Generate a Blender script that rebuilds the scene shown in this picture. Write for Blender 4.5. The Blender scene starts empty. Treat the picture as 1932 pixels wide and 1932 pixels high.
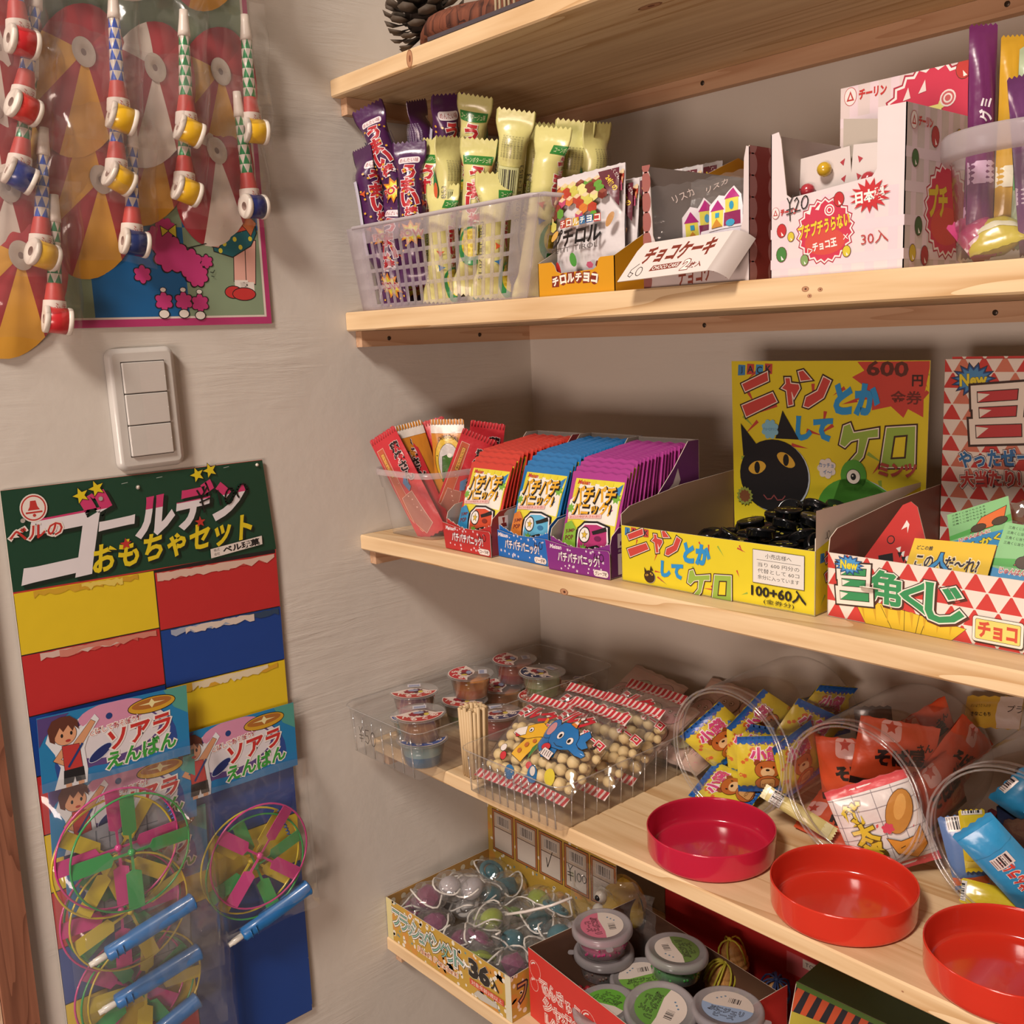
import bpy, bmesh, math, random
from mathutils import Vector, Matrix, geometry, noise
R_ = random.Random(7)
V = Vector
PI = math.pi
sc = bpy.context.scene
C = sc.collection
# ---------------------------------------------------------------- camera
cd = bpy.data.cameras.new('camera'); cam = bpy.data.objects.new('camera', cd); C.objects.link(cam)
cam.matrix_world = Matrix(((0.668, -0.0994, 0.7375, 1.022), (0.7431, 0.1424, -0.6539, -0.9512),
                           (-0.04, 0.9848, 0.169, 0.0685), (0, 0, 0, 1)))
cd.sensor_width = 36.0; cd.lens = 36.0 * 1934.0 / 1932.0; cd.clip_start = 0.02; cd.clip_end = 30
sc.camera = cam
# ---------------------------------------------------------------- light and exposure
w = bpy.data.worlds.new('room_ambience'); sc.world = w; w.use_nodes = True
bg = w.node_tree.nodes['Background']; bg.inputs[0].default_value = (0.86, 0.62, 0.52, 1); bg.inputs[1].default_value = 0.12
def area(name, loc, target, sx, sy, power, col):
    l = bpy.data.lights.new(name, 'AREA'); l.shape = 'RECTANGLE'; l.size = sx; l.size_y = sy; l.energy = power; l.color = col
    o = bpy.data.objects.new(name, l); C.objects.link(o); o.location = loc
    o.rotation_euler = (V(target) - V(loc)).to_track_quat('-Z', 'Y').to_euler(); return o
area('ceiling_lamp', (0.95, -2.55, 2.03), (0.3, -0.2, -0.1), 0.55, 0.55, 106, (1.0, 0.88, 0.78))
area('room_fill', (1.35, -2.6, -0.42), (0.45, -0.1, -0.1), 1.0, 0.5, 33, (1.0, 0.76, 0.64))  # warm fill added low in front to brighten the back wall; source unseen
area('doorway_light', (-1.25, -2.0, 0.0), (0.6, -0.2, -0.3), 0.45, 1.3, 9, (1.0, 0.95, 0.90))
sc.view_settings.view_transform = 'Standard'; sc.view_settings.look = 'None'
sc.view_settings.exposure = -0.07; sc.view_settings.gamma = 1.0; sc.view_settings.use_curve_mapping = False
sc.cycles.transparent_max_bounces = 32; sc.cycles.max_bounces = 7; sc.cycles.diffuse_bounces = 4; sc.cycles.glossy_bounces = 3; sc.cycles.transmission_bounces = 5; sc.cycles.adaptive_threshold = 0.02

# ---------------------------------------------------------------- materials
_M = {}
def lin(h):
    h = h.lstrip('#'); c = [int(h[i:i + 2], 16) / 255 for i in (0, 2, 4)]
    return tuple(x / 12.92 if x <= 0.04045 else ((x + 0.055) / 1.055) ** 2.4 for x in c) + (1,)
def newmat(name):
    m = bpy.data.materials.new(name); m.use_nodes = True; nt = m.node_tree
    b = nt.nodes.get('Principled BSDF'); return m, nt, b
def bump(nt, b, scale, strength, dist=0.001, detail=3, coord='Object', stretch=None):
    tc = nt.nodes.new('ShaderNodeTexCoord'); n = nt.nodes.new('ShaderNodeTexNoise')
    n.inputs['Scale'].default_value = scale; n.inputs['Detail'].default_value = detail
    if stretch:
        mp = nt.nodes.new('ShaderNodeMapping'); mp.inputs['Scale'].default_value = stretch
        nt.links.new(tc.outputs[coord], mp.inputs[0]); nt.links.new(mp.outputs[0], n.inputs['Vector'])
    else: nt.links.new(tc.outputs[coord], n.inputs['Vector'])
    bp = nt.nodes.new('ShaderNodeBump'); bp.inputs['Strength'].default_value = strength; bp.inputs['Distance'].default_value = dist
    nt.links.new(n.outputs['Fac'], bp.inputs['Height']); nt.links.new(bp.outputs[0], b.inputs['Normal']); return n
def P(h, rough=0.5, kind='paper', metal=0.0):
    """printed card / plastic / foil in one colour, with faint procedural variation"""
    k = (h, rough, kind, metal)
    if k in _M: return _M[k]
    m, nt, b = newmat(kind + '_' + h)
    b.inputs['Roughness'].default_value = rough; b.inputs['Metallic'].default_value = metal
    tc = nt.nodes.new('ShaderNodeTexCoord'); n = nt.nodes.new('ShaderNodeTexNoise'); n.inputs['Scale'].default_value = 60
    nt.links.new(tc.outputs['Object'], n.inputs['Vector'])
    mx = nt.nodes.new('ShaderNodeMix'); mx.data_type = 'RGBA'
    c = lin(h); mx.inputs[6].default_value = tuple(x * 0.93 for x in c[:3]) + (1,); mx.inputs[7].default_value = c
    nt.links.new(n.outputs['Fac'], mx.inputs[0]); nt.links.new(mx.outputs[2], b.inputs['Base Color'])
    if kind == 'foil':
        b.inputs['Coat Weight'].default_value = 0.5; b.inputs['Coat Roughness'].default_value = 0.15
        bp = nt.nodes.new('ShaderNodeBump'); bp.inputs['Strength'].default_value = 0.35; bp.inputs['Distance'].default_value = 0.002
        n2 = nt.nodes.new('ShaderNodeTexNoise'); n2.inputs['Scale'].default_value = 90; n2.inputs['Detail'].default_value = 2
        nt.links.new(tc.outputs['Object'], n2.inputs['Vector'])
        nt.links.new(n2.outputs['Fac'], bp.inputs['Height']); nt.links.new(bp.outputs[0], b.inputs['Normal'])
    elif kind == 'gloss':
        b.inputs['Coat Weight'].default_value = 0.4; b.inputs['Coat Roughness'].default_value = 0.08
    elif kind == 'jelly':
        b.inputs['Transmission Weight'].default_value = 0.08; b.inputs['Subsurface Weight'].default_value = 0.4; b.inputs['Subsurface Radius'].default_value = (0.004, 0.003, 0.002)
    _M[k] = m; return m
def film(name='clear_film', haze=0.05, rough=0.07, crinkle=0.6, scale=45, tint=(1, 1, 1), gain=1.0, dist=0.003):
    """thin clear plastic: see-through, with fresnel reflections on crinkles"""
    if name in _M: return _M[name]
    m, nt, b = newmat(name); nt.nodes.remove(b); out = nt.nodes['Material Output']
    tr = nt.nodes.new('ShaderNodeBsdfTransparent'); tr.inputs[0].default_value = tint + (1,)
    gl = nt.nodes.new('ShaderNodeBsdfGlossy'); gl.inputs['Roughness'].default_value = rough
    df = nt.nodes.new('ShaderNodeBsdfDiffuse'); df.inputs[0].default_value = tuple(0.8 * t for t in tint) + (1,)
    tc = nt.nodes.new('ShaderNodeTexCoord'); n = nt.nodes.new('ShaderNodeTexNoise'); n.inputs['Scale'].default_value = scale; n.inputs['Detail'].default_value = 2
    nt.links.new(tc.outputs['Object'], n.inputs['Vector'])
    bp = nt.nodes.new('ShaderNodeBump'); bp.inputs['Strength'].default_value = crinkle; bp.inputs['Distance'].default_value = dist
    nt.links.new(n.outputs['Fac'], bp.inputs['Height']); nt.links.new(bp.outputs[0], gl.inputs['Normal'])
    lw = nt.nodes.new('ShaderNodeLayerWeight'); lw.inputs[0].default_value = 0.5; nt.links.new(bp.outputs[0], lw.inputs['Normal'])
    pw = nt.nodes.new('ShaderNodeMath'); pw.operation = 'POWER'; pw.inputs[1].default_value = 4.5; nt.links.new(lw.outputs['Facing'], pw.inputs[0])
    mu = nt.nodes.new('ShaderNodeMath'); mu.operation = 'MULTIPLY_ADD'; mu.use_clamp = True; mu.inputs[1].default_value = 0.7 * gain; mu.inputs[2].default_value = 0.045 * gain
    nt.links.new(pw.outputs[0], mu.inputs[0])
    m1 = nt.nodes.new('ShaderNodeMixShader'); m1.inputs[0].default_value = haze
    nt.links.new(tr.outputs[0], m1.inputs[1]); nt.links.new(df.outputs[0], m1.inputs[2])
    m2 = nt.nodes.new('ShaderNodeMixShader'); nt.links.new(mu.outputs[0], m2.inputs[0])
    nt.links.new(m1.outputs[0], m2.inputs[1]); nt.links.new(gl.outputs[0], m2.inputs[2]); nt.links.new(m2.outputs[0], out.inputs[0])
    _M[name] = m; return m
def wood(name, c1, c2, axis='x', scale=1.0, rough=0.55):
    m, nt, b = newmat(name); b.inputs['Roughness'].default_value = rough; b.inputs['Specular IOR Level'].default_value = 0.3
    tc = nt.nodes.new('ShaderNodeTexCoord')
    def stretched(k, sc_, det, dist):
        mp = nt.nodes.new('ShaderNodeMapping'); a = 0.06 * k; q = k
        mp.inputs['Scale'].default_value = {'x': (a, q, q), 'y': (q, a, q), 'z': (q, q, a)}[axis]
        nt.links.new(tc.outputs['Object'], mp.inputs[0]); n = nt.nodes.new('ShaderNodeTexNoise')
        n.inputs['Scale'].default_value = sc_; n.inputs['Detail'].default_value = det; n.inputs['Distortion'].default_value = dist
        nt.links.new(mp.outputs[0], n.inputs['Vector']); return n.outputs['Fac']
    broad = stretched(14 * scale, 1.0, 2, 0.8); fine = stretched(90 * scale, 1.0, 3, 0.2)
    rg = nt.nodes.new('ShaderNodeMath'); rg.operation = 'MULTIPLY'; rg.inputs[1].default_value = 9.0; nt.links.new(broad, rg.inputs[0])
    sn = nt.nodes.new('ShaderNodeMath'); sn.operation = 'FRACT'; nt.links.new(rg.outputs[0], sn.inputs[0])
    pw = nt.nodes.new('ShaderNodeMath'); pw.operation = 'POWER'; pw.inputs[1].default_value = 4.0; nt.links.new(sn.outputs[0], pw.inputs[0])
    ad = nt.nodes.new('ShaderNodeMath'); ad.operation = 'MULTIPLY_ADD'; ad.inputs[1].default_value = 0.55; nt.links.new(pw.outputs[0], ad.inputs[0]); nt.links.new(fine, ad.inputs[2])
    cr = nt.nodes.new('ShaderNodeValToRGB'); cr.color_ramp.elements[0].color = lin(c2); cr.color_ramp.elements[1].color = lin(c1)
    cr.color_ramp.elements[0].position = 0.38; cr.color_ramp.elements[1].position = 1.05
    nt.links.new(ad.outputs[0], cr.inputs[0]); nt.links.new(cr.outputs[0], b.inputs['Base Color'])
    bp = nt.nodes.new('ShaderNodeBump'); bp.inputs['Strength'].default_value = 0.1; bp.inputs['Distance'].default_value = 0.0004
    nt.links.new(fine, bp.inputs['Height']); nt.links.new(bp.outputs[0], b.inputs['Normal'])
    return m

# ---------------------------------------------------------------- mesh builder
_text = {}
_tc = bpy.data.curves.new('lettering_source', 'FONT'); _to = bpy.data.objects.new('lettering_source', _tc)
_tc.resolution_u = 2
def glyphs(s, off=0.0):
    k = (s, round(off, 3))
    if k not in _text:
        _tc.body = s; _tc.offset = off
        me = _to.to_mesh()
        vs = [(v.co.x, v.co.y) for v in me.vertices]; me.calc_loop_triangles()
        fs = [tuple(t.vertices) for t in me.loop_triangles]
        _to.to_mesh_clear(); _text[k] = (vs, fs)
    return _text[k]
def bounds(vs):
    xs = [v[0] for v in vs]; ys = [v[1] for v in vs]; return min(xs), min(ys), max(xs), max(ys)
def frame(o, u, v):
    return V(o), V(u).normalized(), V(v).normalized()
def flat(fr):
    o, u, v = fr; n = u.cross(v)
    return lambda a, b, e=0.0: o + u * a + v * b + n * e
def star(cx, cy, r1, r2, n, rot=PI / 2, sy=1.0):
    return [(cx + (r1 if i % 2 == 0 else r2) * math.cos(rot + PI * i / n), cy + sy * (r1 if i % 2 == 0 else r2) * math.sin(rot + PI * i / n)) for i in range(2 * n)]
def ell(cx, cy, rx, ry, n=18, rot=0.0):
    c, s = math.cos(rot), math.sin(rot)
    return [(cx + rx * math.cos(2 * PI * i / n) * c - ry * math.sin(2 * PI * i / n) * s, cy + rx * math.cos(2 * PI * i / n) * s + ry * math.sin(2 * PI * i / n) * c) for i in range(n)]
def rrect(x0, y0, x1, y1, r, n=4):
    o = []
    for cx, cy, a in ((x1 - r, y1 - r, 0), (x0 + r, y1 - r, 90), (x0 + r, y0 + r, 180), (x1 - r, y0 + r, 270)):
        for i in range(n + 1):
            t = math.radians(a + 90 * i / n); o.append((cx + r * math.cos(t), cy + r * math.sin(t)))
    return o
def rect(x0, y0, x1, y1): return [(x0, y0), (x1, y0), (x1, y1), (x0, y1)]
class MB:
    def __init__(s): s.v = []; s.f = []; s.m = []; s.mats = []; s.sm = []
    def mi(s, m):
        if m not in s.mats: s.mats.append(m)
        return s.mats.index(m)
    def add(s, vs, fs, m, smooth=False):
        b = len(s.v); s.v += [tuple(v) for v in vs]; i = s.mi(m)
        for f in fs: s.f.append(tuple(b + k for k in f)); s.m.append(i); s.sm.append(smooth)
        return s
    def box(s, x0, y0, z0, x1, y1, z1, m):
        vs = [(x, y, z) for z in (z0, z1) for y in (y0, y1) for x in (x0, x1)]
        return s.add(vs, [(0, 2, 3, 1), (4, 5, 7, 6), (0, 1, 5, 4), (2, 6, 7, 3), (0, 4, 6, 2), (1, 3, 7, 5)], m)
    def slab(s, pts, fr, t, mf, mb=None, me=None):
        """card panel: outline in (u,v), front face at the frame, thickness going backwards"""
        F = flat(fr); n = len(pts)
        a = sum(pts[i][0] * pts[(i + 1) % n][1] - pts[(i + 1) % n][0] * pts[i][1] for i in range(n))
        if a < 0: pts = pts[::-1]
        tri = geometry.tessellate_polygon([[V((p[0], p[1], 0)) for p in pts]])
        def up(t3):
            x = [pts[k] for k in t3]; c = (x[1][0] - x[0][0]) * (x[2][1] - x[0][1]) - (x[1][1] - x[0][1]) * (x[2][0] - x[0][0])
            return tuple(t3) if c > 0 else tuple(t3)[::-1]
        tri = [up(t3) for t3 in tri]
        s.add([F(a, b) for a, b in pts], tri, mf)
        s.add([F(a, b, -t) for a, b in pts], [t3[::-1] for t3 in tri], mb or mf)
        s.add([F(a, b) for a, b in pts] + [F(a, b, -t) for a, b in pts], [(i, i + n, (i + 1) % n + n, (i + 1) % n) for i in range(n)], me or mf)
        return s
    def surf(s, fn, nu, nv, m, smooth=True, flip=False, wrap=False):
        vs = [fn(i / nu, j / nv) for j in range(nv + 1) for i in range(nu + 1)]
        fs = []
        for j in range(nv):
            for i in range(nu):
                a = j * (nu + 1) + i; q = (a, a + 1, a + nu + 2, a + nu + 1); fs.append(q[::-1] if flip else q)
        return s.add(vs, fs, m, smooth)
    def lathe(s, prof, m, n=32, o=(0, 0, 0), ax=(0, 0, 1), smooth=True, arc=(0, 2 * PI)):
        ax = V(ax).normalized(); u = ax.orthogonal().normalized(); v = ax.cross(u); o = V(o)
        full = abs(arc[1] - arc[0] - 2 * PI) < 1e-6; k = n if full else n + 1
        vs = [o + ax * h + (u * math.cos(arc[0] + (arc[1] - arc[0]) * i / n) + v * math.sin(arc[0] + (arc[1] - arc[0]) * i / n)) * r for r, h in prof for i in range(k)]
        fs = [(j * k + i, j * k + (i + 1) % k, (j + 1) * k + (i + 1) % k, (j + 1) * k + i) for j in range(len(prof) - 1) for i in range(n)]
        return s.add(vs, fs, m, smooth)
    def tube(s, path, r, m, n=8, cap=True, closed=False, smooth=True):
        path = [V(p) for p in path]; L = len(path); rs = r if isinstance(r, (list, tuple)) else [r] * L
        vs = []; prev = None
        for i, p in enumerate(path):
            t = (path[(i + 1) % L] - path[i - 1]) if closed else (path[min(i + 1, L - 1)] - path[max(i - 1, 0)])
            t.normalize(); u = (prev - t * prev.dot(t)) if prev is not None else t.orthogonal()
            if u.length < 1e-6: u = t.orthogonal()
            u.normalize(); prev = u; v = t.cross(u)
            vs += [p + (u * math.cos(2 * PI * k / n) + v * math.sin(2 * PI * k / n)) * rs[i] for k in range(n)]
        fs = [(j * n + k, j * n + (k + 1) % n, ((j + 1) % L) * n + (k + 1) % n, ((j + 1) % L) * n + k) for j in range(L if closed else L - 1) for k in range(n)]
        if cap and not closed: fs += [tuple(range(n))[::-1], tuple((L - 1) * n + k for k in range(n))]
        return s.add(vs, fs, m, smooth)
    def ball(s, c, r, m, nu=14, nv=9, sq=(1, 1, 1)):
        c = V(c)
        return s.surf(lambda a, b: c + V((r * sq[0] * math.sin(PI * b) * math.cos(2 * PI * a), r * sq[1] * math.sin(PI * b) * math.sin(2 * PI * a), -r * sq[2] * math.cos(PI * b))), nu, nv, m)
    def build(s, name, parent=None, mw=None):
        me = bpy.data.meshes.new(name); me.from_pydata(s.v, [], s.f)
        for m in s.mats: me.materials.append(m)
        me.polygons.foreach_set('material_index', s.m); me.polygons.foreach_set('use_smooth', s.sm); me.validate(); me.update()
        o = bpy.data.objects.new(name, me); C.objects.link(o)
        if parent is not None: o.parent = parent
        if mw is not None: o.matrix_world = mw
        return o
class Ink:
    """flat print laid on a surface: every call is one more layer of ink"""
    def __init__(s, mb, F, eps=0.00002, maxe=None, rough=0.5, kind='paper', base=0.00004, clip=None):
        s.clip = clip; s.mb = mb; s.F = F if callable(F) else flat(F); s.e = base; s.eps = eps; s.maxe = maxe; s.rough = rough; s.kind = kind
    def _put(s, vs, fs, col):
        m = col if not isinstance(col, str) else P(col, s.rough, s.kind)
        if s.clip and vs:
            x0, y0, x1, y1 = s.clip; nv, nf = [], []
            for t in fs:
                q = [tuple(vs[k][:2]) for k in t]
                for ax, lim, sg in ((0, x0, 1), (0, x1, -1), (1, y0, 1), (1, y1, -1)):
                    o = []
                    for a, b in zip(q, q[1:] + q[:1]):
                        da, db = (a[ax] - lim) * sg, (b[ax] - lim) * sg
                        if da >= 0: o.append(a)
                        if (da > 0 and db < 0) or (da < 0 and db > 0): r = da / (da - db); o.append((a[0] + (b[0] - a[0]) * r, a[1] + (b[1] - a[1]) * r))
                    q = o
                    if len(q) < 3: break
                for k in range(1, len(q) - 1):
                    nf.append((len(nv), len(nv) + k, len(nv) + k + 1))
                if len(q) > 2: nv += q
            vs, fs = nv, nf
        if s.maxe:
            vs = list(vs); st = list(fs); fs = []; cache = {}
            while st:
                t = st.pop(); ls = [((vs[t[i]][0] - vs[t[(i + 1) % 3]][0]) ** 2 + (vs[t[i]][1] - vs[t[(i + 1) % 3]][1]) ** 2, i) for i in range(3)]
                l, i = max(ls)
                if l <= s.maxe ** 2: fs.append(t); continue
                a, b, c = t[i], t[(i + 1) % 3], t[(i + 2) % 3]; k = (min(a, b), max(a, b))
                if k not in cache: cache[k] = len(vs); vs.append(((vs[a][0] + vs[b][0]) / 2, (vs[a][1] + vs[b][1]) / 2))
                d = cache[k]; st += [(a, d, c), (d, b, c)]
        s.mb.add([s.F(a, b, s.e) for a, b in vs], fs, m, s.maxe is not None)
        s.e += s.eps
        return s
    def poly(s, pts, col, line=None, lw=0.0):
        if line: s.poly(grow(pts, lw), line)
        tri = geometry.tessellate_polygon([[V((p[0], p[1], 0)) for p in pts]])
        out = []
        for t in tri:
            x = [pts[k] for k in t]; c = (x[1][0] - x[0][0]) * (x[2][1] - x[0][1]) - (x[1][1] - x[0][1]) * (x[2][0] - x[0][0])
            out.append(tuple(t) if c > 0 else tuple(t)[::-1])
        return s._put(pts, out, col)
    def polys(s, lst, col):
        vs = []; fs = []
        for pts in lst:
            b = len(vs); vs += pts
            for t in geometry.tessellate_polygon([[V((p[0], p[1], 0)) for p in pts]]):
                x = [pts[k] for k in t]; c = (x[1][0] - x[0][0]) * (x[2][1] - x[0][1]) - (x[1][1] - x[0][1]) * (x[2][0] - x[0][0])
                t = tuple(b + k for k in t); fs.append(t if c > 0 else t[::-1])
        return s._put(vs, fs, col)
    def line(s, pts, w, col):
        q = []
        for a, b in zip(pts, pts[1:]):
            dx, dy = b[0] - a[0], b[1] - a[1]; l = math.hypot(dx, dy) or 1e-9; nx, ny = -dy / l * w / 2, dx / l * w / 2
            ex, ey = dx / l * w * 0.3, dy / l * w * 0.3
            q.append([(a[0] + nx - ex, a[1] + ny - ey), (a[0] - nx - ex, a[1] - ny - ey), (b[0] - nx + ex, b[1] - ny + ey), (b[0] + nx + ex, b[1] + ny + ey)])
        return s.polys(q, col)
    def text(s, t, x, y, h, col, w=None, rot=0, shear=0.0, outs=(), bold=0.02, mid=True, arc=0.0):
        """one line of lettering centred on x,y: glyph box height h, optional total width w, outlines [(width, colour)]"""
        b0 = bounds(glyphs(t, 0)[0]); H = max(b0[3] - b0[1], 0.3 if t in '-ー一' else 1e-6); W = b0[2] - b0[0]
        sy = h / H; sx = (w / W) if w else sy; c, sn = math.cos(math.radians(rot)), math.sin(math.radians(rot))
        cx, cy = (b0[0] + b0[2]) / 2, (b0[1] + b0[3]) / 2
        for off, cc in list(outs) + [(bold, col)]:
            vs, fs = glyphs(t, off); q = []
            for a, b in vs:
                a = (a - cx) * sx if mid else (a - b0[0]) * sx; b = (b - cy) * sy; a += shear * b
                b += arc * (1 - (2 * a / (W * sx)) ** 2) if arc else 0
                q.append((x + a * c - b * sn, y + a * sn + b * c))
            s._put(q, fs, cc)
        return s
    def bars(s, x0, y0, x1, y1, col='#222222', n=24, bgc='#e8e4e0', seed=3):
        s.poly(rect(x0, y0, x1, y1), bgc); rr = random.Random(seed); q = []; wd = (x1 - x0) * 0.9 / n; x = x0 + (x1 - x0) * 0.05
        for i in range(n):
            if i % 2 == 0 or rr.random() < 0.25: q.append(rect(x, y0 + (y1 - y0) * 0.12, x + wd * rr.choice((0.45, 0.7, 1.0)), y1 - (y1 - y0) * 0.08))
            x += wd
        return s.polys(q, col)
def grow(pts, d):
    n = len(pts); a = sum(pts[i][0] * pts[(i + 1) % n][1] - pts[(i + 1) % n][0] * pts[i][1] for i in range(n)); sg = 1 if a > 0 else -1
    o = []
    for i in range(n):
        p0, p1, p2 = pts[i - 1], pts[i], pts[(i + 1) % n]
        def nn(a, b):
            l = math.hypot(b[0] - a[0], b[1] - a[1]) or 1e-9; return ((b[1] - a[1]) / l, -(b[0] - a[0]) / l)
        n1, n2 = nn(p0, p1), nn(p1, p2); mx, my = n1[0] + n2[0], n1[1] + n2[1]; l = math.hypot(mx, my)
        if l < 0.35: mx, my, k = n1[0], n1[1], 1.0
        else: mx, my = mx / l, my / l; k = min(2.0, 1 / max(0.3, mx * n1[0] + my * n1[1]))
        o.append((p1[0] + mx * d * k * sg, p1[1] + my * d * k * sg))
    return o
# ---------------------------------------------------------------- objects
def tag(o, label=None, cat=None, group=None, kind=None):
    if label: o['label'] = label
    if cat: o['category'] = cat
    if group: o['group'] = group
    if kind: o['kind'] = kind
    return o
def thing(name, label, cat, loc=(0, 0, 0), rz=0.0, group=None, mw=None):
    o = bpy.data.objects.new(name, None); C.objects.link(o); o.empty_display_size = 0.02
    o.location = loc; o.rotation_euler = (0, 0, rz)
    if mw is not None: o.matrix_world = mw
    return tag(o, label, cat, group)
_kids = {}
def copy_tree(o, label, parent=None, mw=None):
    c = o.copy(); C.objects.link(c)
    if parent is not None: c.parent = parent
    if label: c['label'] = label
    if mw is not None: c.matrix_world = mw
    for ch in [x for x in o.children]: copy_tree(ch, None, c)
    return c
def mat4(o, u, v):
    """matrix whose x runs along u, y along v (made square), origin o"""
    u = V(u).normalized(); v = V(v); v = (v - u * v.dot(u)).normalized(); n = u.cross(v)
    m = Matrix((u, v, n)).transposed().to_4x4(); m.translation = V(o); return m
def stand(base, top, yaw, roll=0.0):
    """matrix for a flat thing whose local y runs base->top and whose face (local z) looks towards yaw (radians, 0 = -y)"""
    v = (V(top) - V(base)).normalized(); n = V((math.sin(yaw), -math.cos(yaw), 0)); n = (n - v * n.dot(v)).normalized(); u = v.cross(n)
    m = Matrix((u, v, n)).transposed().to_4x4(); m.translation = V(base); return m
CLEAR = film()
# ================================================================ the room
Z = [0.3568, 0.1029, -0.158, -0.4148, -0.6833]     # shelf tops
T = [0.019, 0.0215, 0.018, 0.0163, 0.018]
D = 0.289
def plaster(name, base):
    m, nt, b = newmat(name); b.inputs['Roughness'].default_value = 0.9; b.inputs['Specular IOR Level'].default_value = 0.15
    b.inputs['Base Color'].default_value = lin(base)
    tc = nt.nodes.new('ShaderNodeTexCoord'); mp = nt.nodes.new('ShaderNodeMapping'); mp.inputs['Scale'].default_value = (2.2, 2.2, 26)
    nt.links.new(tc.outputs['Object'], mp.inputs[0])
    n1 = nt.nodes.new('ShaderNodeTexNoise'); n1.inputs['Scale'].default_value = 3.0; n1.inputs['Detail'].default_value = 5; n1.inputs['Roughness'].default_value = 0.62; n1.inputs['Distortion'].default_value = 0.5
    nt.links.new(mp.outputs[0], n1.inputs['Vector'])
    n2 = nt.nodes.new('ShaderNodeTexNoise'); n2.inputs['Scale'].default_value = 4.5; nt.links.new(tc.outputs['Object'], n2.inputs['Vector'])
    cr = nt.nodes.new('ShaderNodeValToRGB'); cr.color_ramp.elements[0].position = 0.46; cr.color_ramp.elements[1].position = 0.72
    nt.links.new(n2.outputs['Fac'], cr.inputs[0])
    mu = nt.nodes.new('ShaderNodeMath'); mu.operation = 'MULTIPLY'; nt.links.new(n1.outputs['Fac'], mu.inputs[0]); nt.links.new(cr.outputs[0], mu.inputs[1])
    n3 = nt.nodes.new('ShaderNodeTexNoise'); n3.inputs['Scale'].default_value = 55; n3.inputs['Detail'].default_value = 3; nt.links.new(tc.outputs['Object'], n3.inputs['Vector'])
    ad = nt.nodes.new('ShaderNodeMath'); ad.operation = 'MULTIPLY_ADD'; ad.inputs[1].default_value = 0.12
    nt.links.new(n3.outputs['Fac'], ad.inputs[0]); nt.links.new(mu.outputs[0], ad.inputs[2])
    bp = nt.nodes.new('ShaderNodeBump'); bp.inputs['Strength'].default_value = 0.8; bp.inputs['Distance'].default_value = 0.0036
    nt.links.new(ad.outputs[0], bp.inputs['Height']); nt.links.new(bp.outputs[0], b.inputs['Normal'])
    return m
PL = plaster('brushed_plaster', '#cbc5bc')
tag(MB().box(-0.08, -0.735, -1.5, 0, 0.08, 1.3, PL).build('wall_left'), kind='structure')
tag(MB().box(0, 0, -1.5, 1.7, 0.08, 1.3, PL).build('wall_back'), kind='structure')
DW = wood('reddish_door_wood', '#6e4534', '#93614a', 'z', 1.5)
tag(MB().box(-0.08, -0.7365, -1.5, 0.008, -0.7055, 1.3, DW).build('trim_1'), kind='structure')
LW = wood('pale_jamb_wood', '#caa98c', '#e0c4a6', 'z', 1.0)
tag(MB().box(-0.08, -0.80, -1.5, 0.001, -0.737, 1.3, LW).build('trim_2'), kind='structure')
PINE = wood('knotty_pine', '#c09a6c', '#dfc39a', 'x', 1.0, 0.5)
PINE2 = wood('pine_end', '#b98c62', '#d8b68c', 'y', 1.3, 0.5)
BAT = wood('batten_wood', '#b08868', '#c39f80', 'x', 1.2, 0.6)
BATY = wood('batten_wood_side', '#b08868', '#c39f80', 'y', 1.2, 0.6)
KNOT = P('#7d4a30', 0.6); KNOT2 = P('#5a3423', 0.6); SCREW = P('#4a4038', 0.4, 'paper', 0.7)
XR = 1.45
names = ['topmost pine shelf carrying the pine cone slab', 'second pine shelf from the top, holding snack basket and white cartons',
         'middle pine shelf carrying the cat mint box and popping candy boxes', 'fourth pine shelf holding clear trays, jars and red lids',
         'lowest pine shelf with the jewel ring toy box']
for i in range(5):
    s = thing('wall_shelf', names[i], 'shelf', (0, -D, Z[i] - T[i]))
    b = MB(); x0, x1, y0, y1, z0, z1 = 0.0005, XR, 0, D - 0.0005, 0, T[i]; c = 0.0016
    prof = [(y0 + c, z0), (y0, z0 + c), (y0, z1 - c), (y0 + c, z1), (y1, z1), (y1, z0)]
    b.add([(x0, y, z) for y, z in prof] + [(x1, y, z) for y, z in prof], [(k, k + 6, (k + 1) % 6 + 6, (k + 1) % 6) for k in range(6)][::1] + [(0, 1, 2, 3, 4, 5), (11, 10, 9, 8, 7, 6)], PINE)
    b.build('board', s)
    bz = Z[i] - T[i]
    MB().box(0.0005, 0.012, -0.0185, 0.0125, D - 0.0005, -0.0003, BATY).build('side_batten', s)
    MB().box(0.0127, D - 0.0125, -0.0185, XR, D - 0.0005, -0.0003, BAT).build('back_batten', s)
    for (sx, sy, ax) in ((0.0127, 0.05, (1, 0, 0)), (0.0127, 0.19, (1, 0, 0)), (0.30, D - 0.0127, (0, -1, 0)), (0.62, D - 0.0127, (0, -1, 0))):
        MB().lathe([(0, 0.0004), (0.0022, 0.0006), (0.0026, 0)], SCREW, 12, (sx, sy, -0.0095), ax).build('screw', s)
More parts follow.
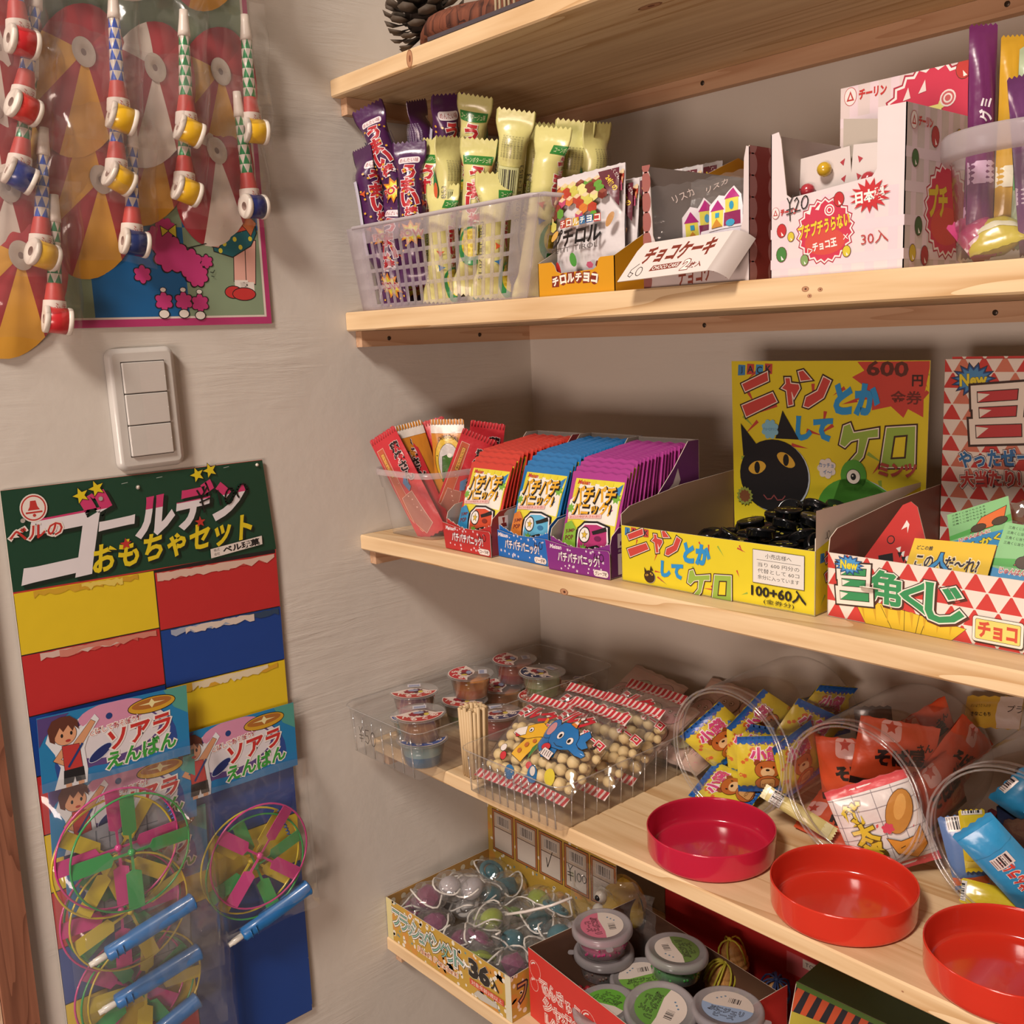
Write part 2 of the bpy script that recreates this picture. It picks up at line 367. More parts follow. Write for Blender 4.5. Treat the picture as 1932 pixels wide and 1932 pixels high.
# knots of the boards
def knot(par, x, z, rx, rz, face, m=KNOT, y=None):
    mb = MB(); ink = Ink(mb, frame((0, -0.0001, 0), (1, 0, 0), (0, 0, 1)) if face == 'front' else frame((0, 0, -0.0001), (1, 0, 0), (0, -1, 0)))
    ink.poly(ell(x, z, rx, rz, 16), P('#8d5f40', 0.6)); ink.poly(ell(x, z, rx * 0.82, rz * 0.88, 14), P('#b3835f', 0.6)); ink.poly(ell(x + rx * .1, z, rx * 0.3, rz * 0.4, 10), m)
    mb.build('knot', par)
sh = [o for o in C.objects if o.name.startswith('wall_shelf')]
knot(sh[0], 0.148, 0.0095, 0.0052, 0.0088, 'front')
for x, y in ((0.42, -0.05), (0.47, -0.075), (0.62, -0.14)): knot(sh[0], x, y, 0.013, 0.005, 'under')
knot(sh[1], 0.603, 0.012, 0.003, 0.002, 'front', KNOT2); knot(sh[1], 0.6065, 0.007, 0.0018, 0.0014, 'front', KNOT2); knot(sh[1], 0.615, 0.011, 0.002, 0.0015, 'front', KNOT2)
knot(sh[2], 0.345, 0.0035, 0.0055, 0.0032, 'front', KNOT2)
knot(sh[3], 0.69, 0.009, 0.001, 0.0007, 'front', KNOT2)
# ================================================================ left wall: card with party toys, switch, toy board
YW, ZW = (0, 1, 0), (0, 0, 1)
def wallm(x, y, z, rot=0.0):
    a = math.radians(rot); return mat4((x, y, z), (0, math.cos(a), math.sin(a)), (0, -math.sin(a), math.cos(a)))
XY = ((0, 0, 0), (1, 0, 0), (0, 1, 0))
FR = frame(*XY)
def fro(z): return frame((0, 0, z), (1, 0, 0), (0, 1, 0))
BLK = '#1c1a1c'; WHT = '#e9e2da'
def cloud(cx, cy, r, n=7, k=0.28, ph=0.0):
    return [(cx + r * (1 - k + k * abs(math.sin(n * t / 2 + ph))) * math.cos(t), cy + r * (1 - k + k * abs(math.sin(n * t / 2 + ph))) * math.sin(t)) for t in [2 * PI * i / (n * 6) for i in range(n * 6)]]
# --- display card -------------------------------------------------
dc = thing('display_card', 'magenta-bordered picture card with a pink poodle, hung behind the bagged party toys', 'poster', mw=wallm(0.001, -0.386, 0.0925))
mb = MB(); mb.slab(rect(-0.37, 0, 0, 0.42), fro(0.0018), 0.0016, P('#b2366f'), P('#8a7a6a'), P('#d8cfc6'))
ink = Ink(mb, fro(0.0018))
ink.poly(rect(-0.37, 0.0075, -0.0055, 0.42), '#dcd0c6')
ink.poly(rect(-0.37, 0.0095, -0.008, 0.42), '#84987c')
ink.polys([rect(-0.1895, 0.0095, -0.093, 0.098), rect(-0.093, 0.098, -0.008, 0.19), rect(-0.286, 0.098, -0.1895, 0.19)], '#0e5f9a')
# girl's legs, skirt, arm, shoes
g = [[(-0.040, 0.045), (-0.037, 0.087), (-0.022, 0.087), (-0.023, 0.045)], [(-0.026, 0.045), (-0.024, 0.087), (-0.004 - 0.008, 0.087), (-0.016, 0.042)]]
for q in g: ink.poly(q, '#e0ac9e', BLK, 0.0009)
ink.polys([rect(-0.040, 0.036, -0.0245, 0.046), rect(-0.0335, 0.034, -0.0175, 0.044)], '#e6dfd6')
ink.poly(ell(-0.042, 0.0335, 0.0095, 0.006), '#c13434', BLK, 0.0009); ink.poly(ell(-0.030, 0.0315, 0.013, 0.0062), '#c13434', BLK, 0.0009)
ink.poly([(-0.060, 0.0755), (-0.040, 0.070), (-0.018, 0.082), (-0.0105, 0.095), (-0.012, 0.112), (-0.05, 0.10), (-0.061, 0.088)], '#17616b', BLK, 0.001)
ink.polys([ell(x, y, 0.0023, 0.0026, 10) for x, y in ((-0.048, 0.083), (-0.036, 0.088), (-0.030, 0.080), (-0.018, 0.089), (-0.053, 0.076), (-0.028, 0.098))], '#d8cf3c')
ink.poly([(-0.060, 0.094), (-0.055, 0.118), (-0.030, 0.125), (-0.014, 0.112), (-0.022, 0.098), (-0.045, 0.092)], '#c04a35', BLK, 0.0008)
ink.poly([(-0.062, 0.080), (-0.064, 0.090), (-0.048, 0.104), (-0.039, 0.099), (-0.055, 0.079)], '#e0ac9e', BLK, 0.0008)
ink.poly([(-0.036, 0.112), (-0.018, 0.113), (-0.010, 0.105), (-0.017, 0.092), (-0.022, 0.099), (-0.03, 0.106)], '#b5683c', BLK, 0.0006)
ink.line([(-0.063, 0.084), (-0.096, 0.076)], 0.0011, BLK)
# poodle: curly pink body, bobbles
for (x, y, r) in ((-0.108, 0.071, 0.020), (-0.0895, 0.063, 0.0165), (-0.082, 0.051, 0.014)): ink.poly(cloud(x, y, r, 8, 0.2), BLK)
legs = ((-0.1195, 0.0245, 0.0095), (-0.0985, 0.0245, 0.0095), (-0.081, 0.0225, 0.0095), (-0.0700, 0.0645, 0.0070), (-0.139, 0.051, 0.009))
for x, y, r in legs: ink.poly(cloud(x, y, r + 0.0012, 6, 0.28), BLK)
ink.line([(-0.0775, 0.056), (-0.0705, 0.063)], 0.0018, BLK)
for x, y, r in legs: ink.poly(cloud(x, y, r, 6, 0.3), '#c2387c')
for x, y, r in legs[:3]:
    ink.poly(ell(x - 0.001, y - 0.0125, 0.0052, 0.0040, 12), '#e6dfd6', BLK, 0.0009); ink.poly(ell(x, y + 0.0115, 0.003, 0.0022, 8), '#e6dfd6', BLK, 0.0005)
for (x, y, r) in ((-0.108, 0.071, 0.0185), (-0.0895, 0.063, 0.015), (-0.082, 0.051, 0.0125), (-0.120, 0.086, 0.013), (-0.111, 0.096, 0.011)): ink.poly(cloud(x, y, r, 8, 0.2), '#c2387c')
ink.poly([(-0.1085, 0.094), (-0.100, 0.100), (-0.1005, 0.088)], '#e2d238', BLK, 0.0007); ink.poly([(-0.1085, 0.094), (-0.116, 0.098), (-0.115, 0.089)], '#e2d238', BLK, 0.0007)
ink.line([(-0.067, 0.054), (-0.064, 0.053), (-0.062, 0.056)], 0.0007, BLK); ink.line([(-0.066, 0.050), (-0.063, 0.049)], 0.0007, BLK)
mb.build('printed_card', dc)
# --- bagged party toys -----------------------------------------------
BAGF = film('bag_film', haze=0.035, rough=0.13, crinkle=0.6, scale=30, gain=0.9, tint=(0.995, 0.99, 0.99), dist=0.004)
def party_set(i, y, z, x, band, tube, tilt, lean, label, seq):
    rr = random.Random(i * 13 + 5)
    t = thing('bagged_party_horn', label, 'party toy', mw=wallm(x, y, z, lean), group='bagged party horns and paper balloons on the card')
    # paper balloon, folded nearly flat
    cx, cy = -0.029, 0.026; hx, hy = cx + 0.002, cy + 0.024; ang = math.radians(-16); ca, sa = math.cos(ang), math.sin(ang)
    mb = MB(); n = 36; cols = seq; cuts = [0, 5, 10, 14, 20, 25, 31, 36]
    def bal(k, r):
        th = 2 * PI * k / n + 0.3; ex, ey = 0.0440 * math.cos(th), 0.072 * math.sin(th); px, py = cx + ex * ca - ey * sa, cy + ex * sa + ey * ca
        return V((hx + (px - hx) * r, hy + (py - hy) * r, -0.0150 + 0.008 * (1 - r * r) + 0.0008 * math.sin(9 * th) * r))
    for q in range(7):
        a, b = cuts[q], cuts[q + 1]
        mb.surf(lambda u, w_: bal(a + (b - a) * u, 0.03 + 0.97 * w_), (b - a), 5, P(cols[q % len(cols)], 0.6), flip=True)
    mb.build('paper_balloon', t)
    mb = MB(); SIL = P('#b9aca0', 0.35, 'foil', 0.2)
    F = flat(((V((hx, hy, -0.0062))), V((1, 0, 0)), V((0, 1, 0)))); ring = [F(*p) for p in ell(0, 0, 0.0105, 0.0135, 24, 0.3)]; inn = [F(p[0], p[1], -0.0006) for p in ell(0, 0, 0.0024, 0.0032, 24, 0.3)]; md = [F(p[0], p[1], 0.0008) for p in ell(0, 0, 0.0065, 0.0085, 24, 0.3)]
    mb.add(ring + md + inn, [(k, (k + 1) % 24, 24 + (k + 1) % 24, 24 + k) for k in range(24)] + [(24 + k, 24 + (k + 1) % 24, 48 + (k + 1) % 24, 48 + k) for k in range(24)], SIL, True)
    mb.add(inn, [tuple(range(24))], P('#7d6c66'))
    mb.build('silver_disc', t)
    # horn: mouthpiece, checked tube, red bell, printed collar
    MB().lathe([(0.0012, 0.108), (0.0040, 0.1075), (0.0044, 0.100), (0.0056, 0.088), (0.0062, 0.083), (0.003, 0.0828)], P('#ddd2c6', 0.35), 18, (0, 0, 0), (0, 1, 0)).build('mouthpiece', t)
    mb = MB(); A, B = P(tube, 0.25, 'foil', 0.2), P('#d9cfc4', 0.25, 'foil', 0.3); rows, seg = 6, 5
    for j in range(rows):
        v0, v1 = 0.0835 - j * 0.0095, 0.0835 - (j + 1) * 0.0095; r0, r1 = 0.0052 + j * 0.00022, 0.0052 + (j + 1) * 0.00022
        for k in range(seg):
            a0, a1 = 2 * PI * (k + j * 0.5) / seg, 2 * PI * (k + 1 + j * 0.5) / seg
            pt = lambda v, r, a: V((r * math.cos(a), v, r * math.sin(a)))
            for s_ in range(4):
                b0, b1 = a0 + (a1 - a0) * s_ / 4, a0 + (a1 - a0) * (s_ + 1) / 4; f = (s_ + 1) / 4 if s_ < 2 else (4 - s_) / 4; g0 = s_ / 4 if s_ < 2 else (4 - s_) / 4; g1 = (s_ + 1) / 4 if s_ < 2 else (3 - s_) / 4
                q0, q1 = v1 + (v0 - v1) * 2 * g0, v1 + (v0 - v1) * 2 * g1
                mb.add([pt(v1, r1, b0), pt(v1, r1, b1), pt(q1, r0, b1), pt(q0, r0, b0)], [(0, 1, 2, 3)[::-1]], A, True)
                mb.add([pt(q0, r0, b0), pt(q1, r0, b1), pt(v0, r0, b1), pt(v0, r0, b0)], [(0, 1, 2, 3)[::-1]], B, True)
    mb.build('checked_tube', t)
    MB().lathe([(0.0064, 0.0275), (0.0070, 0.026), (0.0096, 0.008), (0.0102, 0.001), (0.0085, -0.001)], P('#b53a36', 0.5), 20, (0, 0, 0), (0, 1, 0)).build('red_bell', t)
    mb = MB(); mb.lathe([(0.0100, 0.0115), (0.0108, 0.001), (0.009, -0.002)], P('#ddd2c8', 0.5), 20, (0, 0, 0), (0, 1, 0))
    cyl = lambda a, b, e=0.0: V(((0.0104 + e) * math.sin(a / 0.0104), b, (0.0104 + e) * math.cos(a / 0.0104)))
    Ink(mb, cyl, 0.0001, 0.003, base=0.0004).text('ふえ', 0.002, 0.0058, 0.006, '#b04a48', bold=0.0)
    mb.build('printed_collar', t)
    # spool whistle lying across the bottom
    sp = Matrix.Translation((0.001, -0.0065, 0.005)) @ Matrix.Rotation(math.radians(tilt), 4, 'Z') @ Matrix.Rotation(math.radians(rr.choice((-4, 10, -8, 3))), 4, 'Y')
    mb = MB(); W1 = P('#dfd6ca', 0.4); ax = (1, 0, 0)
    mb.lathe([(0.0042, -0.0122), (0.0042, 0.0), (0.0042, 0.0122)], P('#b89a8e', 0.6), 18, ax=ax)
    mb.lathe([(0.0042, -0.0118), (0.0072, -0.0125), (0.0120, -0.0122), (0.0126, -0.0114), (0.0126, -0.0082), (0.0118, -0.0078), (0.0118, 0.0078), (0.0126, 0.0082), (0.0126, 0.0114), (0.0120, 0.0122), (0.0072, 0.0125), (0.0042, 0.0118)], W1, 28, ax=ax)
    s_ = mb.build('spool', t); s_.matrix_local = sp
    mb = MB().lathe([(0.0119, -0.0078), (0.0122, -0.0076), (0.0122, 0.0076), (0.0119, 0.0078)], P(band, 0.3, 'gloss'), 28, ax=ax)
    mb.build('colour_band', s_)
    # clear bag around it all
    mb = MB(); ph = rr.random() * 6
    def bag(side):
        def f(u, v):
            X = -0.072 + 0.098 * u; Y = -0.026 + 0.150 * v; e = (4 * u * (1 - u)) ** 0.5 * min(1, 5 * v + 0.02) * min(1, 5 * (1 - v) + 0.02)
            wr = 0.0012 * math.sin(31 * u + 9 * v + ph) + 0.0012 * math.sin(17 * v - 12 * u + 2 * ph)
            return V((X + 0.0015 * math.sin(14 * v + ph), Y + 0.002 * math.sin(8 * u + ph), 0.0215 * e + 0.5 * wr * e - 0.0020 - 0.006 * max(0, 1 - 3 * u)))
        return f
    mb.surf(bag(1), 18, 24, BAGF)
    mb.build('clear_bag', t)
    return t
BR = ['#a82e36', '#a82e36', '#d8ccc0', '#a82e36', '#a0303a', '#d8ccc0', '#a82e36']
BR2 = ['#a82e36', '#a0303a', '#a82e36', '#d29a34', '#a82e36', '#d29a34', '#a82e36']
sets = [(-0.6262, 0.3447, 0.038, '#c0292e', '#2a55b4', -6, -2, 'bagged party horn with a red spool, uppermost of the leftmost column'),
        (-0.6280, 0.2905, 0.032, '#c83a34', '#2a55b4', -5, -14, 'bagged party horn with blue checks and a red spool, second down in the leftmost column'),
        (-0.6359, 0.2331, 0.026, '#24367e', '#2e7a52', -14, -14, 'bagged party horn with a dark blue spool in the leftmost column'),
        (-0.6242, 0.1650, 0.019, '#dcae24', '#2a55b4', -8, -8, 'bagged party horn with a yellow spool near the card bottom left'),
        (-0.6182, 0.1062, 0.015, '#c0292e', '#2e7a52', -3, -6, 'bagged party horn with a red spool hanging lowest at the card edge'),
        (-0.5435, 0.2898, 0.036, '#dcae24', '#2a4fae', -15, -3, 'bagged party horn with bright blue checks above a yellow spool'),
        (-0.5482, 0.2363, 0.028, '#dcae24', '#2a4fae', -20, -6, 'bagged party horn with a yellow spool under the blue-checked one'),
        (-0.5379, 0.1781, 0.018, '#24305f', '#2a4fae', -4, -6, 'bagged party horn with a dark blue spool over the pink poodle'),
        (-0.4773, 0.2847, 0.036, '#dcae24', '#1f7c46', -18, -4, 'bagged party horn with green checks and yellow spool, left of the rightmost one'),
        (-0.4805, 0.2296, 0.026, '#dcae24', '#1f7c46', -14, -6, 'bagged party horn with a yellow spool above the girl picture'),
        (-0.4015, 0.2938, 0.027, '#dcae24', '#1f7c46', -2, -1, 'rightmost bagged party horn with green checks and a yellow spool'),
        (-0.4084, 0.2186, 0.020, '#232c66', '#1f7c46', -2, 3, 'rightmost bagged party horn with a small dark blue spool')]
sets += [(-0.5440, 0.4360, 0.040, '#dcae24', '#2a4fae', -10, -3, 'bagged party horn cut off by the photo top, above the blue-checked one'),
         (-0.4780, 0.4360, 0.041, '#c0292e', '#1f7c46', -10, -3, 'bagged party horn cut off by the photo top, second column from the right'),
         (-0.4060, 0.4400, 0.040, '#dcae24', '#1f7c46', -10, -2, 'bagged party horn cut off by the photo top, rightmost column'),
         (-0.6080, 0.4400, 0.042, '#dcae24', '#2a4fae', -10, -2, 'bagged party horn cut off by the photo top, leftmost column')]
for i, (y, z, x, bd, tb, ti, le, lb) in enumerate(sorted(sets, key=lambda s: s[1])):
    party_set(i, y, z, max(x - 0.006, 0.0185), bd, tb, ti, le, lb, BR if i % 2 else BR2)
# --- light switch -----------------------------------------------------
sw = thing('light_switch', 'white wall light switch with three wide rockers', 'light switch', mw=wallm(0.0005, -0.5357, 0.0118, 0.8))
PLW = P('#c6c2bc', 0.35, 'gloss')
def plate(mb, x0, y0, x1, y1, r, z0, z1, bev, m):
    a, b = rrect(x0, y0, x1, y1, r, 6), rrect(x0 + bev, y0 + bev, x1 - bev, y1 - bev, max(r - bev, 0.0004), 6); n = len(a)
    c = rrect(x0 + bev * .3, y0 + bev * .3, x1 - bev * .3, y1 - bev * .3, max(r - bev * .3, 0.0004), 6)
    mb.add([(p[0], p[1], z0) for p in a] + [(p[0], p[1], z0 + (z1 - z0) * .5) for p in a] + [(p[0], p[1], z0 + (z1 - z0) * .88) for p in c] + [(p[0], p[1], z1) for p in b],
           [(j * n + k, j * n + (k + 1) % n, (j + 1) * n + (k + 1) % n, (j + 1) * n + k) for j in range(3) for k in range(n)], m, True)
    mb.add([(p[0], p[1], z1) for p in b], [tuple(range(n))], m)
mb = MB(); plate(mb, -0.0345, -0.0605, 0.0345, 0.0605, 0.009, 0, 0.0085, 0.005, PLW)
Ink(mb, fro(0.0086)).poly(rect(-0.0222, -0.0472, 0.0222, 0.0472), '#3c332e')
mb.build('cover_plate', sw)
for k in range(3):
    mb = MB(); y0 = 0.0467 - (k + 1) * 0.0312; plate(mb, -0.0217, y0 + 0.0004, 0.0217, y0 + 0.0308, 0.0012, 0.0086, 0.0112, 0.0007, PLW)
    Ink(mb, fro(0.0112)).polys([rect(-0.005 + 0.0, y0 + 0.002 + j * 0.00135, 0.0195, y0 + 0.0028 + j * 0.00135) for j in range(20)], '#cdc6c0').poly(ell(0.0205, y0 + 0.0155, 0.0005, 0.0005, 8), '#f4f0ea')
    mb.build('rocker', sw)
# --- golden toy set board --------------------------------------------------
bd = thing('toy_display_board', 'green-headed toy board with red, yellow and blue fields, price 100 in black marker', 'display board', mw=wallm(0.002, -0.680, -0.054))
w0, H = 0.2755, 0.672
mb = MB(); mb.slab([(0, -H), (w0 - 0.001, -H), (w0 + 0.001, -0.1), (0.2685, -0.0), (0, 0.0005)], fro(0.0016), 0.0014, P('#b8342e'), P('#a89a88'), P('#cfc4b6'))
ink = Ink(mb, fro(0.0016))
YEL, RED, BLU, GRN = '#dcc022', '#bb2a2c', '#123f8e', '#123f2c'
def row(x0, x1, t, b, c): ink.poly([(x0, t), (x1, t - (x1 - x0) * 0.02), (x1, b - (x1 - x0) * 0.02), (x0, b)], c)
ink.poly(rect(0, -H, w0, -0.1), BLK)
ink.poly([(0, -0.0965), (w0 + 0.0015, -0.1015), (0.2688, -0.0005), (0, 0.0003)], GRN)
xm = 0.1365; tl = [0.0975 + 0.0613 * k for k in range(10)]; tr_ = [0.1025 + 0.0622 * k for k in range(10)]
for k in range(9):
    row(0.0005, xm - 0.0008, -tl[k] - 0.0006, -tl[k + 1] + 0.0006, (YEL, RED, BLU, RED, YEL, RED, BLU, YEL, RED)[k])
    row(xm + 0.0004, w0 + 0.0006, -tr_[k] - 0.0006, -tr_[k + 1] + 0.0006, (RED, BLU, YEL, RED, BLU, YEL, BLU, BLU, BLU)[k])
ink.poly(rect(xm + 0.0006, -H + 0.0006, w0 - 0.0002, -tr_[6]), BLU)
rr = random.Random(4)
def torn(x0, x1, yt, h, cols):
    for c in cols:
        a = x0 + (x1 - x0) * rr.uniform(0, 0.5); b = a + (x1 - a) * rr.uniform(0.5, 1.0); n = 14; y0 = yt - (a - x0) * 0.02 - 0.001
        up = [(a + (b - a) * i / n, y0 - (b - a) * 0.02 * i / n - abs(rr.gauss(0, h * 0.10))) for i in range(n + 1)]
        dn = [(p[0], p[1] - h * rr.uniform(0.35, 0.9)) for p in up[::-1]]
        ink.poly(up + dn, c)
torn(0.002, xm, -tl[0], 0.008, ('#c9a02c', '#c79a28', '#dcc65c')); torn(xm, w0, -tr_[0], 0.010, ('#b4473f', '#cfae9e', '#d2b4a4'))
torn(0.004, xm, -tl[1], 0.009, ('#c45a50', '#cfb4a8', '#c98070')); torn(xm, w0, -tr_[1], 0.009, ('#2d4460', '#d0c0b4', '#9aa4b8', '#d4c6ba'))
torn(xm, w0, -tr_[2], 0.010, ('#cfa02c', '#d8cdb4', '#dccfae'))
# lettering of the header
for dx, dy, c in ((0.0032, -0.0028, '#0c1f17'),):
    ink.text('ゴ', 0.055 + dx, -0.0530 + dy, 0.072, c, 0.068, 3, 0.30, bold=0.06)
    ink.text('ールデン', 0.165 + dx, -0.0405 + dy, 0.042, c, 0.155, 4, 0.25, bold=0.06)
ink.text('ゴ', 0.055, -0.0530, 0.072, '#dcd8dc', 0.068, 3, 0.30, bold=0.05)
ink.text('ールデン', 0.165, -0.0405, 0.042, '#dcd8dc', 0.155, 4, 0.25, bold=0.05)
def clipped(t, x, y, h, col, w, rot, shear, bold, cut, slope):
    fs0 = len(ink.mb.f); v0 = len(ink.mb.v); ink.text(t, x, y, h, col, w, rot, shear, bold=bold)
    vs = ink.mb.v[v0:]; fs = ink.mb.f[fs0:]; mi = ink.mb.m[fs0:]
    del ink.mb.v[v0:]; del ink.mb.f[fs0:]; del ink.mb.m[fs0:]; del ink.mb.sm[fs0:]
    out_v, out_f = [], []
    for f in fs:
        P_ = [vs[k - v0] for k in f]; o = []
        for a, b in zip(P_, P_[1:] + P_[:1]):
            da, db = a[1] - cut - slope * a[0], b[1] - cut - slope * b[0]
            if da >= 0: o.append(a)
            if (da >= 0) != (db >= 0): s_ = da / (da - db); o.append(tuple(a[i] + (b[i] - a[i]) * s_ for i in range(3)))
        if len(o) > 2: out_f.append(tuple(range(len(out_v), len(out_v) + len(o)))); out_v += o
    ink.mb.add(out_v, out_f, P(col))
clipped('ゴ', 0.055, -0.0530, 0.072, '#c4386c', 0.068, 3, 0.30, 0.05, -0.034, 0.05)
clipped('ールデン', 0.165, -0.0405, 0.042, '#c4386c', 0.155, 4, 0.25, 0.05, -0.0425, 0.045)
ink.text('おもちゃセット', 0.165, -0.0770, 0.027, '#0c1f17', 0.172, 3, 0.2, bold=0.045)
ink.text('おもちゃセット', 0.163, -0.0750, 0.027, '#d9c420', 0.172, 3, 0.2, bold=0.035)
ink.poly(ell(0.027, -0.0195, 0.0125, 0.0135, 28), '#e0d8d0'); ink.poly(ell(0.027, -0.0195, 0.0113, 0.0122, 28), '#b8342e'); ink.poly(ell(0.027, -0.0195, 0.0100, 0.0108, 28), '#e0d8d0')
ink.poly([(0.0215, -0.0215), (0.0235, -0.018), (0.0245, -0.0125), (0.0295, -0.0125), (0.0305, -0.018), (0.0325, -0.0215)], '#b8342e'); ink.poly(rect(0.0195, -0.0245, 0.0345, -0.0228), '#b8342e'); ink.poly(ell(0.027, -0.0265, 0.0016, 0.0016, 8), '#b8342e')
ink.text('ベルの', 0.027, -0.0425, 0.0125, '#b8342e', 0.048, 2, 0.15, outs=[(0.10, '#e0d8d0')], bold=0.02)
for x, y in ((0.0715, -0.0135), (0.0870, -0.0085), (0.192, -0.0075), (0.2065, -0.0045)): ink.poly(star(x, y, 0.0080, 0.0034, 5, PI / 2 + 0.3), '#d9c420', BLK, 0.0006)
for x, y in ((0.110, -0.0680), (0.1905, -0.0575)): ink.poly(star(x, y, 0.0062, 0.0026, 5, PI / 2), '#b8342e')
ink.poly([(0.199, -0.0885), (0.199, -0.0985), (0.260, -0.0930), (0.260, -0.0835)], '#ddd6ce', BLK, 0.0003)
ink.text('株式', 0.206, -0.0905, 0.0032, '#3a3a3a', rot=4, bold=0.0).text('会社', 0.206, -0.0948, 0.0032, '#3a3a3a', rot=4, bold=0.0).text('ベル玩菓', 0.235, -0.0905, 0.0072, BLK, 0.043, 4, bold=0.04)
hw = lambda pts, w_=0.0018: ink.line(pts, w_, '#141414')
hw([(0.190, -0.024), (0.194, -0.032), (0.201, -0.0225)]); hw([(0.194, -0.032), (0.196, -0.048)]); hw([(0.192, -0.037), (0.203, -0.034)]); hw([(0.192, -0.042), (0.204, -0.040)])
hw([(0.213, -0.027), (0.215, -0.043)]); hw(ell(0.226, -0.0345, 0.0048, 0.0085, 14, -0.3) + [ell(0.226, -0.0345, 0.0048, 0.0085, 14, -0.3)[0]]); hw(ell(0.241, -0.031, 0.0060, 0.0078, 14, -0.4)[:11])
for x, y in ((0.016, -0.0300), (0.090, -0.0190), (0.128, -0.0125)): ink.poly(ell(x, y, 0.0022, 0.0022, 12), '#a7a29a')
for x, y in ((0.112, -0.007), (0.148, -0.0055), (0.222, -0.0035)): ink.line([(x, y), (x + 0.006, y + 0.0006)], 0.0006, '#9ba79f')
mb.build('printed_board', bd)
MB().lathe([(0, 0.0022), (0.0014, 0.0019), (0.0019, 0.0)], P('#c9c0b4', 0.3, 'gloss'), 14, (0.1285, -0.0125, 0.0016)).build('push_pin', bd)
MB().lathe([(0, 0.0022), (0.0014, 0.0019), (0.0019, 0.0)], P('#c9c0b4', 0.3, 'gloss'), 14, (0.262, -0.005, 0.0016)).build('push_pin', bd)
# --- flying disc toy bags -----------------------------------------------
TOYF = film('toy_bag_film', haze=0.04, rough=0.10, crinkle=0.6, scale=26, gain=1.3, dist=0.004)
def header(mb, w_, h, F):
    ink = Ink(mb, F, clip=(0, -h, w_, 0))
    ink.poly(rect(0, -h, w_, 0), '#1f7db4')
    ink.poly(ell(0.075, -0.052, 0.062, 0.050, 30), '#2a4a92'); ink.poly(ell(0.072, -0.040, 0.058, 0.038, 30), '#d9d6dc')
    ink.poly(ell(0.070, -0.036, 0.052, 0.030, 30), '#5b4682'); ink.poly(ell(0.072, -0.033, 0.047, 0.023, 30), '#d9d6dc'); ink.poly(ell(0.074, -0.012, 0.036, 0.013, 24), '#cf8fae')
    ink.poly([(0.0, -0.001), (0.03, -0.001), (0.006, -0.02), (0.0, -0.03)], '#54407c'); ink.poly([(0.125, 0), (w_, 0), (w_, -0.03), (0.135, -0.02)], '#4f9a8e')
    ink.poly([(0.0, -0.066), (0.05, -0.061), (0.10, -0.066), (w_, -0.058), (w_, -h), (0, -h)], '#2479b4')
    ink.poly(ell(0.112, -0.012, 0.0245, 0.0078, 26, 0.03), '#cda02c', BLK, 0.0008); ink.poly(ell(0.112, -0.0105, 0.021, 0.0052, 22, 0.03), '#a86a2c'); ink.poly(star(0.112, -0.0105, 0.014, 0.004, 4, 0, 0.35), '#e4dca0')
    ink.poly(ell(0.068, -0.0135, 0.0033, 0.0033, 14), '#1d3c7c')
    ink.poly(ell(0.057, -0.049, 0.013, 0.0048, 20, 0.55), '#1c2f6c', '#c9d4e4', 0.0006)
    ink.text('とばしてあそぼう♪', 0.073, -0.0245, 0.0062, '#c0483c', 0.050, 5, outs=[(0.13, '#f0ece8')], bold=0.0)
    ink.text('ソアラ', 0.098, -0.0370, 0.0190, '#c2322e', 0.064, 5, 0.1, outs=[(0.10, '#e8e4e0')], bold=0.035)
    ink.text('えんばん', 0.099, -0.0570, 0.0165, '#3a9a3c', 0.072, 5, 0.1, outs=[(0.10, '#e8e4e0')], bold=0.035)
    # a boy in a red vest holding the launcher
    ink.poly([(0.010, -0.079), (0.016, -0.062), (0.020, -0.048), (0.014, -0.040), (0.006, -0.026), (0.012, -0.010), (0.024, -0.006), (0.034, -0.012), (0.038, -0.020), (0.046, -0.016), (0.054, -0.008), (0.058, -0.014), (0.046, -0.030), (0.042, -0.040), (0.044, -0.062), (0.042, -0.079)], '#dfe3e8')
    ink.poly([(0.031, -0.034), (0.050, -0.013), (0.054, -0.016), (0.037, -0.040)], '#d39a72', BLK, 0.0004)
    ink.poly([(0.022, -0.034), (0.012, -0.046), (0.026, -0.056), (0.028, -0.051), (0.019, -0.046), (0.028, -0.038)], '#d39a72', BLK, 0.0004)
    ink.poly([(0.021, -0.033), (0.037, -0.034), (0.039, -0.058), (0.022, -0.058)], '#bb3a38', BLK, 0.0004)
    ink.poly([(0.021, -0.058), (0.040, -0.058), (0.041, -0.072), (0.032, -0.072), (0.031, -0.066), (0.029, -0.072), (0.020, -0.072)], '#1b1c20')
    ink.polys([rect(0.022, -0.0785, 0.0275, -0.072), rect(0.034, -0.0785, 0.0395, -0.072)], '#d39a72')
    ink.poly(ell(0.0245, -0.0215, 0.0108, 0.0108, 22), '#d9a07a', BLK, 0.0004)
    ink.poly([(0.010, -0.026), (0.0085, -0.014), (0.013, -0.006), (0.021, -0.0035), (0.030, -0.004), (0.037, -0.010), (0.0375, -0.019), (0.034, -0.015), (0.032, -0.020), (0.028, -0.013), (0.023, -0.019), (0.020, -0.014), (0.015, -0.023), (0.0145, -0.029)], '#5d3226')
    ink.polys([ell(0.0215, -0.0225, 0.0013, 0.0021, 8), ell(0.0305, -0.0215, 0.0013, 0.0021, 8)], BLK); ink.poly(ell(0.0270, -0.0285, 0.0026, 0.0014, 10), '#b03830')
    ink.line([(0.026, -0.055), (0.040, -0.035)], 0.0022, '#1c3a78')
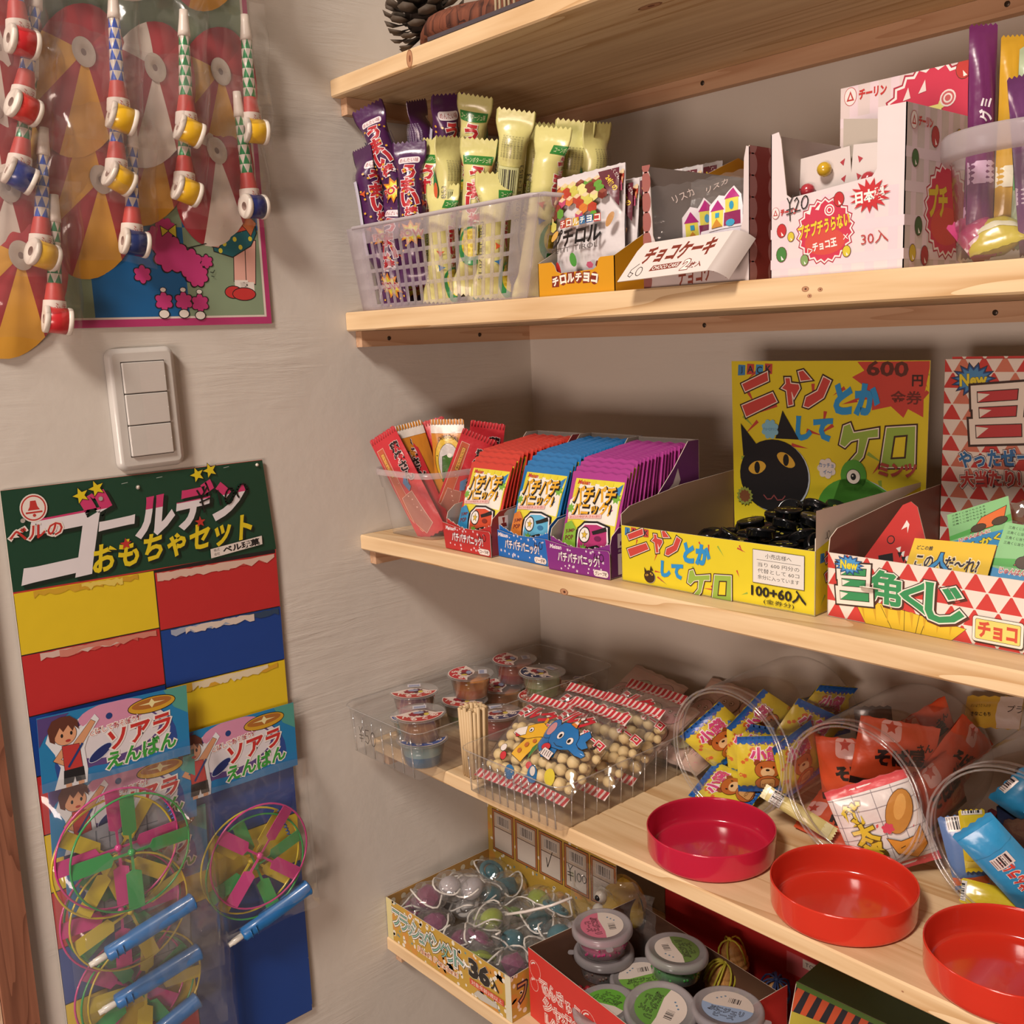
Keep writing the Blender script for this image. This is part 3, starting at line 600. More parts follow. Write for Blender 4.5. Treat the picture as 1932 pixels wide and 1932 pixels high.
def ring(mb, cx, cy, z, r, col, ph, nb=4, hub=True):
    m = P(col, 0.25, 'gloss'); n = 48
    mb.tube([(cx + r * math.cos(2 * PI * i / n), cy + r * math.sin(2 * PI * i / n), z) for i in range(n)], 0.00115, m, 6, closed=True)
    mb.lathe([(0, 0.0028), (0.003, 0.0022), (0.0040, 0.0), (0.0036, -0.002)], m, 16, (cx, cy, z))
    for k in range(nb):
        a = ph + 2 * PI * k / nb; ca, sa = math.cos(a), math.sin(a); q = lambda u, v, w_: V((cx + u * ca - v * sa, cy + u * sa + v * ca, z + w_))
        L = [(0.004, 0.0012), (0.019, 0.0014), (0.022, 0.0075), (r - 0.0012, 0.0078)]
        top = [q(u, h, 0.0012 * h / 0.0075 + 0.0002) for u, h in L]; bot = [q(u, -h, -0.0012 * h / 0.0075 + 0.0002) for u, h in L]
        t2 = [v + V((0, 0, -0.0007)) for v in top]; b2 = [v + V((0, 0, -0.0007)) for v in bot]
        mb.add(top + bot + t2 + b2, [(4 + k_, 5 + k_, 1 + k_, k_) for k_ in range(3)] + [(12 + k_, 8 + k_, 9 + k_, 13 + k_) for k_ in range(3)] + [(k_, k_ + 1, 9 + k_, 8 + k_) for k_ in range(3)] + [(5 + k_, 4 + k_, 12 + k_, 13 + k_) for k_ in range(3)], m, False)
def toy_bag(label, x, y, z, rot, rings, launch, hd=True, bagw=0.172, bagh=0.26, wide=(0.002, 0.150), hoff=0.0, seed=1, hs=1.0):
    t = thing('bagged_flying_disc_toy', label, 'toy', mw=wallm(x, y, z, rot), group='bagged flying disc toys on the board')
    mb = MB(); w_, h = 0.150 * hs, 0.0755
    mb.slab([(0, 0), (0, -h), (w_, -h), (w_, 0)], fro(0.001), 0.0006, P('#1f7db4'), P('#cfc6bc'))
    base = flat(fro(0.001)); header(mb, 0.150, h, (lambda a, b, e=0.0: base(a * hs, b, e)))
    mb.build('header_card', t)
    for (cx, cy, zz, r, col, ph) in rings:
        mb = MB(); ring(mb, cx, cy, zz, r, col, ph); mb.build({'#c93a86': 'pink_disc', '#2f9f52': 'green_disc', '#cdb92c': 'yellow_disc'}[col], t)
    if launch:
        (ax, ay), (bx, by), zz = launch; a = V((ax, ay, zz)); b = V((bx, by, zz + 0.002)); d = (b - a).normalized(); LB = P('#2473b8', 0.35, 'gloss')
        mb = MB(); mb.lathe([(0.0085, 0.0), (0.0095, 0.0006), (0.0098, 0.002), (0.0088, 0.003), (0.0088, (b - a).length * 0.70), (0.0080, (b - a).length * 0.72), (0.0080, (b - a).length - 0.002), (0.004, (b - a).length)], LB, 24, a, d)
        mb.lathe([(0.0062, 0.0012), (0.007, 0.001), (0.0086, 0.0)], P('#1a4f86', 0.5), 24, a, d)
        pr = mb.build('launcher_tube', t)
        u = d.cross(V((0, 0, 1))).normalized(); m_ = b - d * 0.012
        mb = MB(); 
        for off in (-0.0035, 0.0035): mb.tube([m_ + V((0, 0, 0.0082)) + u * 0.0055 + d * off, m_ + V((0, 0, 0.0086)) + d * off, m_ + V((0, 0, 0.0082)) - u * 0.0055 + d * off], 0.0007, LB, 5)
        mb.build('grip_rib', pr)
        MB().lathe([(0.0036, 0), (0.0036, 0.012), (0.0030, 0.0125), (0.0028, 0.017), (0, 0.0171)], P('#d8d6cc', 0.3, 'gloss'), 14, b, d).build('white_tip', pr)
        if seed in (1, 4):
            p0 = V((0.118, -0.118, 0.006)); mb = MB(); mb.tube([p0 + V((0.018 * math.sin(q * 0.02), -0.0011 * q * 0.9, 0)) + V((0.0016 * math.cos(q * 1.4), 0, 0.0016 * math.sin(q * 1.4))) for q in range(44)], 0.0009, P('#2358a8', 0.35, 'gloss'), 5); mb.build('twisted_rod', t)
    rr = random.Random(seed); ph = rr.random() * 5
    def bag(side):
        def f(u, v):
            X = wide[0] - 0.004 + (bagw) * u + 0.006 * (v - 1) * -1; Y = -h + 0.008 - hoff - bagh * (1 - v); e = (4 * u * (1 - u)) ** 0.45 * min(1, 5 * v + 0.03) * min(1, 8 * (1 - v) + 0.03)
            wr = 0.0013 * math.sin(24 * u + 8 * v + ph) + 0.0013 * math.sin(15 * v - 10 * u + 2 * ph)
            return V((X, Y + 0.002 * math.sin(9 * u + ph), 0.027 * e + wr * e + 0.0016))
        return f
    mb = MB(); mb.surf(bag(1), 20, 28, TOYF); mb.build('clear_bag', t)
    if seed < 4:
        mb = MB(); ink = Ink(mb, fro(0.0022)); ink.poly([(0.03, -0.128), (0.125, -0.112), (0.122, -0.158), (0.032, -0.175)], '#8d939c')
        ink.polys([rect(0.046 + 0.013 * k, -0.150, 0.0475 + 0.013 * k, -0.128) for k in range(5)] + [rect(0.04, -0.152, 0.115, -0.1505), rect(0.05, -0.138, 0.11, -0.137)], '#5c6470')
        mb.build('paper_insert', t)
    return t
Gc, Pk, Yc = '#2f9f52', '#c93a86', '#cdb92c'
toy_bag('third flying disc toy in the left stack, its yellow ring at the photo bottom', 0.0045, -0.664, -0.415, -2, [(0.062, -0.178, 0.009, 0.060, Gc, 0.5), (0.068, -0.176, 0.012, 0.060, Yc, -0.1), (0.055, -0.172, 0.006, 0.058, Pk, 0.9)], ((0.123, -0.214), (0.055, -0.238), 0.012), seed=3)
toy_bag('flying disc toy half hidden under the top one, yellow ring and blue launcher', 0.0095, -0.6725, -0.345, -3, [(0.070, -0.152, 0.010, 0.061, Yc, 0.35), (0.062, -0.150, 0.007, 0.061, Pk, 0.0), (0.066, -0.147, 0.004, 0.060, Gc, 0.7)], ((0.140, -0.222), (0.047, -0.2415), 0.014), seed=2)
toy_bag('topmost flying disc toy on the left of the board, pink, green and yellow rings', 0.0150, -0.6765, -0.2735, -2.2, [(0.063, -0.160, 0.006, 0.0625, Yc, 0.95), (0.0655, -0.1505, 0.009, 0.0620, Pk, 1.62), (0.0770, -0.1575, 0.013, 0.0610, Gc, 1.60 + PI)], ((0.138, -0.2330), (0.043, -0.2550), 0.014), seed=1)
toy_bag('flying disc toy hanging at the right of the board, pink ring in front', 0.0090, -0.5505, -0.3335, -0.5, [(0.081, -0.166, 0.006, 0.0600, Yc, 0.85), (0.0850, -0.1740, 0.0085, 0.0600, Gc, 0.3), (0.0885, -0.1610, 0.013, 0.0595, Pk, 0.85)], ((0.148, -0.224), (0.060, -0.247), 0.009), wide=(0.006, 0.15), bagw=0.158, bagh=0.190, seed=4)
# ================================================================ top shelf decoration
def panel(t, name, pts, fr, cf, ci, draw=None, th=0.0007, edge='#d9cdbd', clip=None):
    mb = MB(); mb.slab(pts, fr, th, P(cf) if isinstance(cf, str) else cf, P(ci), P(edge))
    if draw: draw(Ink(mb, fr, clip=clip))
    return mb.build(name, t)
BARK = wood('red_bark', '#3c2118', '#7a4632', 'z', 2.0, 0.8)
sl = thing('log_slice', 'reddish brown bark-edged log slice on the top shelf', 'wood slice', (0.190, -0.150, 0.3615))
mb = MB(); rr = random.Random(2); wob = [1 + 0.035 * math.sin(3 * a_) + 0.02 * math.sin(7 * a_ + 1) + rr.uniform(-.008, .008) for a_ in [2 * PI * i / 60 for i in range(60)]]
rr_ = [(0.118, 0.0), (0.127, 0.006), (0.126, 0.015), (0.121, 0.023), (0.115, 0.0265)]
vs = [(r * wob[i] * math.cos(2 * PI * i / 60), r * wob[i] * math.sin(2 * PI * i / 60), h) for r, h in rr_ for i in range(60)]
mb.add(vs, [(j * 60 + i, j * 60 + (i + 1) % 60, (j + 1) * 60 + (i + 1) % 60, (j + 1) * 60 + i) for j in range(4) for i in range(60)] + [tuple(range(60))[::-1]], BARK, True)
mb.build('bark_rim', sl)
MB().add([(v[0], v[1], 0.0266) for v in vs[240:]], [tuple(range(60))], wood('slice_face', '#8a5a40', '#b98a64', 'x', 1)).build('cut_face', sl)
mt = tag(MB().box(0.178, -0.2885, 0.3569, 0.62, -0.03, 0.3606, P('#4a4247', 0.8)).build('dark_mat'), 'thin dark grey mat under the log slice on the top shelf', 'mat')
def cone(label, x, y, z, r, rx, rz):
    t = thing('pine_cone', label, 'pine cone', (x, y, z), group='pine cones on the log slice')
    t.rotation_euler = (rx, 0, rz)
    mb = MB(); mb.ball((0, 0, 0), r * 0.55, P('#2c2119', 0.9), 12, 8, (1, 1, 1.1)); mb.build('core', t)
    sm = MB(); L = r * 0.62; w_ = r * 0.30
    vs = [(0, -w_ * .35, 0), (0, w_ * .35, 0), (L * .6, -w_ * .8, L * .12), (L * .6, w_ * .8, L * .12), (L * .93, -w_ * .75, L * .34), (L * .93, w_ * .75, L * .34), (L * 1.05, 0, L * .46), (L * .8, 0, L * .08), (L * .97, -w_ * .5, L * .22), (L * .97, w_ * .5, L * .22)]
    sm.add(vs, [(0, 2, 3, 1), (2, 4, 6), (2, 6, 3), (3, 6, 5), (0, 1, 7), (0, 7, 2), (1, 3, 7), (2, 7, 8), (3, 9, 7), (7, 9, 6, 8), (2, 8, 4), (3, 5, 9), (4, 8, 6), (5, 6, 9)], P('#4c4034', 0.75), True)
    first = None
    for k in range(64):
        ph = k * 2.39996; f = (k + 0.5) / 64; zz = (f * 2 - 1) * 0.85; rad = math.sqrt(max(0.0, 1 - zz * zz)) * r * 0.42
        if first is None: o = sm.build('scale', t); first = o
        else: o = first.copy(); C.objects.link(o); o.parent = t
        s_ = 0.62 + 0.42 * math.sqrt(1 - zz * zz)
        o.matrix_local = Matrix.Rotation(ph, 4, 'Z') @ Matrix.Translation((rad, 0, zz * r * 0.75)) @ Matrix.Rotation(-math.asin(zz) * 0.75, 4, 'Y') @ Matrix.Scale(s_, 4)
cone('large open pine cone on the left of the log slice', 0.104, -0.232, 0.4080, 0.040, 0.35, 0.4)
cone('pine cone behind the pale wooden sticks on the log slice', 0.255, -0.170, 0.4150, 0.036, -0.3, 1.3)
fn = thing('miniature_stick_fence', 'row of thin pale wooden sticks standing at the top shelf edge', 'decoration', (0.262, -0.272, 0.361))
PW = P('#cdbb98', 0.6)
for k, dx in enumerate((0.0, 0.0035, 0.0125, 0.0160, 0.0255, 0.0345, 0.044, 0.0475)):
    MB().tube([(dx, 0.002 * (k % 2), 0), (dx, 0.002 * (k % 2), 0.07)], 0.0013, PW, 6).build('stick', fn)
MB().box(-0.003, 0.0032, 0.045, 0.052, 0.0050, 0.049, PW).build('rail', fn)

# ================================================================ second shelf
def fmilky(name, col, tr=0.4, rough=0.35):
    if name in _M: return _M[name]
    m, nt, b = newmat(name); nt.nodes.remove(b); out = nt.nodes['Material Output']
    t_ = nt.nodes.new('ShaderNodeBsdfTransparent'); t_.inputs[0].default_value = (0.97, 0.95, 0.97, 1)
    p = nt.nodes.new('ShaderNodeBsdfPrincipled'); p.inputs['Base Color'].default_value = lin(col); p.inputs['Roughness'].default_value = rough
    tl_ = nt.nodes.new('ShaderNodeBsdfTranslucent'); tl_.inputs[0].default_value = lin(col)
    m0 = nt.nodes.new('ShaderNodeMixShader'); m0.inputs[0].default_value = 0.35; nt.links.new(p.outputs[0], m0.inputs[1]); nt.links.new(tl_.outputs[0], m0.inputs[2])
    m1 = nt.nodes.new('ShaderNodeMixShader')
    lw = nt.nodes.new('ShaderNodeLayerWeight'); lw.inputs[0].default_value = 0.35
    mr = nt.nodes.new('ShaderNodeMapRange'); mr.inputs['To Min'].default_value = tr; mr.inputs['To Max'].default_value = tr * 0.3
    nt.links.new(lw.outputs['Facing'], mr.inputs['Value']); nt.links.new(mr.outputs[0], m1.inputs[0])
    nt.links.new(m0.outputs[0], m1.inputs[1]); nt.links.new(t_.outputs[0], m1.inputs[2]); nt.links.new(m1.outputs[0], out.inputs[0])
    _M[name] = m; return m
MILK = fmilky('milky_plastic', '#ded6da', 0.93)
# basket: bottom rectangle -> larger top rectangle, slotted sides, rolled rim
bk = thing('plastic_basket', 'milky slotted plastic basket packed with snack sticks', 'basket', (0.030, -0.2835, 0.1034))
bw, bd_, bh, fl = 0.273, 0.140, 0.0905, 0.024
def bpt(u, w_, z):       # u,w in -1..1 around the plan, z height
    s = z / bh; return V((bw / 2 + u * (bw / 2 + fl * s * (1.15 if u > 0 else 0.6)), bd_ / 2 + w_ * (bd_ / 2 + 0.006 * s), z))
def basket_side(name, A, B, slots):
    mb = MB(); nu = 2 * slots + 2; zs = [0, 0.006, 0.022, 0.026, 0.040, 0.044, 0.056, 0.060, 0.072, bh]
    us = [0.0]; 
    for k in range(slots): a = 0.10 + 0.80 * (k + 0.18) / slots; us += [a, a + 0.80 * 0.66 / slots]
    us += [1.0]
    pts = [[bpt(A[0] + (B[0] - A[0]) * u, A[1] + (B[1] - A[1]) * u, z) for u in us] for z in zs]
    k = len(us); vs = [p for r in pts for p in r]; fs = []
    for j in range(len(zs) - 1):
        for i in range(k - 1):
            if j in (1, 3, 5, 7) and i % 2 == 1 and 1 <= i <= k - 3: continue
            fs.append((j * k + i, j * k + i + 1, (j + 1) * k + i + 1, (j + 1) * k + i))
    mb.add(vs, fs, MILK, True); o = mb.build(name, bk); md = o.modifiers.new('thickness', 'SOLIDIFY'); md.thickness = 0.0011; md.offset = 1; return o
basket_side('front_side', (-1, -1), (1, -1), 18); basket_side('right_side', (1, -1), (1, 1), 9)
basket_side('rear_side', (1, 1), (-1, 1), 18); basket_side('left_side', (-1, 1), (-1, -1), 9)
mb = MB(); mb.box(0.001, 0.001, 0.0002, bw - 0.001, bd_ - 0.001, 0.0014, MILK); mb.build('basket_floor', bk)
q = []
for (a, b) in (((-1, -1), (1, -1)), ((1, -1), (1, 1)), ((1, 1), (-1, 1)), ((-1, 1), (-1, -1))):
    for s_ in (0.04, 0.96): q.append(bpt(a[0] + (b[0] - a[0]) * s_, a[1] + (b[1] - a[1]) * s_, bh))
MB().tube(q, 0.0022, fmilky('milky_rim', '#d9d2d6', 0.25), 8, closed=True).build('rim', bk)

def stick_pack(label, base, top, yaw, kind, side='front', R=0.0138, seed=0):
    t = thing('snack_stick', label, 'snack', mw=stand(base, top, yaw), group='wrapped snack sticks in the basket')
    L = (V(top) - V(base)).length; L0, L1 = 0.013, L - 0.013; rr = random.Random(seed); hw = 0.0195
    base_c = {'purple': '#4a2050', 'green': '#d2cc84'}[kind]
    def rad(v):
        d = min(v, L - v); s = max(0.0, min(1.0, (d - 0.009) / 0.024)); s = s * s * (3 - 2 * s); return s
    def Fp(a, v, e=0.0):      # a = signed half-arc coordinate (metres round the wrapper), +-2*hw covers the whole
        s = rad(v); th = a / (2 * hw) * PI * 1.0; w_ = hw + (R - hw) * s; dep = R * s + 0.0004
        # s=0 -> flat crimp (x = triangle wave), s=1 -> round
        flat_x = (a if abs(a) <= hw else (2 * hw - abs(a)) * (1 if a > 0 else -1)); fz = 0.0003 if abs(a) <= hw else -0.0003
        x = (1 - s) * flat_x + s * R * math.sin(th); z = (1 - s) * fz + s * R * math.cos(th)
        if v > L - 0.009: x *= 1.0
        k = 1 + e / max(R, 0.001) ; n = V((math.sin(th), 0, math.cos(th))) * e
        return V((x, v, z + 0.0009 * s * math.sin(60 * v + seed))) + n
    mb = MB(); nu = 32; vs = []; rows_ = [0, 0.004, 0.008, 0.011, 0.014, 0.018, 0.022, 0.027, 0.033] + [0.033 + (L - 0.066) * k / 8 for k in range(1, 8)] + [L - x for x in (0.033, 0.027, 0.022, 0.018, 0.014, 0.011, 0.008, 0.004, 0)]
    for j, v in enumerate(rows_):
        for i in range(nu):
            a = -2 * hw + 4 * hw * i / nu; p = Fp(a, v)
            if j in (0, len(rows_) - 1): p.y += 0.0013 * (1 if i % 2 else -1)
            vs.append(p)
    m = P(base_c, 0.32, 'foil')
    mb.add(vs, [(j * nu + i, j * nu + (i + 1) % nu, (j + 1) * nu + (i + 1) % nu, (j + 1) * nu + i) for j in range(len(rows_) - 1) for i in range(nu)], m, True)
    off = {'front': 0, 'back': 2 * hw, 'side': hw}[side]
    def F2(a, v, e=0.0):
        b = a + off
        while b > 2 * hw: b -= 4 * hw
        while b < -2 * hw: b += 4 * hw
        return Fp(b, v, e)
    ink = Ink(mb, F2, 0.00012, 0.0028, 0.32, 'foil', base=0.00035)
    c = L
    if kind == 'purple':
        ink.poly(rrect(-0.012, c - 0.024, 0.012, c - 0.0165, 0.003), '#e6dfe2'); ink.text('めんたい味', 0, c - 0.0202, 0.0052, '#a02c34', 0.020, bold=0.0)
        for k, ch in enumerate('うまい'): ink.text(ch, 0.001 * (-1) ** k, c - 0.034 - 0.0145 * k, 0.0145, '#b52c34', outs=[(0.09, '#e9e2e4')], bold=0.05)
        ink.text('棒', 0.002, c - 0.0765, 0.0115, '#b52c34', outs=[(0.08, '#e9e2e4')], bold=0.03)
        ink.poly(star(0.001, c - 0.098, 0.014, 0.008, 9), '#d98c2c'); ink.poly(star(0.001, c - 0.098, 0.010, 0.006, 9, 0.2), '#e5dc4a'); ink.text('POW', 0.001, c - 0.098, 0.007, '#c0342c', outs=[(0.08, '#f0ece6')], bold=0.04)
        ink.polys([ell(x, y, 0.0012, 0.0012, 7) for x, y in [(rr.uniform(-0.016, 0.016), c - rr.uniform(0.028, 0.12)) for _ in range(26)]], '#d8a436')
        ink.polys([star(x, c - y, 0.004, 0.0015, 3, rr.random()) for x, y in ((-0.014, 0.05), (0.014, 0.066), (-0.013, 0.088))], '#c9542c')
        ink.poly(rect(0.0185, c - 0.115, 0.0245, c - 0.035), '#c9c6d8'); ink.text('21.07.14.S+BS3', 0.0215, c - 0.075, 0.0032, '#3a3648', 0.055, 90, bold=0.0)
        ink.poly(rect(-0.0245, c - 0.115, -0.0185, c - 0.035), '#c9c6d8')
    else:
        ink.poly(rect(-0.0155, c - 0.0245, 0.0155, c - 0.0160), '#2f7c34'); ink.text('コーンポタージュ味', 0, c - 0.0202, 0.0052, '#d9dcae', 0.026, bold=0.0)
        for k, ch in enumerate('うまい'): ink.text(ch, 0.001 * (-1) ** k, c - 0.034 - 0.0145 * k, 0.0145, '#b52c34', outs=[(0.09, '#e9e6d4')], bold=0.05)
        ink.text('棒', 0.002, c - 0.0765, 0.0115, '#b52c34', outs=[(0.08, '#e9e6d4')], bold=0.03)
        ink.poly(ell(0, c - 0.102, 0.013, 0.019, 20), '#2f8a4a'); ink.poly(ell(0, c - 0.099, 0.0095, 0.014, 20), '#e2d048')
        ink.polys([ell(x * 0.0042 - 0.0063 + 0.0021 * (y % 2), c - 0.089 - 0.0042 * y, 0.0017, 0.0017, 7) for x in range(4) for y in range(5)], '#c9ae2c')
        ink.polys([star(x, c - y, 0.004, 0.0015, 3, rr.random()) for x, y in ((-0.014, 0.085), (0.0145, 0.079))], '#2c6fa8'); ink.polys([star(x, c - y, 0.004, 0.0015, 3, rr.random()) for x, y in ((0.014, 0.10), (-0.015, 0.07))], '#c9542c')
        ink.poly([(0.0165, c - 0.028), (0.0235, c - 0.05), (0.0250, c - 0.095), (0.0165, c - 0.118)], '#257a44'); ink.poly(ell(0.0205, c - 0.055, 0.0028, 0.010, 12), '#d2603c'); ink.poly(ell(0.0208, c - 0.080, 0.0034, 0.011, 12), '#d6c23c'); ink.poly(cloud(0.0185, c - 0.068, 0.002, 5), '#e6e4d4')
        ink.text('21.07.18.M+B53', 0.0285, c - 0.075, 0.0034, '#4a4a3a', 0.055, 90, bold=0.0); ink.text('21.07.18.L+B53', -0.0285, c - 0.075, 0.0034, '#4a4a3a', 0.055, 90, bold=0.0)
    b2 = 2 * hw
    for k in range(7): ink.text('原材料名内容量保存方法', b2 - 0.0065 + 0.0024 * k - 0.0, c - 0.032, 0.0016, '#4a4636' if kind == 'green' else '#b9b0c6', 0.020, 90, bold=0.0)
    ink.bars(b2 - 0.0075, c - 0.078, b2 + 0.0075, c - 0.050, '#3a382c', 20, '#cfd29a' if kind == 'green' else '#cbc6d2')
    for k in range(3): ink.text('プラ内容量', b2 - 0.003 + 0.003 * k, c - 0.090, 0.0018, '#5a5644', 0.014, 90, bold=0.0)
    mb.build('wrapper', t); return t
CY = math.atan2(0.87, 0.75)
G1 = 'pale green corn snack stick, '; G2 = 'purple snack stick, '
sticks = [
 ((0.0638, -0.2024, 0.1782), (0.0842, -0.2350, 0.3252), CY + 1.0, 'purple', 'side', G2 + 'seen edge-on with a narrow dark pointed top'),
 ((0.0822, -0.2450, 0.1797), (0.0407, -0.2700, 0.3238), CY - 0.3, 'purple', 'front', G2 + 'tallest and leaning left against the wall'),
 ((0.0675, -0.2027, 0.1914), (0.1396, -0.2350, 0.3212), CY + 0.5, 'purple', 'front', G2 + 'poking up just left of the rearmost green band wrapper'),
 ((0.1072, -0.1904, 0.1822), (0.1723, -0.2250, 0.3151), CY - 0.2, 'green', 'front', G1 + 'highest one, green band under its top'),
 ((0.2836, -0.1936, 0.1179), (0.3251, -0.2050, 0.2637), CY + 0.7, 'green', 'back', G1 + 'rightmost one at the back of the basket'),
 ((0.2117, -0.2042, 0.1300), (0.2591, -0.2150, 0.2740), CY + 0.4, 'green', 'back', G1 + 'mostly hidden behind the slanting right one'),
 ((0.2652, -0.2066, 0.1225), (0.3131, -0.2220, 0.2659), CY - 0.1, 'green', 'back', G1 + 'barcode side out, second from the right'),
 ((0.2101, -0.2323, 0.1398), (0.2616, -0.2500, 0.2817), CY - 0.15, 'green', 'back', G1 + 'tall, barcode side facing out, in the middle'),
 ((0.0957, -0.2299, 0.1296), (0.1216, -0.2400, 0.2790), CY - 0.7, 'green', 'front', G1 + 'leftmost green one, beside the purple ones'),
 ((0.1262, -0.2449, 0.1261), (0.1652, -0.2550, 0.2727), CY + 0.6, 'green', 'back', G1 + 'front row, left of the red lettered one'),
 ((0.1075, -0.2652, 0.1263), (0.0984, -0.2580, 0.2779), CY - 0.2, 'purple', 'front', G2 + 'front one with its lettering upright above the basket rim'),
 ((0.0490, -0.2629, 0.1283), (0.0371, -0.2780, 0.2791), CY - 0.9, 'purple', 'side', G2 + 'leftmost and shortest, with a pale date strip'),
 ((0.1941, -0.2620, 0.1113), (0.2192, -0.2620, 0.2612), CY - 0.1, 'green', 'front', G1 + 'red brush lettering above the middle of the rim'),
 ((0.2833, -0.2634, 0.0995), (0.3114, -0.2500, 0.2578), CY - 0.5, 'green', 'side', G1 + 'slanting at the right end, dark green side out')]
for k, (b, tp, yw, kd, sd, lb) in enumerate(sticks):
    stick_pack(lb, b, tp, yw, kd, sd, seed=k)
for k in range(5):    # lower ones filling the left and the middle of the basket
    x = (0.068, 0.150, 0.170, 0.232, 0.045)[k]; stick_pack((G2 if x < 0.09 else G1) + ('low behind the basket slots at the left' if x == 0.068 else 'low behind the rim, left of the lettered one' if x == 0.150 else 'sunk in the second row behind the rim' if x == 0.170 else 'low between the tall barcode one and the slanting one' if x == 0.232 else 'deepest at the left end behind the slots'), (x, -0.268 + (0.04 if k in (2, 4) else 0), 0.1060), (x + 0.008, -0.262 + (0.04 if k in (2, 4) else 0), 0.226), CY - 0.6 + 0.2 * k, 'purple' if x < 0.09 else 'green', 'front' if k % 2 == 0 else 'side', seed=20 + k)

# --- flat pouches, used for many sweets -----------------------------------
def pouch(t, w_, h, th, mat_, draw=None, name='pouch', crimp=0.006, back=None, nu=12, nv=16, zig=True, wrinkle=0.0007, seed=0, kind='foil', rough=0.32):
    """sealed flat bag: x across (centred), y up from 0, bulging by th; draw(ink) prints its front"""
    ph = seed * 1.7
    def Z_(a, v):
        u = (a / w_ + 0.5); d = min(v, h - v); e = max(0.0, min(1.0, (d - crimp) / (h * 0.28))); s = e * (2 - e); c = max(0.0, 4 * u * (1 - u)) ** 0.6
        return th / 2 * s * c + (wrinkle * math.sin(a / w_ * 19 + v / h * 13 + ph) * s * 0.6 if s > 0 else 0)
    F = lambda a, v, e=0.0: V((a, v, Z_(a, v) + e + 0.0002))
    B = lambda a, v: V((a, v, -Z_(a, v) - 0.0002))
    mb = MB()
    zg = lambda u, v: (0.0008 * (1 if int(round(u * nu)) % 2 else -1) * (1 if v in (0.0, 1.0) else 0)) if zig else 0
    fv = [0, crimp / h * 0.5, crimp / h] + [crimp / h + (1 - 2 * crimp / h) * k / (nv - 4) for k in range(1, nv - 4)] + [1 - crimp / h, 1 - crimp / h * 0.5, 1.0]
    n2 = len(fv) - 1
    mb.surf(lambda u, v: F((u - 0.5) * w_, fv[int(round(v * n2))] * h) + V((0, zg(u, v), 0)), nu, n2, mat_)
    mb.surf(lambda u, v: B((u - 0.5) * w_, fv[int(round(v * n2))] * h) + V((0, zg(u, v), 0)), nu, n2, back or mat_, flip=True)
    if draw: draw(Ink(mb, F, 0.00009, 0.0042 if h < 0.1 else 0.005, rough, kind, base=0.0003, clip=(-w_ / 2, 0, w_ / 2, h)))
    return mb.build(name, t)

# --- yellow carton of mini chocolates --------------------------------------
YB = '#cf9318'
tb = thing('yellow_sweet_carton', 'yellow counter carton with low notched front holding silver-white sweet bags', 'box', (0.3157, -0.2805, 0.1033))
def dr(ink):
    for k, ch in enumerate('チロルチョコ'):
        x = 0.0225 + 0.0098 * k; y = 0.0125 + 0.0022 * (1 - ((k - 2.5) / 2.5) ** 2)
        ink.poly(ell(x, y, 0.0050, 0.0055, 12) if k % 2 else rect(x - 0.0046, y - 0.005, x + 0.0046, y + 0.005), '#7c2c1c'); ink.text(ch, x, y, 0.0068, '#efe8da', rot=(2.5 - k) * 4, bold=0.05)
panel(tb, 'front_panel', [(0, 0), (0.0952, 0), (0.0952, 0.0300), (0.079, 0.0300), (0.0765, 0.0285), (0.0745, 0.0225), (0.070, 0.0200), (0.029, 0.0195), (0.024, 0.0215), (0.0215, 0.027), (0.018, 0.0300), (0, 0.0300)], frame((0, 0, 0), (1, 0, 0), (0, 0, 1)), YB, '#9a9086', dr)
panel(tb, 'side_panel', [(0, 0), (0.200, 0), (0.200, 0.118), (0.178, 0.124), (0.10, 0.095), (0.045, 0.052), (0, 0.030)], frame((0.0952, 0, 0), (0, 1, 0), (0, 0, 1)), YB, '#a89e90')
panel(tb, 'side_panel', [(-0.200, 0), (0, 0), (0, 0.030), (-0.045, 0.052), (-0.10, 0.095), (-0.178, 0.124), (-0.200, 0.118)], frame((0, 0, 0), (0, -1, 0), (0, 0, 1)), YB, '#a89e90')
panel(tb, 'base_panel', rect(0.001, 0.001, 0.0945, 0.199), frame((0, 0, 0.001), (1, 0, 0), (0, 1, 0)), '#9a9086', '#9a9086')
panel(tb, 'back_panel', rect(0.0, 0, 0.0952, 0.118), frame((0.0952, 0.200, 0), (-1, 0, 0), (0, 0, 1)), YB, '#a87c1c')
TC = ['#b0402c', '#6e2a20', '#b9486c', '#c9c25a', '#5f9a34', '#cf7a34', '#d9d488', '#8a3a2c']
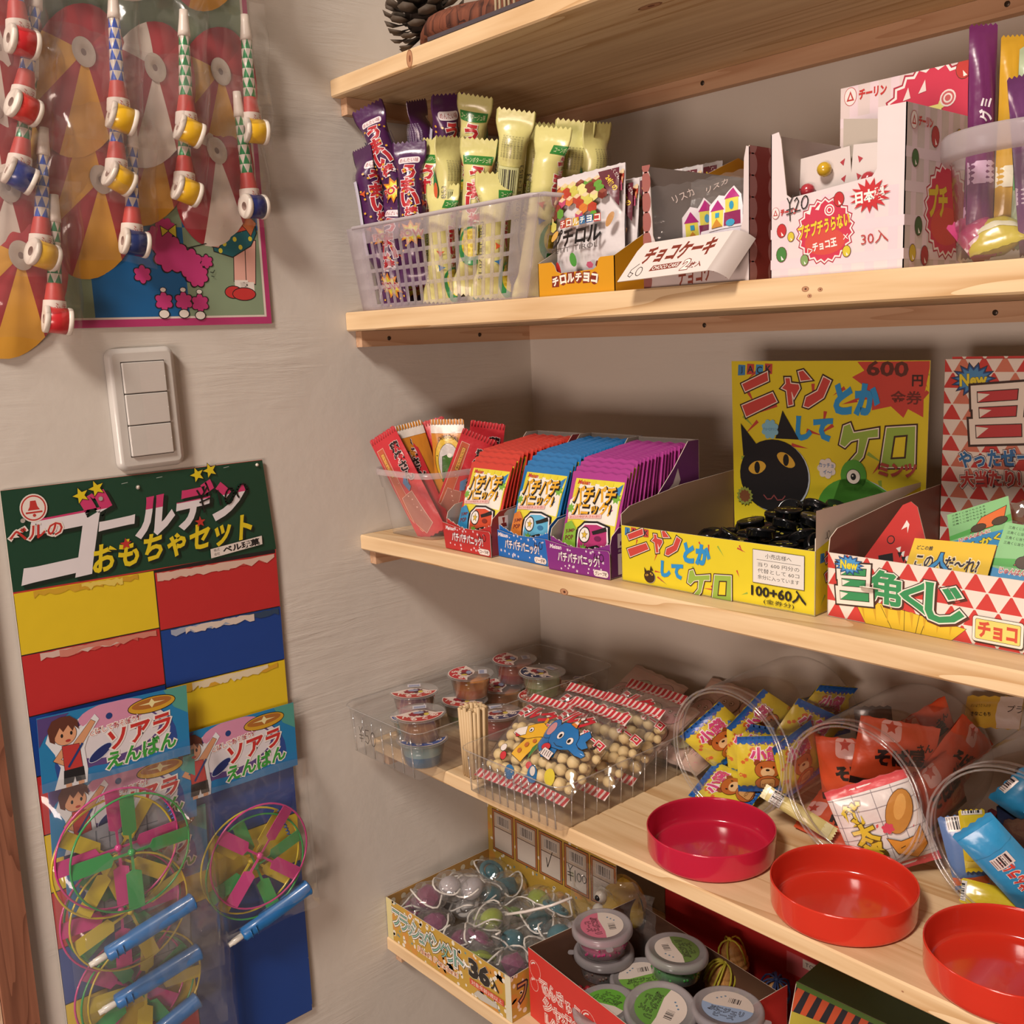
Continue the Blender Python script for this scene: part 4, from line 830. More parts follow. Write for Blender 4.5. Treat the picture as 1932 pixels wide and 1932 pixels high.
def tirol(ink):
    r2 = random.Random(5)
    ink.poly(rect(-0.041, 0, 0.041, 0.096), '#d5cfd0')
    for j in range(9):
        for i in range(9):
            x = -0.040 + 0.0098 * i + (0.0049 if j % 2 else 0); y = 0.086 - 0.0052 * j
            if y < 0.060 - 0.012 * math.cos(i * 1.3) + 0.008 * (i > 4): continue
            c = TC[(i * 3 + j * 5) % 8]; s_ = 0.0046
            ink.poly([(x, y + s_), (x + s_, y + s_ * .5), (x + s_, y - s_ * .6), (x, y - s_ * 1.1), (x - s_, y - s_ * .6), (x - s_, y + s_ * .5)], c)
            ink.poly([(x, y + s_), (x + s_, y + s_ * .5), (x, y), (x - s_, y + s_ * .5)], {'#6e2a20': '#8c4a38'}.get(c, '#dcc49c') if j % 3 == 0 else c)
    for x, y, c in ((-0.014, 0.050, '#cf7a34'), (0.016, 0.052, '#5f9a34')): ink.poly(ell(x, y, 0.0042, 0.0048, 6), c)
    ink.poly([(0.016, 0.0905), (0.041, 0.0905), (0.041, 0.056)], '#5f2230'); ink.text('24個の', 0.033, 0.078, 0.0052, '#dfc23c', rot=-52, bold=0.03); ink.text('とくだね', 0.0365, 0.086, 0.0035, '#e0d8d0', rot=-52, bold=0.0)
    for k, ch in enumerate('チロルチョコ'):
        x = -0.020 + 0.0082 * k; ink.poly(rect(x - 0.0035, 0.0460, x + 0.0035, 0.0530), ('#b03a34', '#a34a2c', '#c9a22c', '#3a6f9a', '#2c5a94', '#b03a34')[k]); ink.text(ch, x, 0.0495, 0.0052, '#f0eae0', bold=0.03)
    ink.text('プチロル', -0.004, 0.0370, 0.0150, '#1a1615', 0.058, 0, 0.12, bold=0.035)
    ink.text('PETIT  TIROL', -0.006, 0.0262, 0.0042, '#3a3430', 0.056, 0, 0.1, bold=-0.005)
    ink.poly(ell(-0.008, 0.0165, 0.0042, 0.0060, 14), '#4c9a3c'); ink.poly(ell(0.010, 0.010, 0.004, 0.003, 6), '#c45a78'); ink.poly(ell(0.020, 0.009, 0.004, 0.004, 6), '#6e2a20'); ink.poly(ell(-0.028, 0.009, 0.003, 0.008, 12), '#b52c2c'); ink.poly(ell(-0.030, 0.040, 0.006, 0.003, 12, 0.7), '#cfa24a'); ink.poly(ell(0.034, 0.046, 0.003, 0.007, 12, -0.5), '#b98a54')
t = thing('sweet_bag', 'silver-white sweet bag with a coloured cube pattern in the yellow carton', 'sweet bag', mw=stand((0.3665, -0.2660, 0.1075), (0.3985, -0.2480, 0.203), 0.10), group='cube-pattern bags in the yellow carton')
t.matrix_world = mat4((0.3640, -0.2620, 0.1165), (1, 0.06, 0.05), (0.20, 0.12, 1))
pouch(t, 0.080, 0.096, 0.014, P('#cfc9cc', 0.28, 'foil'), tirol, seed=3)
for k in range(5):
    y = -0.245 + 0.030 * k
    c = copy_tree(t, 'cube-pattern sweet bag at the rear corner of the yellow carton, dark corner tag on view' if k == 4 else 'cube-pattern sweet bag hidden in the stack, place %s behind the front one' % ('first', 'second', 'third', 'fourth')[k] if k < 4 else '')
    c.matrix_world = mat4((0.3635, y, 0.1055 + 0.006 * k), (1, 0.0, 0.01), (0.0, 0.10, 1))
# --- chocolate cake carton ------------------------------------------------------
cc = thing('cake_snack_carton', 'dark red and white chocolate cake carton with its front flap hanging down', 'box', (0.4437, -0.2805, 0.1033))
def redside(ink, w_=0.16, flip=False):
    ink.poly(rect(0, 0, w_, 0.0985), '#7c2c26')
    for x in (0.004, 0.030, 0.056, 0.082):
        ink.polys([ell(x, 0.006 + 0.0158 * k, 0.0058, 0.0086, 14) for k in range(7)], '#a3706c')
cl_ = (0, 0, 0.16, 0.0985)
panel(cc, 'side_panel', rect(0, 0, 0.16, 0.0985), frame((0.1055, 0, 0), (0, 1, 0), (0, 0, 1)), '#7c2c26', '#9a8f88', lambda k: redside(k), clip=cl_)
panel(cc, 'side_panel', rect(0, 0, 0.16, 0.0985), frame((0, 0.16, 0), (0, -1, 0), (0, 0, 1)), '#7c2c26', '#8d827c', lambda k: redside(k), clip=cl_)
panel(cc, 'back_panel', rect(0, 0, 0.1055, 0.075), frame((0.1055, 0.16, 0), (-1, 0, 0), (0, 0, 1)), '#7c2c26', '#9a8f88')
panel(cc, 'base_panel', rect(0.001, 0.001, 0.1045, 0.159), frame((0, 0, 0.001), (1, 0, 0), (0, 1, 0)), '#9a8f88', '#9a8f88')
def ccf(ink):
    ink.polys([ell(0.004, 0.006 + 0.0158 * k, 0.0050, 0.0086, 14) for k in range(7)], '#9d5f58')
    ink.text('チョコケーキ', 0.062, 0.009, 0.014, '#8a3a24', 0.050, 4, 0.12, bold=0.03)
panel(cc, 'front_panel', [(0, 0), (0.1055, 0), (0.1055, 0.0975), (0.1025, 0.0985), (0.1005, 0.090), (0.0995, 0.045), (0.0965, 0.037), (0.013, 0.036), (0.0105, 0.042), (0.0080, 0.090), (0.0045, 0.0985), (0.0, 0.0965)], frame((0, 0, 0), (1, 0, 0), (0, 0, 1)), '#cfc2c0', '#9a8f88', ccf, clip=(0, 0, 0.1055, 0.0985))
def ccl(ink):
    ink.text('チョコケーキ', 0.050, 0.0255, 0.0155, '#7a2a18', 0.068, 2, 0.15, bold=0.045)
    ink.poly([(0.029, 0.0075), (0.0575, 0.0085), (0.0595, 0.0140), (0.031, 0.0130)], '#7a2a18'); ink.text('CHOCO CAKE', 0.0445, 0.0108, 0.0036, '#efe8e0', 0.026, 2, 0.1, bold=0.02)
    ink.text('2', 0.0655, 0.0105, 0.0095, '#efe6de', None, 2, 0.1, outs=[(0.08, '#7a2a18')], bold=0.03); ink.text('枚入', 0.0750, 0.0095, 0.0055, '#7a2a18', None, 2, 0.1, bold=0.02)
    o_ = [(a * 0.9, b) for a, b in ell(0.0135, 0.0095, 0.0035, 0.0052, 12, 0.2)]
    ink.line([(0.0145, 0.0165), (0.009, 0.011), (0.0085, 0.005), (0.0115, 0.0035), (0.013, 0.007), (0.009, 0.0085)], 0.0006, '#26221f'); ink.line(ell(0.0185, 0.0085, 0.0030, 0.0045, 12, 0.2) + [ell(0.0185, 0.0085, 0.0030, 0.0045, 12, 0.2)[0]], 0.0006, '#26221f')
flm = MB(); ff = frame((-0.0015, -0.0315, 0.0055), (1, 0.0, 0.012), (0.10, 0.78, 1.0))
flm.slab([(0, 0), (0.0895, 0.0020), (0.0945, 0.0395), (0.0070, 0.0385), (0.0035, 0.031)], ff, 0.0007, P('#ddd2cc'), P('#b9aea6'), P('#e6ddd4')); ccl(Ink(flm, ff))
F_ = flat(ff); n_ = 8
flm.surf(lambda u, v: F_(0.0893 + 0.0052 * v + 0.0140 * math.sin(u * 1.25), 0.002 + 0.0375 * v, -0.0132 * (1 - math.cos(u * 1.5))), n_, 4, P('#b9aea8'))  # curled edge: its shading is put into a darker card colour
flm.build('hanging_flap', cc)
CLF = film('sweet_film', haze=0.03, rough=0.08, crinkle=0.4, scale=60, gain=1.2, dist=0.003)
def castle(ink, x, y, s):
    R = lambda a, b, c, d: rect(x + a * s, y + b * s, x + c * s, y + d * s)
    T3 = lambda *p: [(x + a * s, y + b * s) for a, b in p]
    ink.poly(T3((-0.3, 0), (2.9, 0), (2.9, 1.6), (2.7, 2.6), (1.9, 3.5), (1.2, 2.7), (0.6, 2.9), (-0.2, 2.1), (-0.3, 0)), '#e6dfe4')
    ink.poly(R(0, 0.2, 1.1, 1.6), '#dcd25a'); ink.poly(T3((-0.1, 1.6), (1.2, 1.6), (0.55, 2.5)), '#a8307c'); ink.poly(R(1.2, 0.2, 2.7, 1.3), '#8a2c5a'); ink.poly(R(1.3, 1.3, 2.5, 2.4), '#dcd25a'); ink.poly(T3((1.2, 2.4), (2.6, 2.4), (1.9, 3.3)), '#b0307c')
    ink.poly(R(0.4, 1.0, 0.75, 1.4), '#3a9ac0'); ink.poly(ell(x + 1.9 * s, y + 1.8 * s, 0.22 * s, 0.35 * s, 10), '#3a9ac0'); ink.poly(ell(x + 1.8 * s, y + 0.4 * s, 0.4 * s, 0.3 * s, 10), '#3a9ac0'); ink.poly(T3((0, 0.2), (1.1, 0.2), (0.55, 0.9)), '#c98a34')
def cakeprint(ink):
    ink.poly(rrect(-0.038, 0.002, 0.038, 0.030, 0.006), '#ded6e0')
    for x, y, r in ((-0.020, 0.018, 0.008), (0.0, 0.020, 0.010), (0.022, 0.022, 0.009)): ink.poly(ell(x, y, r, r * 0.5, 14, 0.2), '#b02a8c', '#7c2270', 0.0004)
    castle(ink, -0.014, 0.028, 0.0098)
    ink.text('リスカ', -0.012, 0.066, 0.006, '#c9b8b0', None, 15, bold=0.0)
t = thing('cake_snack_pack', 'clear snack pack with castle print, in the right of the cake carton', 'snack pack', mw=mat4((0.5090, -0.2480, 0.1180), (1, 0.12, 0.08), (0.08, 0.18, 1)), group='castle-print packs in the cake carton')
pouch(t, 0.078, 0.076, 0.016, CLF, cakeprint, seed=6)
for k, (lb, m_) in enumerate((('castle-print snack pack turned edge-on at the left of the cake carton', mat4((0.4750, -0.2420, 0.1120), (0.55, 0.8, 0.1), (0.12, 0.05, 1))), ('castle-print snack pack lying low in the middle of the cake carton', mat4((0.4900, -0.2300, 0.1060), (1, 0.3, 0.0), (-0.1, 0.3, 1))),
                              ('castle-print snack pack at the back of the cake carton', mat4((0.4980, -0.1900, 0.1070), (1, -0.1, 0.0), (0.05, 0.2, 1))))):
    copy_tree(t, lb, mw=m_)
# --- white chocolate-ball carton ---------------------------------------------------
pc = thing('white_sweet_carton', 'white and pink checked chocolate-ball carton with cut-out front, price 20', 'box', (0.5680, -0.2805, 0.1033))
W0 = 0.1045
def checks(ink, w_, h):
    h = min(h, 0.055) if w_ > 0.1 and h < 0.11 else h
    ink.polys([rect(x, 0, x + 0.007, h) for x in [0.008 + 0.017 * k for k in range(int(w_ / 0.017))]], '#dac6cc'); ink.polys([rect(0, y, w_, y + 0.007) for y in [0.006 + 0.022 * k for k in range(int(h / 0.022))]], '#dac9ce')
def bean(ink, x, y, r, c): ink.poly(ell(x, y, r, r * 1.25, 14), c, '#5a2c1c', 0.0004); ink.poly([(x - r * .1, y - r * .2), (x + r * .5, y - r * .9), (x, y - r)], '#e9e2da')
def burst(ink, x, y, r, sx=1.0, big=True):
    ink.poly(star(x, y, r * 1.10, r * 0.99, 22), '#a3283c'); ink.poly(star(x, y, r * 1.05, r * 0.95, 22), '#e6dcd8'); ink.poly(star(x, y, r * 0.99, r * 0.89, 22), '#c2304a')
    ink.poly(ell(x, y - r * 0.35, r * 0.75, r * 0.42, 20), '#c8483c')
def logo(ink, x, y, s):
    ink.poly(ell(x, y, 0.0036 * s, 0.0046 * s, 18), '#b03a34'); ink.poly(ell(x, y, 0.0033 * s, 0.0043 * s, 18), '#dfd6d2'); ink.poly([(x - 0.0022 * s, y - 0.0022 * s), (x + 0.0022 * s, y - 0.0022 * s), (x, y + 0.0028 * s)], '#b03a34'); ink.poly([(x - 0.001 * s, y - 0.0014 * s), (x + 0.001 * s, y - 0.0014 * s), (x, y + 0.0012 * s)], '#dfd6d2')
    ink.text('チーリン', x + 0.0125 * s, y, 0.0045 * s, '#b8302c', 0.0150 * s, bold=0.05)
def pcf(ink):
    checks(ink, W0, 0.107); burst(ink, 0.045, 0.0300, 0.0215)
    ink.polys([[(0.030, 0.0435), (0.0345, 0.0485), (0.033, 0.0425)][::-1], [(0.037, 0.0455), (0.0425, 0.0505), (0.040, 0.0448)][::-1]], '#e9e2da')
    for r, c in ((0.0040, '#e9e2da'), (0.0031, '#c2304a'), (0.0022, '#e9e2da'), (0.0014, '#c2304a')): ink.poly(ell(0.0485, 0.0440, r, r, 16), c)
    ink.text('プチプチうらない', 0.044, 0.0335, 0.0095, '#d9c42c', 0.041, 9, 0.1, outs=[(0.07, '#a3283c')], bold=0.04)
    ink.text('チョコ玉', 0.045, 0.0205, 0.0055, '#e9e2da', 0.019, 8, bold=0.04); ink.line([(0.060, 0.0260), (0.063, 0.0230)], 0.0006, '#e9e2da'); ink.line([(0.063, 0.0262), (0.060, 0.0228)], 0.0006, '#e9e2da')
    ink.line([(0.0315, 0.0140), (0.0315, 0.0190), (0.0355, 0.0175), (0.0315, 0.0140)], 0.0006, '#e9e2da')
    for a in ((0.0095, 0.0335, 0.0038, '#b8282c'), (0.0095, 0.0165, 0.0042, '#3f7a34'), (0.0175, 0.0285, 0.0026, '#cdbb34'), (0.0560, 0.0505, 0.0038, '#b8282c'), (0.0625, 0.0145, 0.0030, '#cdbb34'), (0.0290, 0.0110, 0.0030, '#7a9a5c')): bean(ink, *a)
    logo(ink, 0.0045, 0.0465, 0.9)
    ink.poly(star(0.0795, 0.0500, 0.0155, 0.0092, 15, 0.1, 0.75), '#bb262c'); ink.text('日本製', 0.0795, 0.0500, 0.0078, '#ece6e0', 0.021, 4, bold=0.05)
    ink.text('30入', 0.0835, 0.0220, 0.0085, '#b03a34', 0.0200, 4, bold=0.0)
    h = lambda p: ink.line(p, 0.0009, '#332c28')
    h([(0.0145, 0.0560), (0.0165, 0.0520), (0.0195, 0.0575)]); h([(0.0165, 0.0520), (0.0170, 0.0400)]); h([(0.0140, 0.0475), (0.0195, 0.0485)]); h([(0.0140, 0.0445), (0.0195, 0.0455)])
    h([(0.0205, 0.0535), (0.0225, 0.0555), (0.0240, 0.0530), (0.0210, 0.0460), (0.0255, 0.0465)]); h(ell(0.0290, 0.0515, 0.0026, 0.0045, 12, -0.2) + [ell(0.0290, 0.0515, 0.0026, 0.0045, 12, -0.2)[0]])
panel(pc, 'front_panel', [(0, 0), (W0, 0), (W0, 0.1065), (W0 - 0.0205, 0.1065), (W0 - 0.0205, 0.067), (W0 - 0.024, 0.0625), (0.017, 0.0560), (0.0135, 0.0585), (0.0085, 0.098), (0.0065, 0.1035), (0, 0.1025)], frame((0, 0, 0), (1, 0, 0), (0, 0, 1)), '#d8cccc', '#a59b92', pcf, clip=(0, 0, W0, 0.1065))
def pcs(ink):
    checks(ink, 0.095, 0.107); burst(ink, 0.060, 0.040, 0.031); ink.text('プチ', 0.047, 0.046, 0.020, '#cdb42c', 0.026, 3, outs=[(0.06, '#8a2438')], bold=0.05)
    for a in ((0.040, 0.088, 0.0055, '#a82c30'), (0.0125, 0.072, 0.0045, '#3f6634'), (0.019, 0.028, 0.0050, '#3f5a34'), (0.0115, 0.010, 0.0045, '#bfa630'), (0.0285, 0.0085, 0.0052, '#9c2c2c'), (0.075, 0.09, 0.005, '#bfa630')): bean(ink, *a)
    logo(ink, 0.009, 0.0960, 1.3)
panel(pc, 'side_panel', rect(0, 0, 0.095, 0.1065), frame((W0, 0, 0), (0, 1, 0), (0, 0, 1)), '#c9bdb8', '#a59b92', pcs, clip=(0, 0, 0.095, 0.1065))
panel(pc, 'side_panel', rect(0, 0, 0.095, 0.1025), frame((0, 0.095, 0), (0, -1, 0), (0, 0, 1)), '#d8cccc', '#9a8f86')
panel(pc, 'base_panel', rect(0.001, 0.001, W0 - 0.001, 0.094), frame((0, 0, 0.001), (1, 0, 0), (0, 1, 0)), '#a59b92', '#a59b92')
def pcb(ink):
    checks(ink, W0, 0.146); burst(ink, 0.074, 0.112, 0.036); logo(ink, 0.0085, 0.1385, 1.5)
    ink.text('プチプ', 0.057, 0.112, 0.018, '#d9d27c', 0.056, 3, outs=[(0.05, '#b84a58')], bold=0.04); bean(ink, 0.0975, 0.1410, 0.0055, '#b8342c')
    for r, c in ((0.0060, '#e2d2cc'), (0.0048, '#c25a5c'), (0.0034, '#e2d2cc'), (0.0022, '#c25a5c')): ink.poly(ell(0.0865, 0.123, r, r, 16), c)
    ink.polys([[(0.052, 0.127), (0.056, 0.136), (0.058, 0.128)][::-1], [(0.064, 0.130), (0.069, 0.139), (0.070, 0.131)][::-1]], '#e2d2cc')
panel(pc, 'back_panel', rect(0.0, 0, W0, 0.1460), frame((0, 0.0945, 0), (1, 0, 0), (0, 0, 1)), '#d3c3c0', '#a59b92', pcb, clip=(0, 0, W0, 0.146))
panel(pc, 'divider_card', [(0, 0), (0.050, 0), (0.050, 0.104), (0, 0.112)], frame((0.029, 0.050, 0.002), (1, 0.12, 0), (0, 0, 1)), '#b0a599', '#a89d90')
def blister(label, mw):
    t = thing('chocolate_ball_strip', label, 'sweets', mw=mw, group='chocolate ball strips in the white carton')
    def pr_(ink):
        for k in range(7): ink.poly([(-0.020, 0.012 * k + 0.008), (-0.016, 0.012 * k + 0.006), (-0.0185, 0.012 * k + 0.003)], '#a8303a'); ink.poly([(0.020, 0.012 * k + 0.008), (0.016, 0.012 * k + 0.006), (0.0185, 0.012 * k + 0.003)], '#a8303a')
    panel(t, 'card', rect(-0.024, 0, 0.024, 0.088), frame((0, 0, 0), (1, 0, 0), (0, 1, 0)), '#cfc4c0', '#b0a59c', pr_)
    for k in range(6):
        MB().ball((-0.008 + 0.014 * (k % 2), 0.012 + 0.0125 * k, 0.0055), 0.0055, P(('#b8342c', '#a8a02c', '#c8702c', '#3f8a3c', '#b03a44', '#c9a22c')[k], 0.2, 'gloss')).build('chocolate_ball', t)
blister('chocolate ball strip leaning in the left of the white carton', mat4((0.5925, -0.2450, 0.106), (1, 0.1, 0.1), (-0.06, 0.05, 1)))
blister('chocolate ball strip beside the right post of the white carton', mat4((0.6340, -0.2480, 0.106), (1, 0.1, -0.05), (0.06, 0.06, 1)))
# --- round tub of wrapped sweets at the right end ------------------------------------
RIGID = film('rigid_clear', haze=0.07, rough=0.12, crinkle=0.12, scale=40, gain=1.6)
tu = thing('round_tub', 'clear round rimmed tub of wrapped sweets at the right end of the second shelf', 'tub', (0.738, -0.2240, 0.1033))
MB().lathe([(0, 0.0008), (0.046, 0.0008), (0.0505, 0.004), (0.0560, 0.066), (0.0570, 0.0672)], RIGID, 48).build('tub_wall', tu)
MB().lathe([(0.0565, 0.0665), (0.0605, 0.0668), (0.0625, 0.070), (0.0628, 0.0805), (0.0615, 0.083), (0.0590, 0.0828), (0.0585, 0.070), (0.0565, 0.067)], fmilky('tub_rim', '#cfc5c8', 0.45, 0.2), 48).build('rim', tu)
def twist(label, mw, body, stripe, w_=0.016, h=0.10, txt=None):
    t = thing('wrapped_sweet', label, 'sweet', mw=mw, group='wrapped sweets in the round tub')
    def d_(ink):
        ink.poly(rect(-w_ * .5, h * .30, w_ * .5, h * .40), stripe)
        if txt:
            ink.text(txt, 0, h * .62, w_ * .42, '#dfd6dc', w_ * .8, 90, bold=0.03)
    pouch(t, w_, h, w_ * 0.7, P(body, 0.28, 'foil'), d_, seed=len(label)); return t
twist('tall purple sweet stick standing in the round tub', mat4((0.7060, -0.2420, 0.112), (0.7, 0.7, 0), (-0.06, 0.0, 1)), '#6a2a5c', '#c9a8c4', 0.018, 0.145, 'グミ')
twist('second purple sweet stick low in the round tub', mat4((0.7000, -0.2350, 0.108), (0.7, 0.7, 0), (0.05, 0.0, 1)), '#7a2f66', '#d2a4c8', 0.018, 0.085)
twist('yellow sweet stick behind the purple one in the round tub', mat4((0.7180, -0.2300, 0.112), (0.7, 0.7, 0), (0.02, 0.0, 1)), '#c79a2c', '#e0d8c0', 0.017, 0.135)
twist('pale green sweet pack leaning right in the round tub', mat4((0.7350, -0.2260, 0.112), (0.8, 0.6, 0), (0.20, 0.1, 1)), '#a9b896', '#4f9a54', 0.030, 0.125)
twist('violet sweet stick leaning across the round tub', mat4((0.7400, -0.2380, 0.108), (0.7, 0.7, 0.2), (0.45, 0.2, 1)), '#6a3a6a', '#c9b4c8', 0.018, 0.11)
twist('yellow lemon sweet lying in the bottom of the tub', mat4((0.7260, -0.2600, 0.112), (1, 0.4, 0.3), (0.2, 0.9, 0.5)), '#c9b83a', '#e0dcc0', 0.034, 0.042)
twist('pink sweet lying in the bottom of the tub', mat4((0.7200, -0.2500, 0.108), (0.7, 0.7, 0.5), (-0.4, 0.3, 0.8)), '#b03a6c', '#e0c4d0', 0.026, 0.036)
# ================================================================ middle shelf
z3 = Z[2] + 0.0004
# --- clear tub of red dried-fish sticks -----------------------------------
def rtub(t, w_, d, h, flare, r, mat_, rimm, n=6, th=0.0008):
    lev = [(0.0, 0.0), (0.002, 0.0), (h * 0.70, flare * 0.62), (h * 0.72, flare * 0.62 + 0.0022), (h - 0.007, flare + 0.001), (h - 0.006, flare + 0.0035), (h, flare + 0.004)]
    vs = []; k = 0
    for z, f in lev:
        o = rrect(-f, -f, w_ + f, d + f, r + f, n); k = len(o); vs += [(a, b, z) for a, b in o]
    mb = MB(); J = len(lev) - 1
    mb.add(vs, [(j * k + i, j * k + (i + 1) % k, (j + 1) * k + (i + 1) % k, (j + 1) * k + i) for j in range(J - 1) for i in range(k)] + [tuple(range(k))[::-1]], mat_, True)
    mb.build('tub_wall', t)
    f = flare + 0.0035; o = rrect(-f, -f, w_ + f, d + f, r + f, n); o2 = rrect(-f + 0.003, -f + 0.003, w_ + f - 0.003, d + f - 0.003, r + f - 0.003, n)
    mb = MB(); mb.add([(a, b, h - 0.0065) for a, b in o] + [(a, b, h) for a, b in o] + [(a, b, h) for a, b in o2], [(j * k + i, j * k + (i + 1) % k, (j + 1) * k + (i + 1) % k, (j + 1) * k + i) for j in range(2) for i in range(k)], rimm, True)
    mb.build('rim', t)
st = thing('clear_tub', 'clear lidless tub of red flat sticks at the left wall', 'tub', (0.0170, -0.2600, z3))
rtub(st, 0.088, 0.115, 0.0785, 0.0120, 0.014, film('tub_clear', haze=0.08, rough=0.10, crinkle=0.1, scale=30, gain=0.7), fmilky('tub_rim2', '#cfc4c4', 0.45, 0.2))
def redstick(ink):
    ink.poly([(-0.016, 0.118), (-0.007, 0.118), (-0.006, 0.030), (0.004, 0.014), (-0.010, 0.010), (-0.017, 0.03)], '#b9583c', '#e0b4a4', 0.0005)
    ink.poly([(-0.013, 0.055), (0.003, 0.057), (0.008, 0.013), (-0.006, 0.006), (-0.014, 0.025)], '#a5685a', '#e0b4a4', 0.0005)
    ink.poly(rect(-0.0130, 0.082, -0.0090, 0.112), '#cf9a4c', '#4a2c18', 0.0003); ink.text('おいしい', -0.011, 0.097, 0.0022, '#4a2c18', 0.026, 90, bold=0.0)
    for k, ch in enumerate('蒲焼さん'): ink.text(ch, 0.0095, 0.112 - 0.0125 * k, 0.0110, '#1e1718', None, 90 if False else 0, outs=[(0.09, '#d9bcb8')], bold=0.05)
    ink.poly([(-0.002, 0.070), (0.004, 0.078), (0.006, 0.062), (0.001, 0.058)], '#4a7aa8')
def stick_flat(label, m_, col='#bf2f38', pr_=redstick, w_=0.040, h=0.134, grp='red flat fish sticks in the clear tub', name='flat_stick_pack', crimp='#b8474a', th=0.006, seed=0):
    t = thing(name, label, 'snack pack', mw=m_, group=grp)
    pouch(t, w_, h, th, P(col, 0.3, 'foil'), pr_, seed=seed)
    mb = MB()
    for k in range(11):
        x = -w_ / 2 + w_ * (k + 0.5) / 11; mb.tube([(x, h - 0.0065, 0.0004), (x, h + 0.0004, 0.0004)], 0.0007, P(crimp, 0.35), 5)
    mb.build('crimped_end', t); return t
CR_ = V((0.668, 0.743, 0))   # direction across, seen square from the front right
def fromto(b, tp, u=(0.75, 0.66, 0.0)): return mat4(b, u, V(tp) - V(b)) if True else None
def upright(b, tp, u): 
    v = (V(tp) - V(b)).normalized(); u = V(u); u = (u - v * u.dot(v)).normalized(); n = u.cross(v)
    m = Matrix((u, v, n)).transposed().to_4x4(); m.translation = V(b); return m
RS = 'red flat snack stick, '
specs = [((0.070, -0.175, z3 + 0.003), (0.135, -0.195, -0.029), RS + 'rearmost of the three at the right of the tub', (0.75, 0.66, 0), 7),
 ((0.062, -0.185, z3 + 0.003), (0.030, -0.175, -0.035), RS + 'behind the orange stick in the tub', (0.75, 0.66, 0), 1),
 ((0.050, -0.215, z3 + 0.003), (0.150, -0.222, -0.042), RS + 'leaning right, its lettering clear of the tub rim', (0.80, 0.60, 0), 3),
 ((0.060, -0.225, z3 + 0.003), (0.030, -0.235, -0.040), RS + 'second from the left in the tub', (0.9, 0.40, 0), 4)]
stick_flat(RS + 'rearmost, upright at the right of the tub', upright((0.090, -0.180, z3 + 0.002), (0.128, -0.190, -0.029), (0.75, 0.66, 0)), seed=1)
stick_flat(RS + 'standing right of the orange stick, behind it', upright((0.060, -0.180, z3 + 0.002), (0.045, -0.2100, -0.034), (0.8, 0.6, 0)), seed=2)
def wormy(ink):
    ink.poly(rect(-0.02, 0.118, 0.02, 0.128), '#dcd4ca'); ink.poly(ell(0, 0.085, 0.0170, 0.030, 24), '#d8b43c', BLK, 0.0006); ink.poly(ell(0, 0.082, 0.0130, 0.024, 24), '#c9c4c0', BLK, 0.0005)
    ink.poly([(-0.010, 0.060), (-0.008, 0.090), (0.002, 0.094), (0.010, 0.080), (0.008, 0.060)], '#46702f', BLK, 0.0005); ink.polys([ell(0.001, 0.092, 0.0032, 0.0028, 10), ell(0.007, 0.090, 0.0028, 0.0025, 10)], '#e6e2d8')
    ink.text('DORI-DORI', 0, 0.1105, 0.0050, '#5a3a20', 0.024, 0, bold=0.0, arc=0.004)
stick_flat('orange stick pack with a green creature in a yellow ring, in the clear tub', upright((0.072, -0.200, z3 + 0.002), (0.085, -0.2150, -0.036), (0.8, 0.6, 0)), '#c9822c', wormy, crimp='#d8cfc4', seed=3)
stick_flat('narrow orange stick pack seen edge-on in the clear tub', upright((0.075, -0.225, z3 + 0.002), (0.040, -0.2350, -0.047), (0.25, 0.97, 0)), '#c9822c', lambda i_: i_.poly(rect(-0.02, 0.118, 0.02, 0.128), '#dcd4ca'), crimp='#d8cfc4', seed=4)
stick_flat(RS + 'second from the left, its lettering hidden', upright((0.082, -0.235, z3 + 0.002), (0.028, -0.2500, -0.042), (0.55, 0.83, 0)), seed=5)
stick_flat(RS + 'leftmost in the tub, leaning on the wall side', upright((0.085, -0.2440, z3 + 0.002), (0.0255, -0.2660, -0.0390), (0.93, 0.36, 0)), seed=6)
stick_flat(RS + 'front one at the right of the tub, lettering above the rim', upright((0.070, -0.2150, z3 + 0.004), (0.1400, -0.2120, -0.0375), (0.8, 0.6, 0)), seed=7)

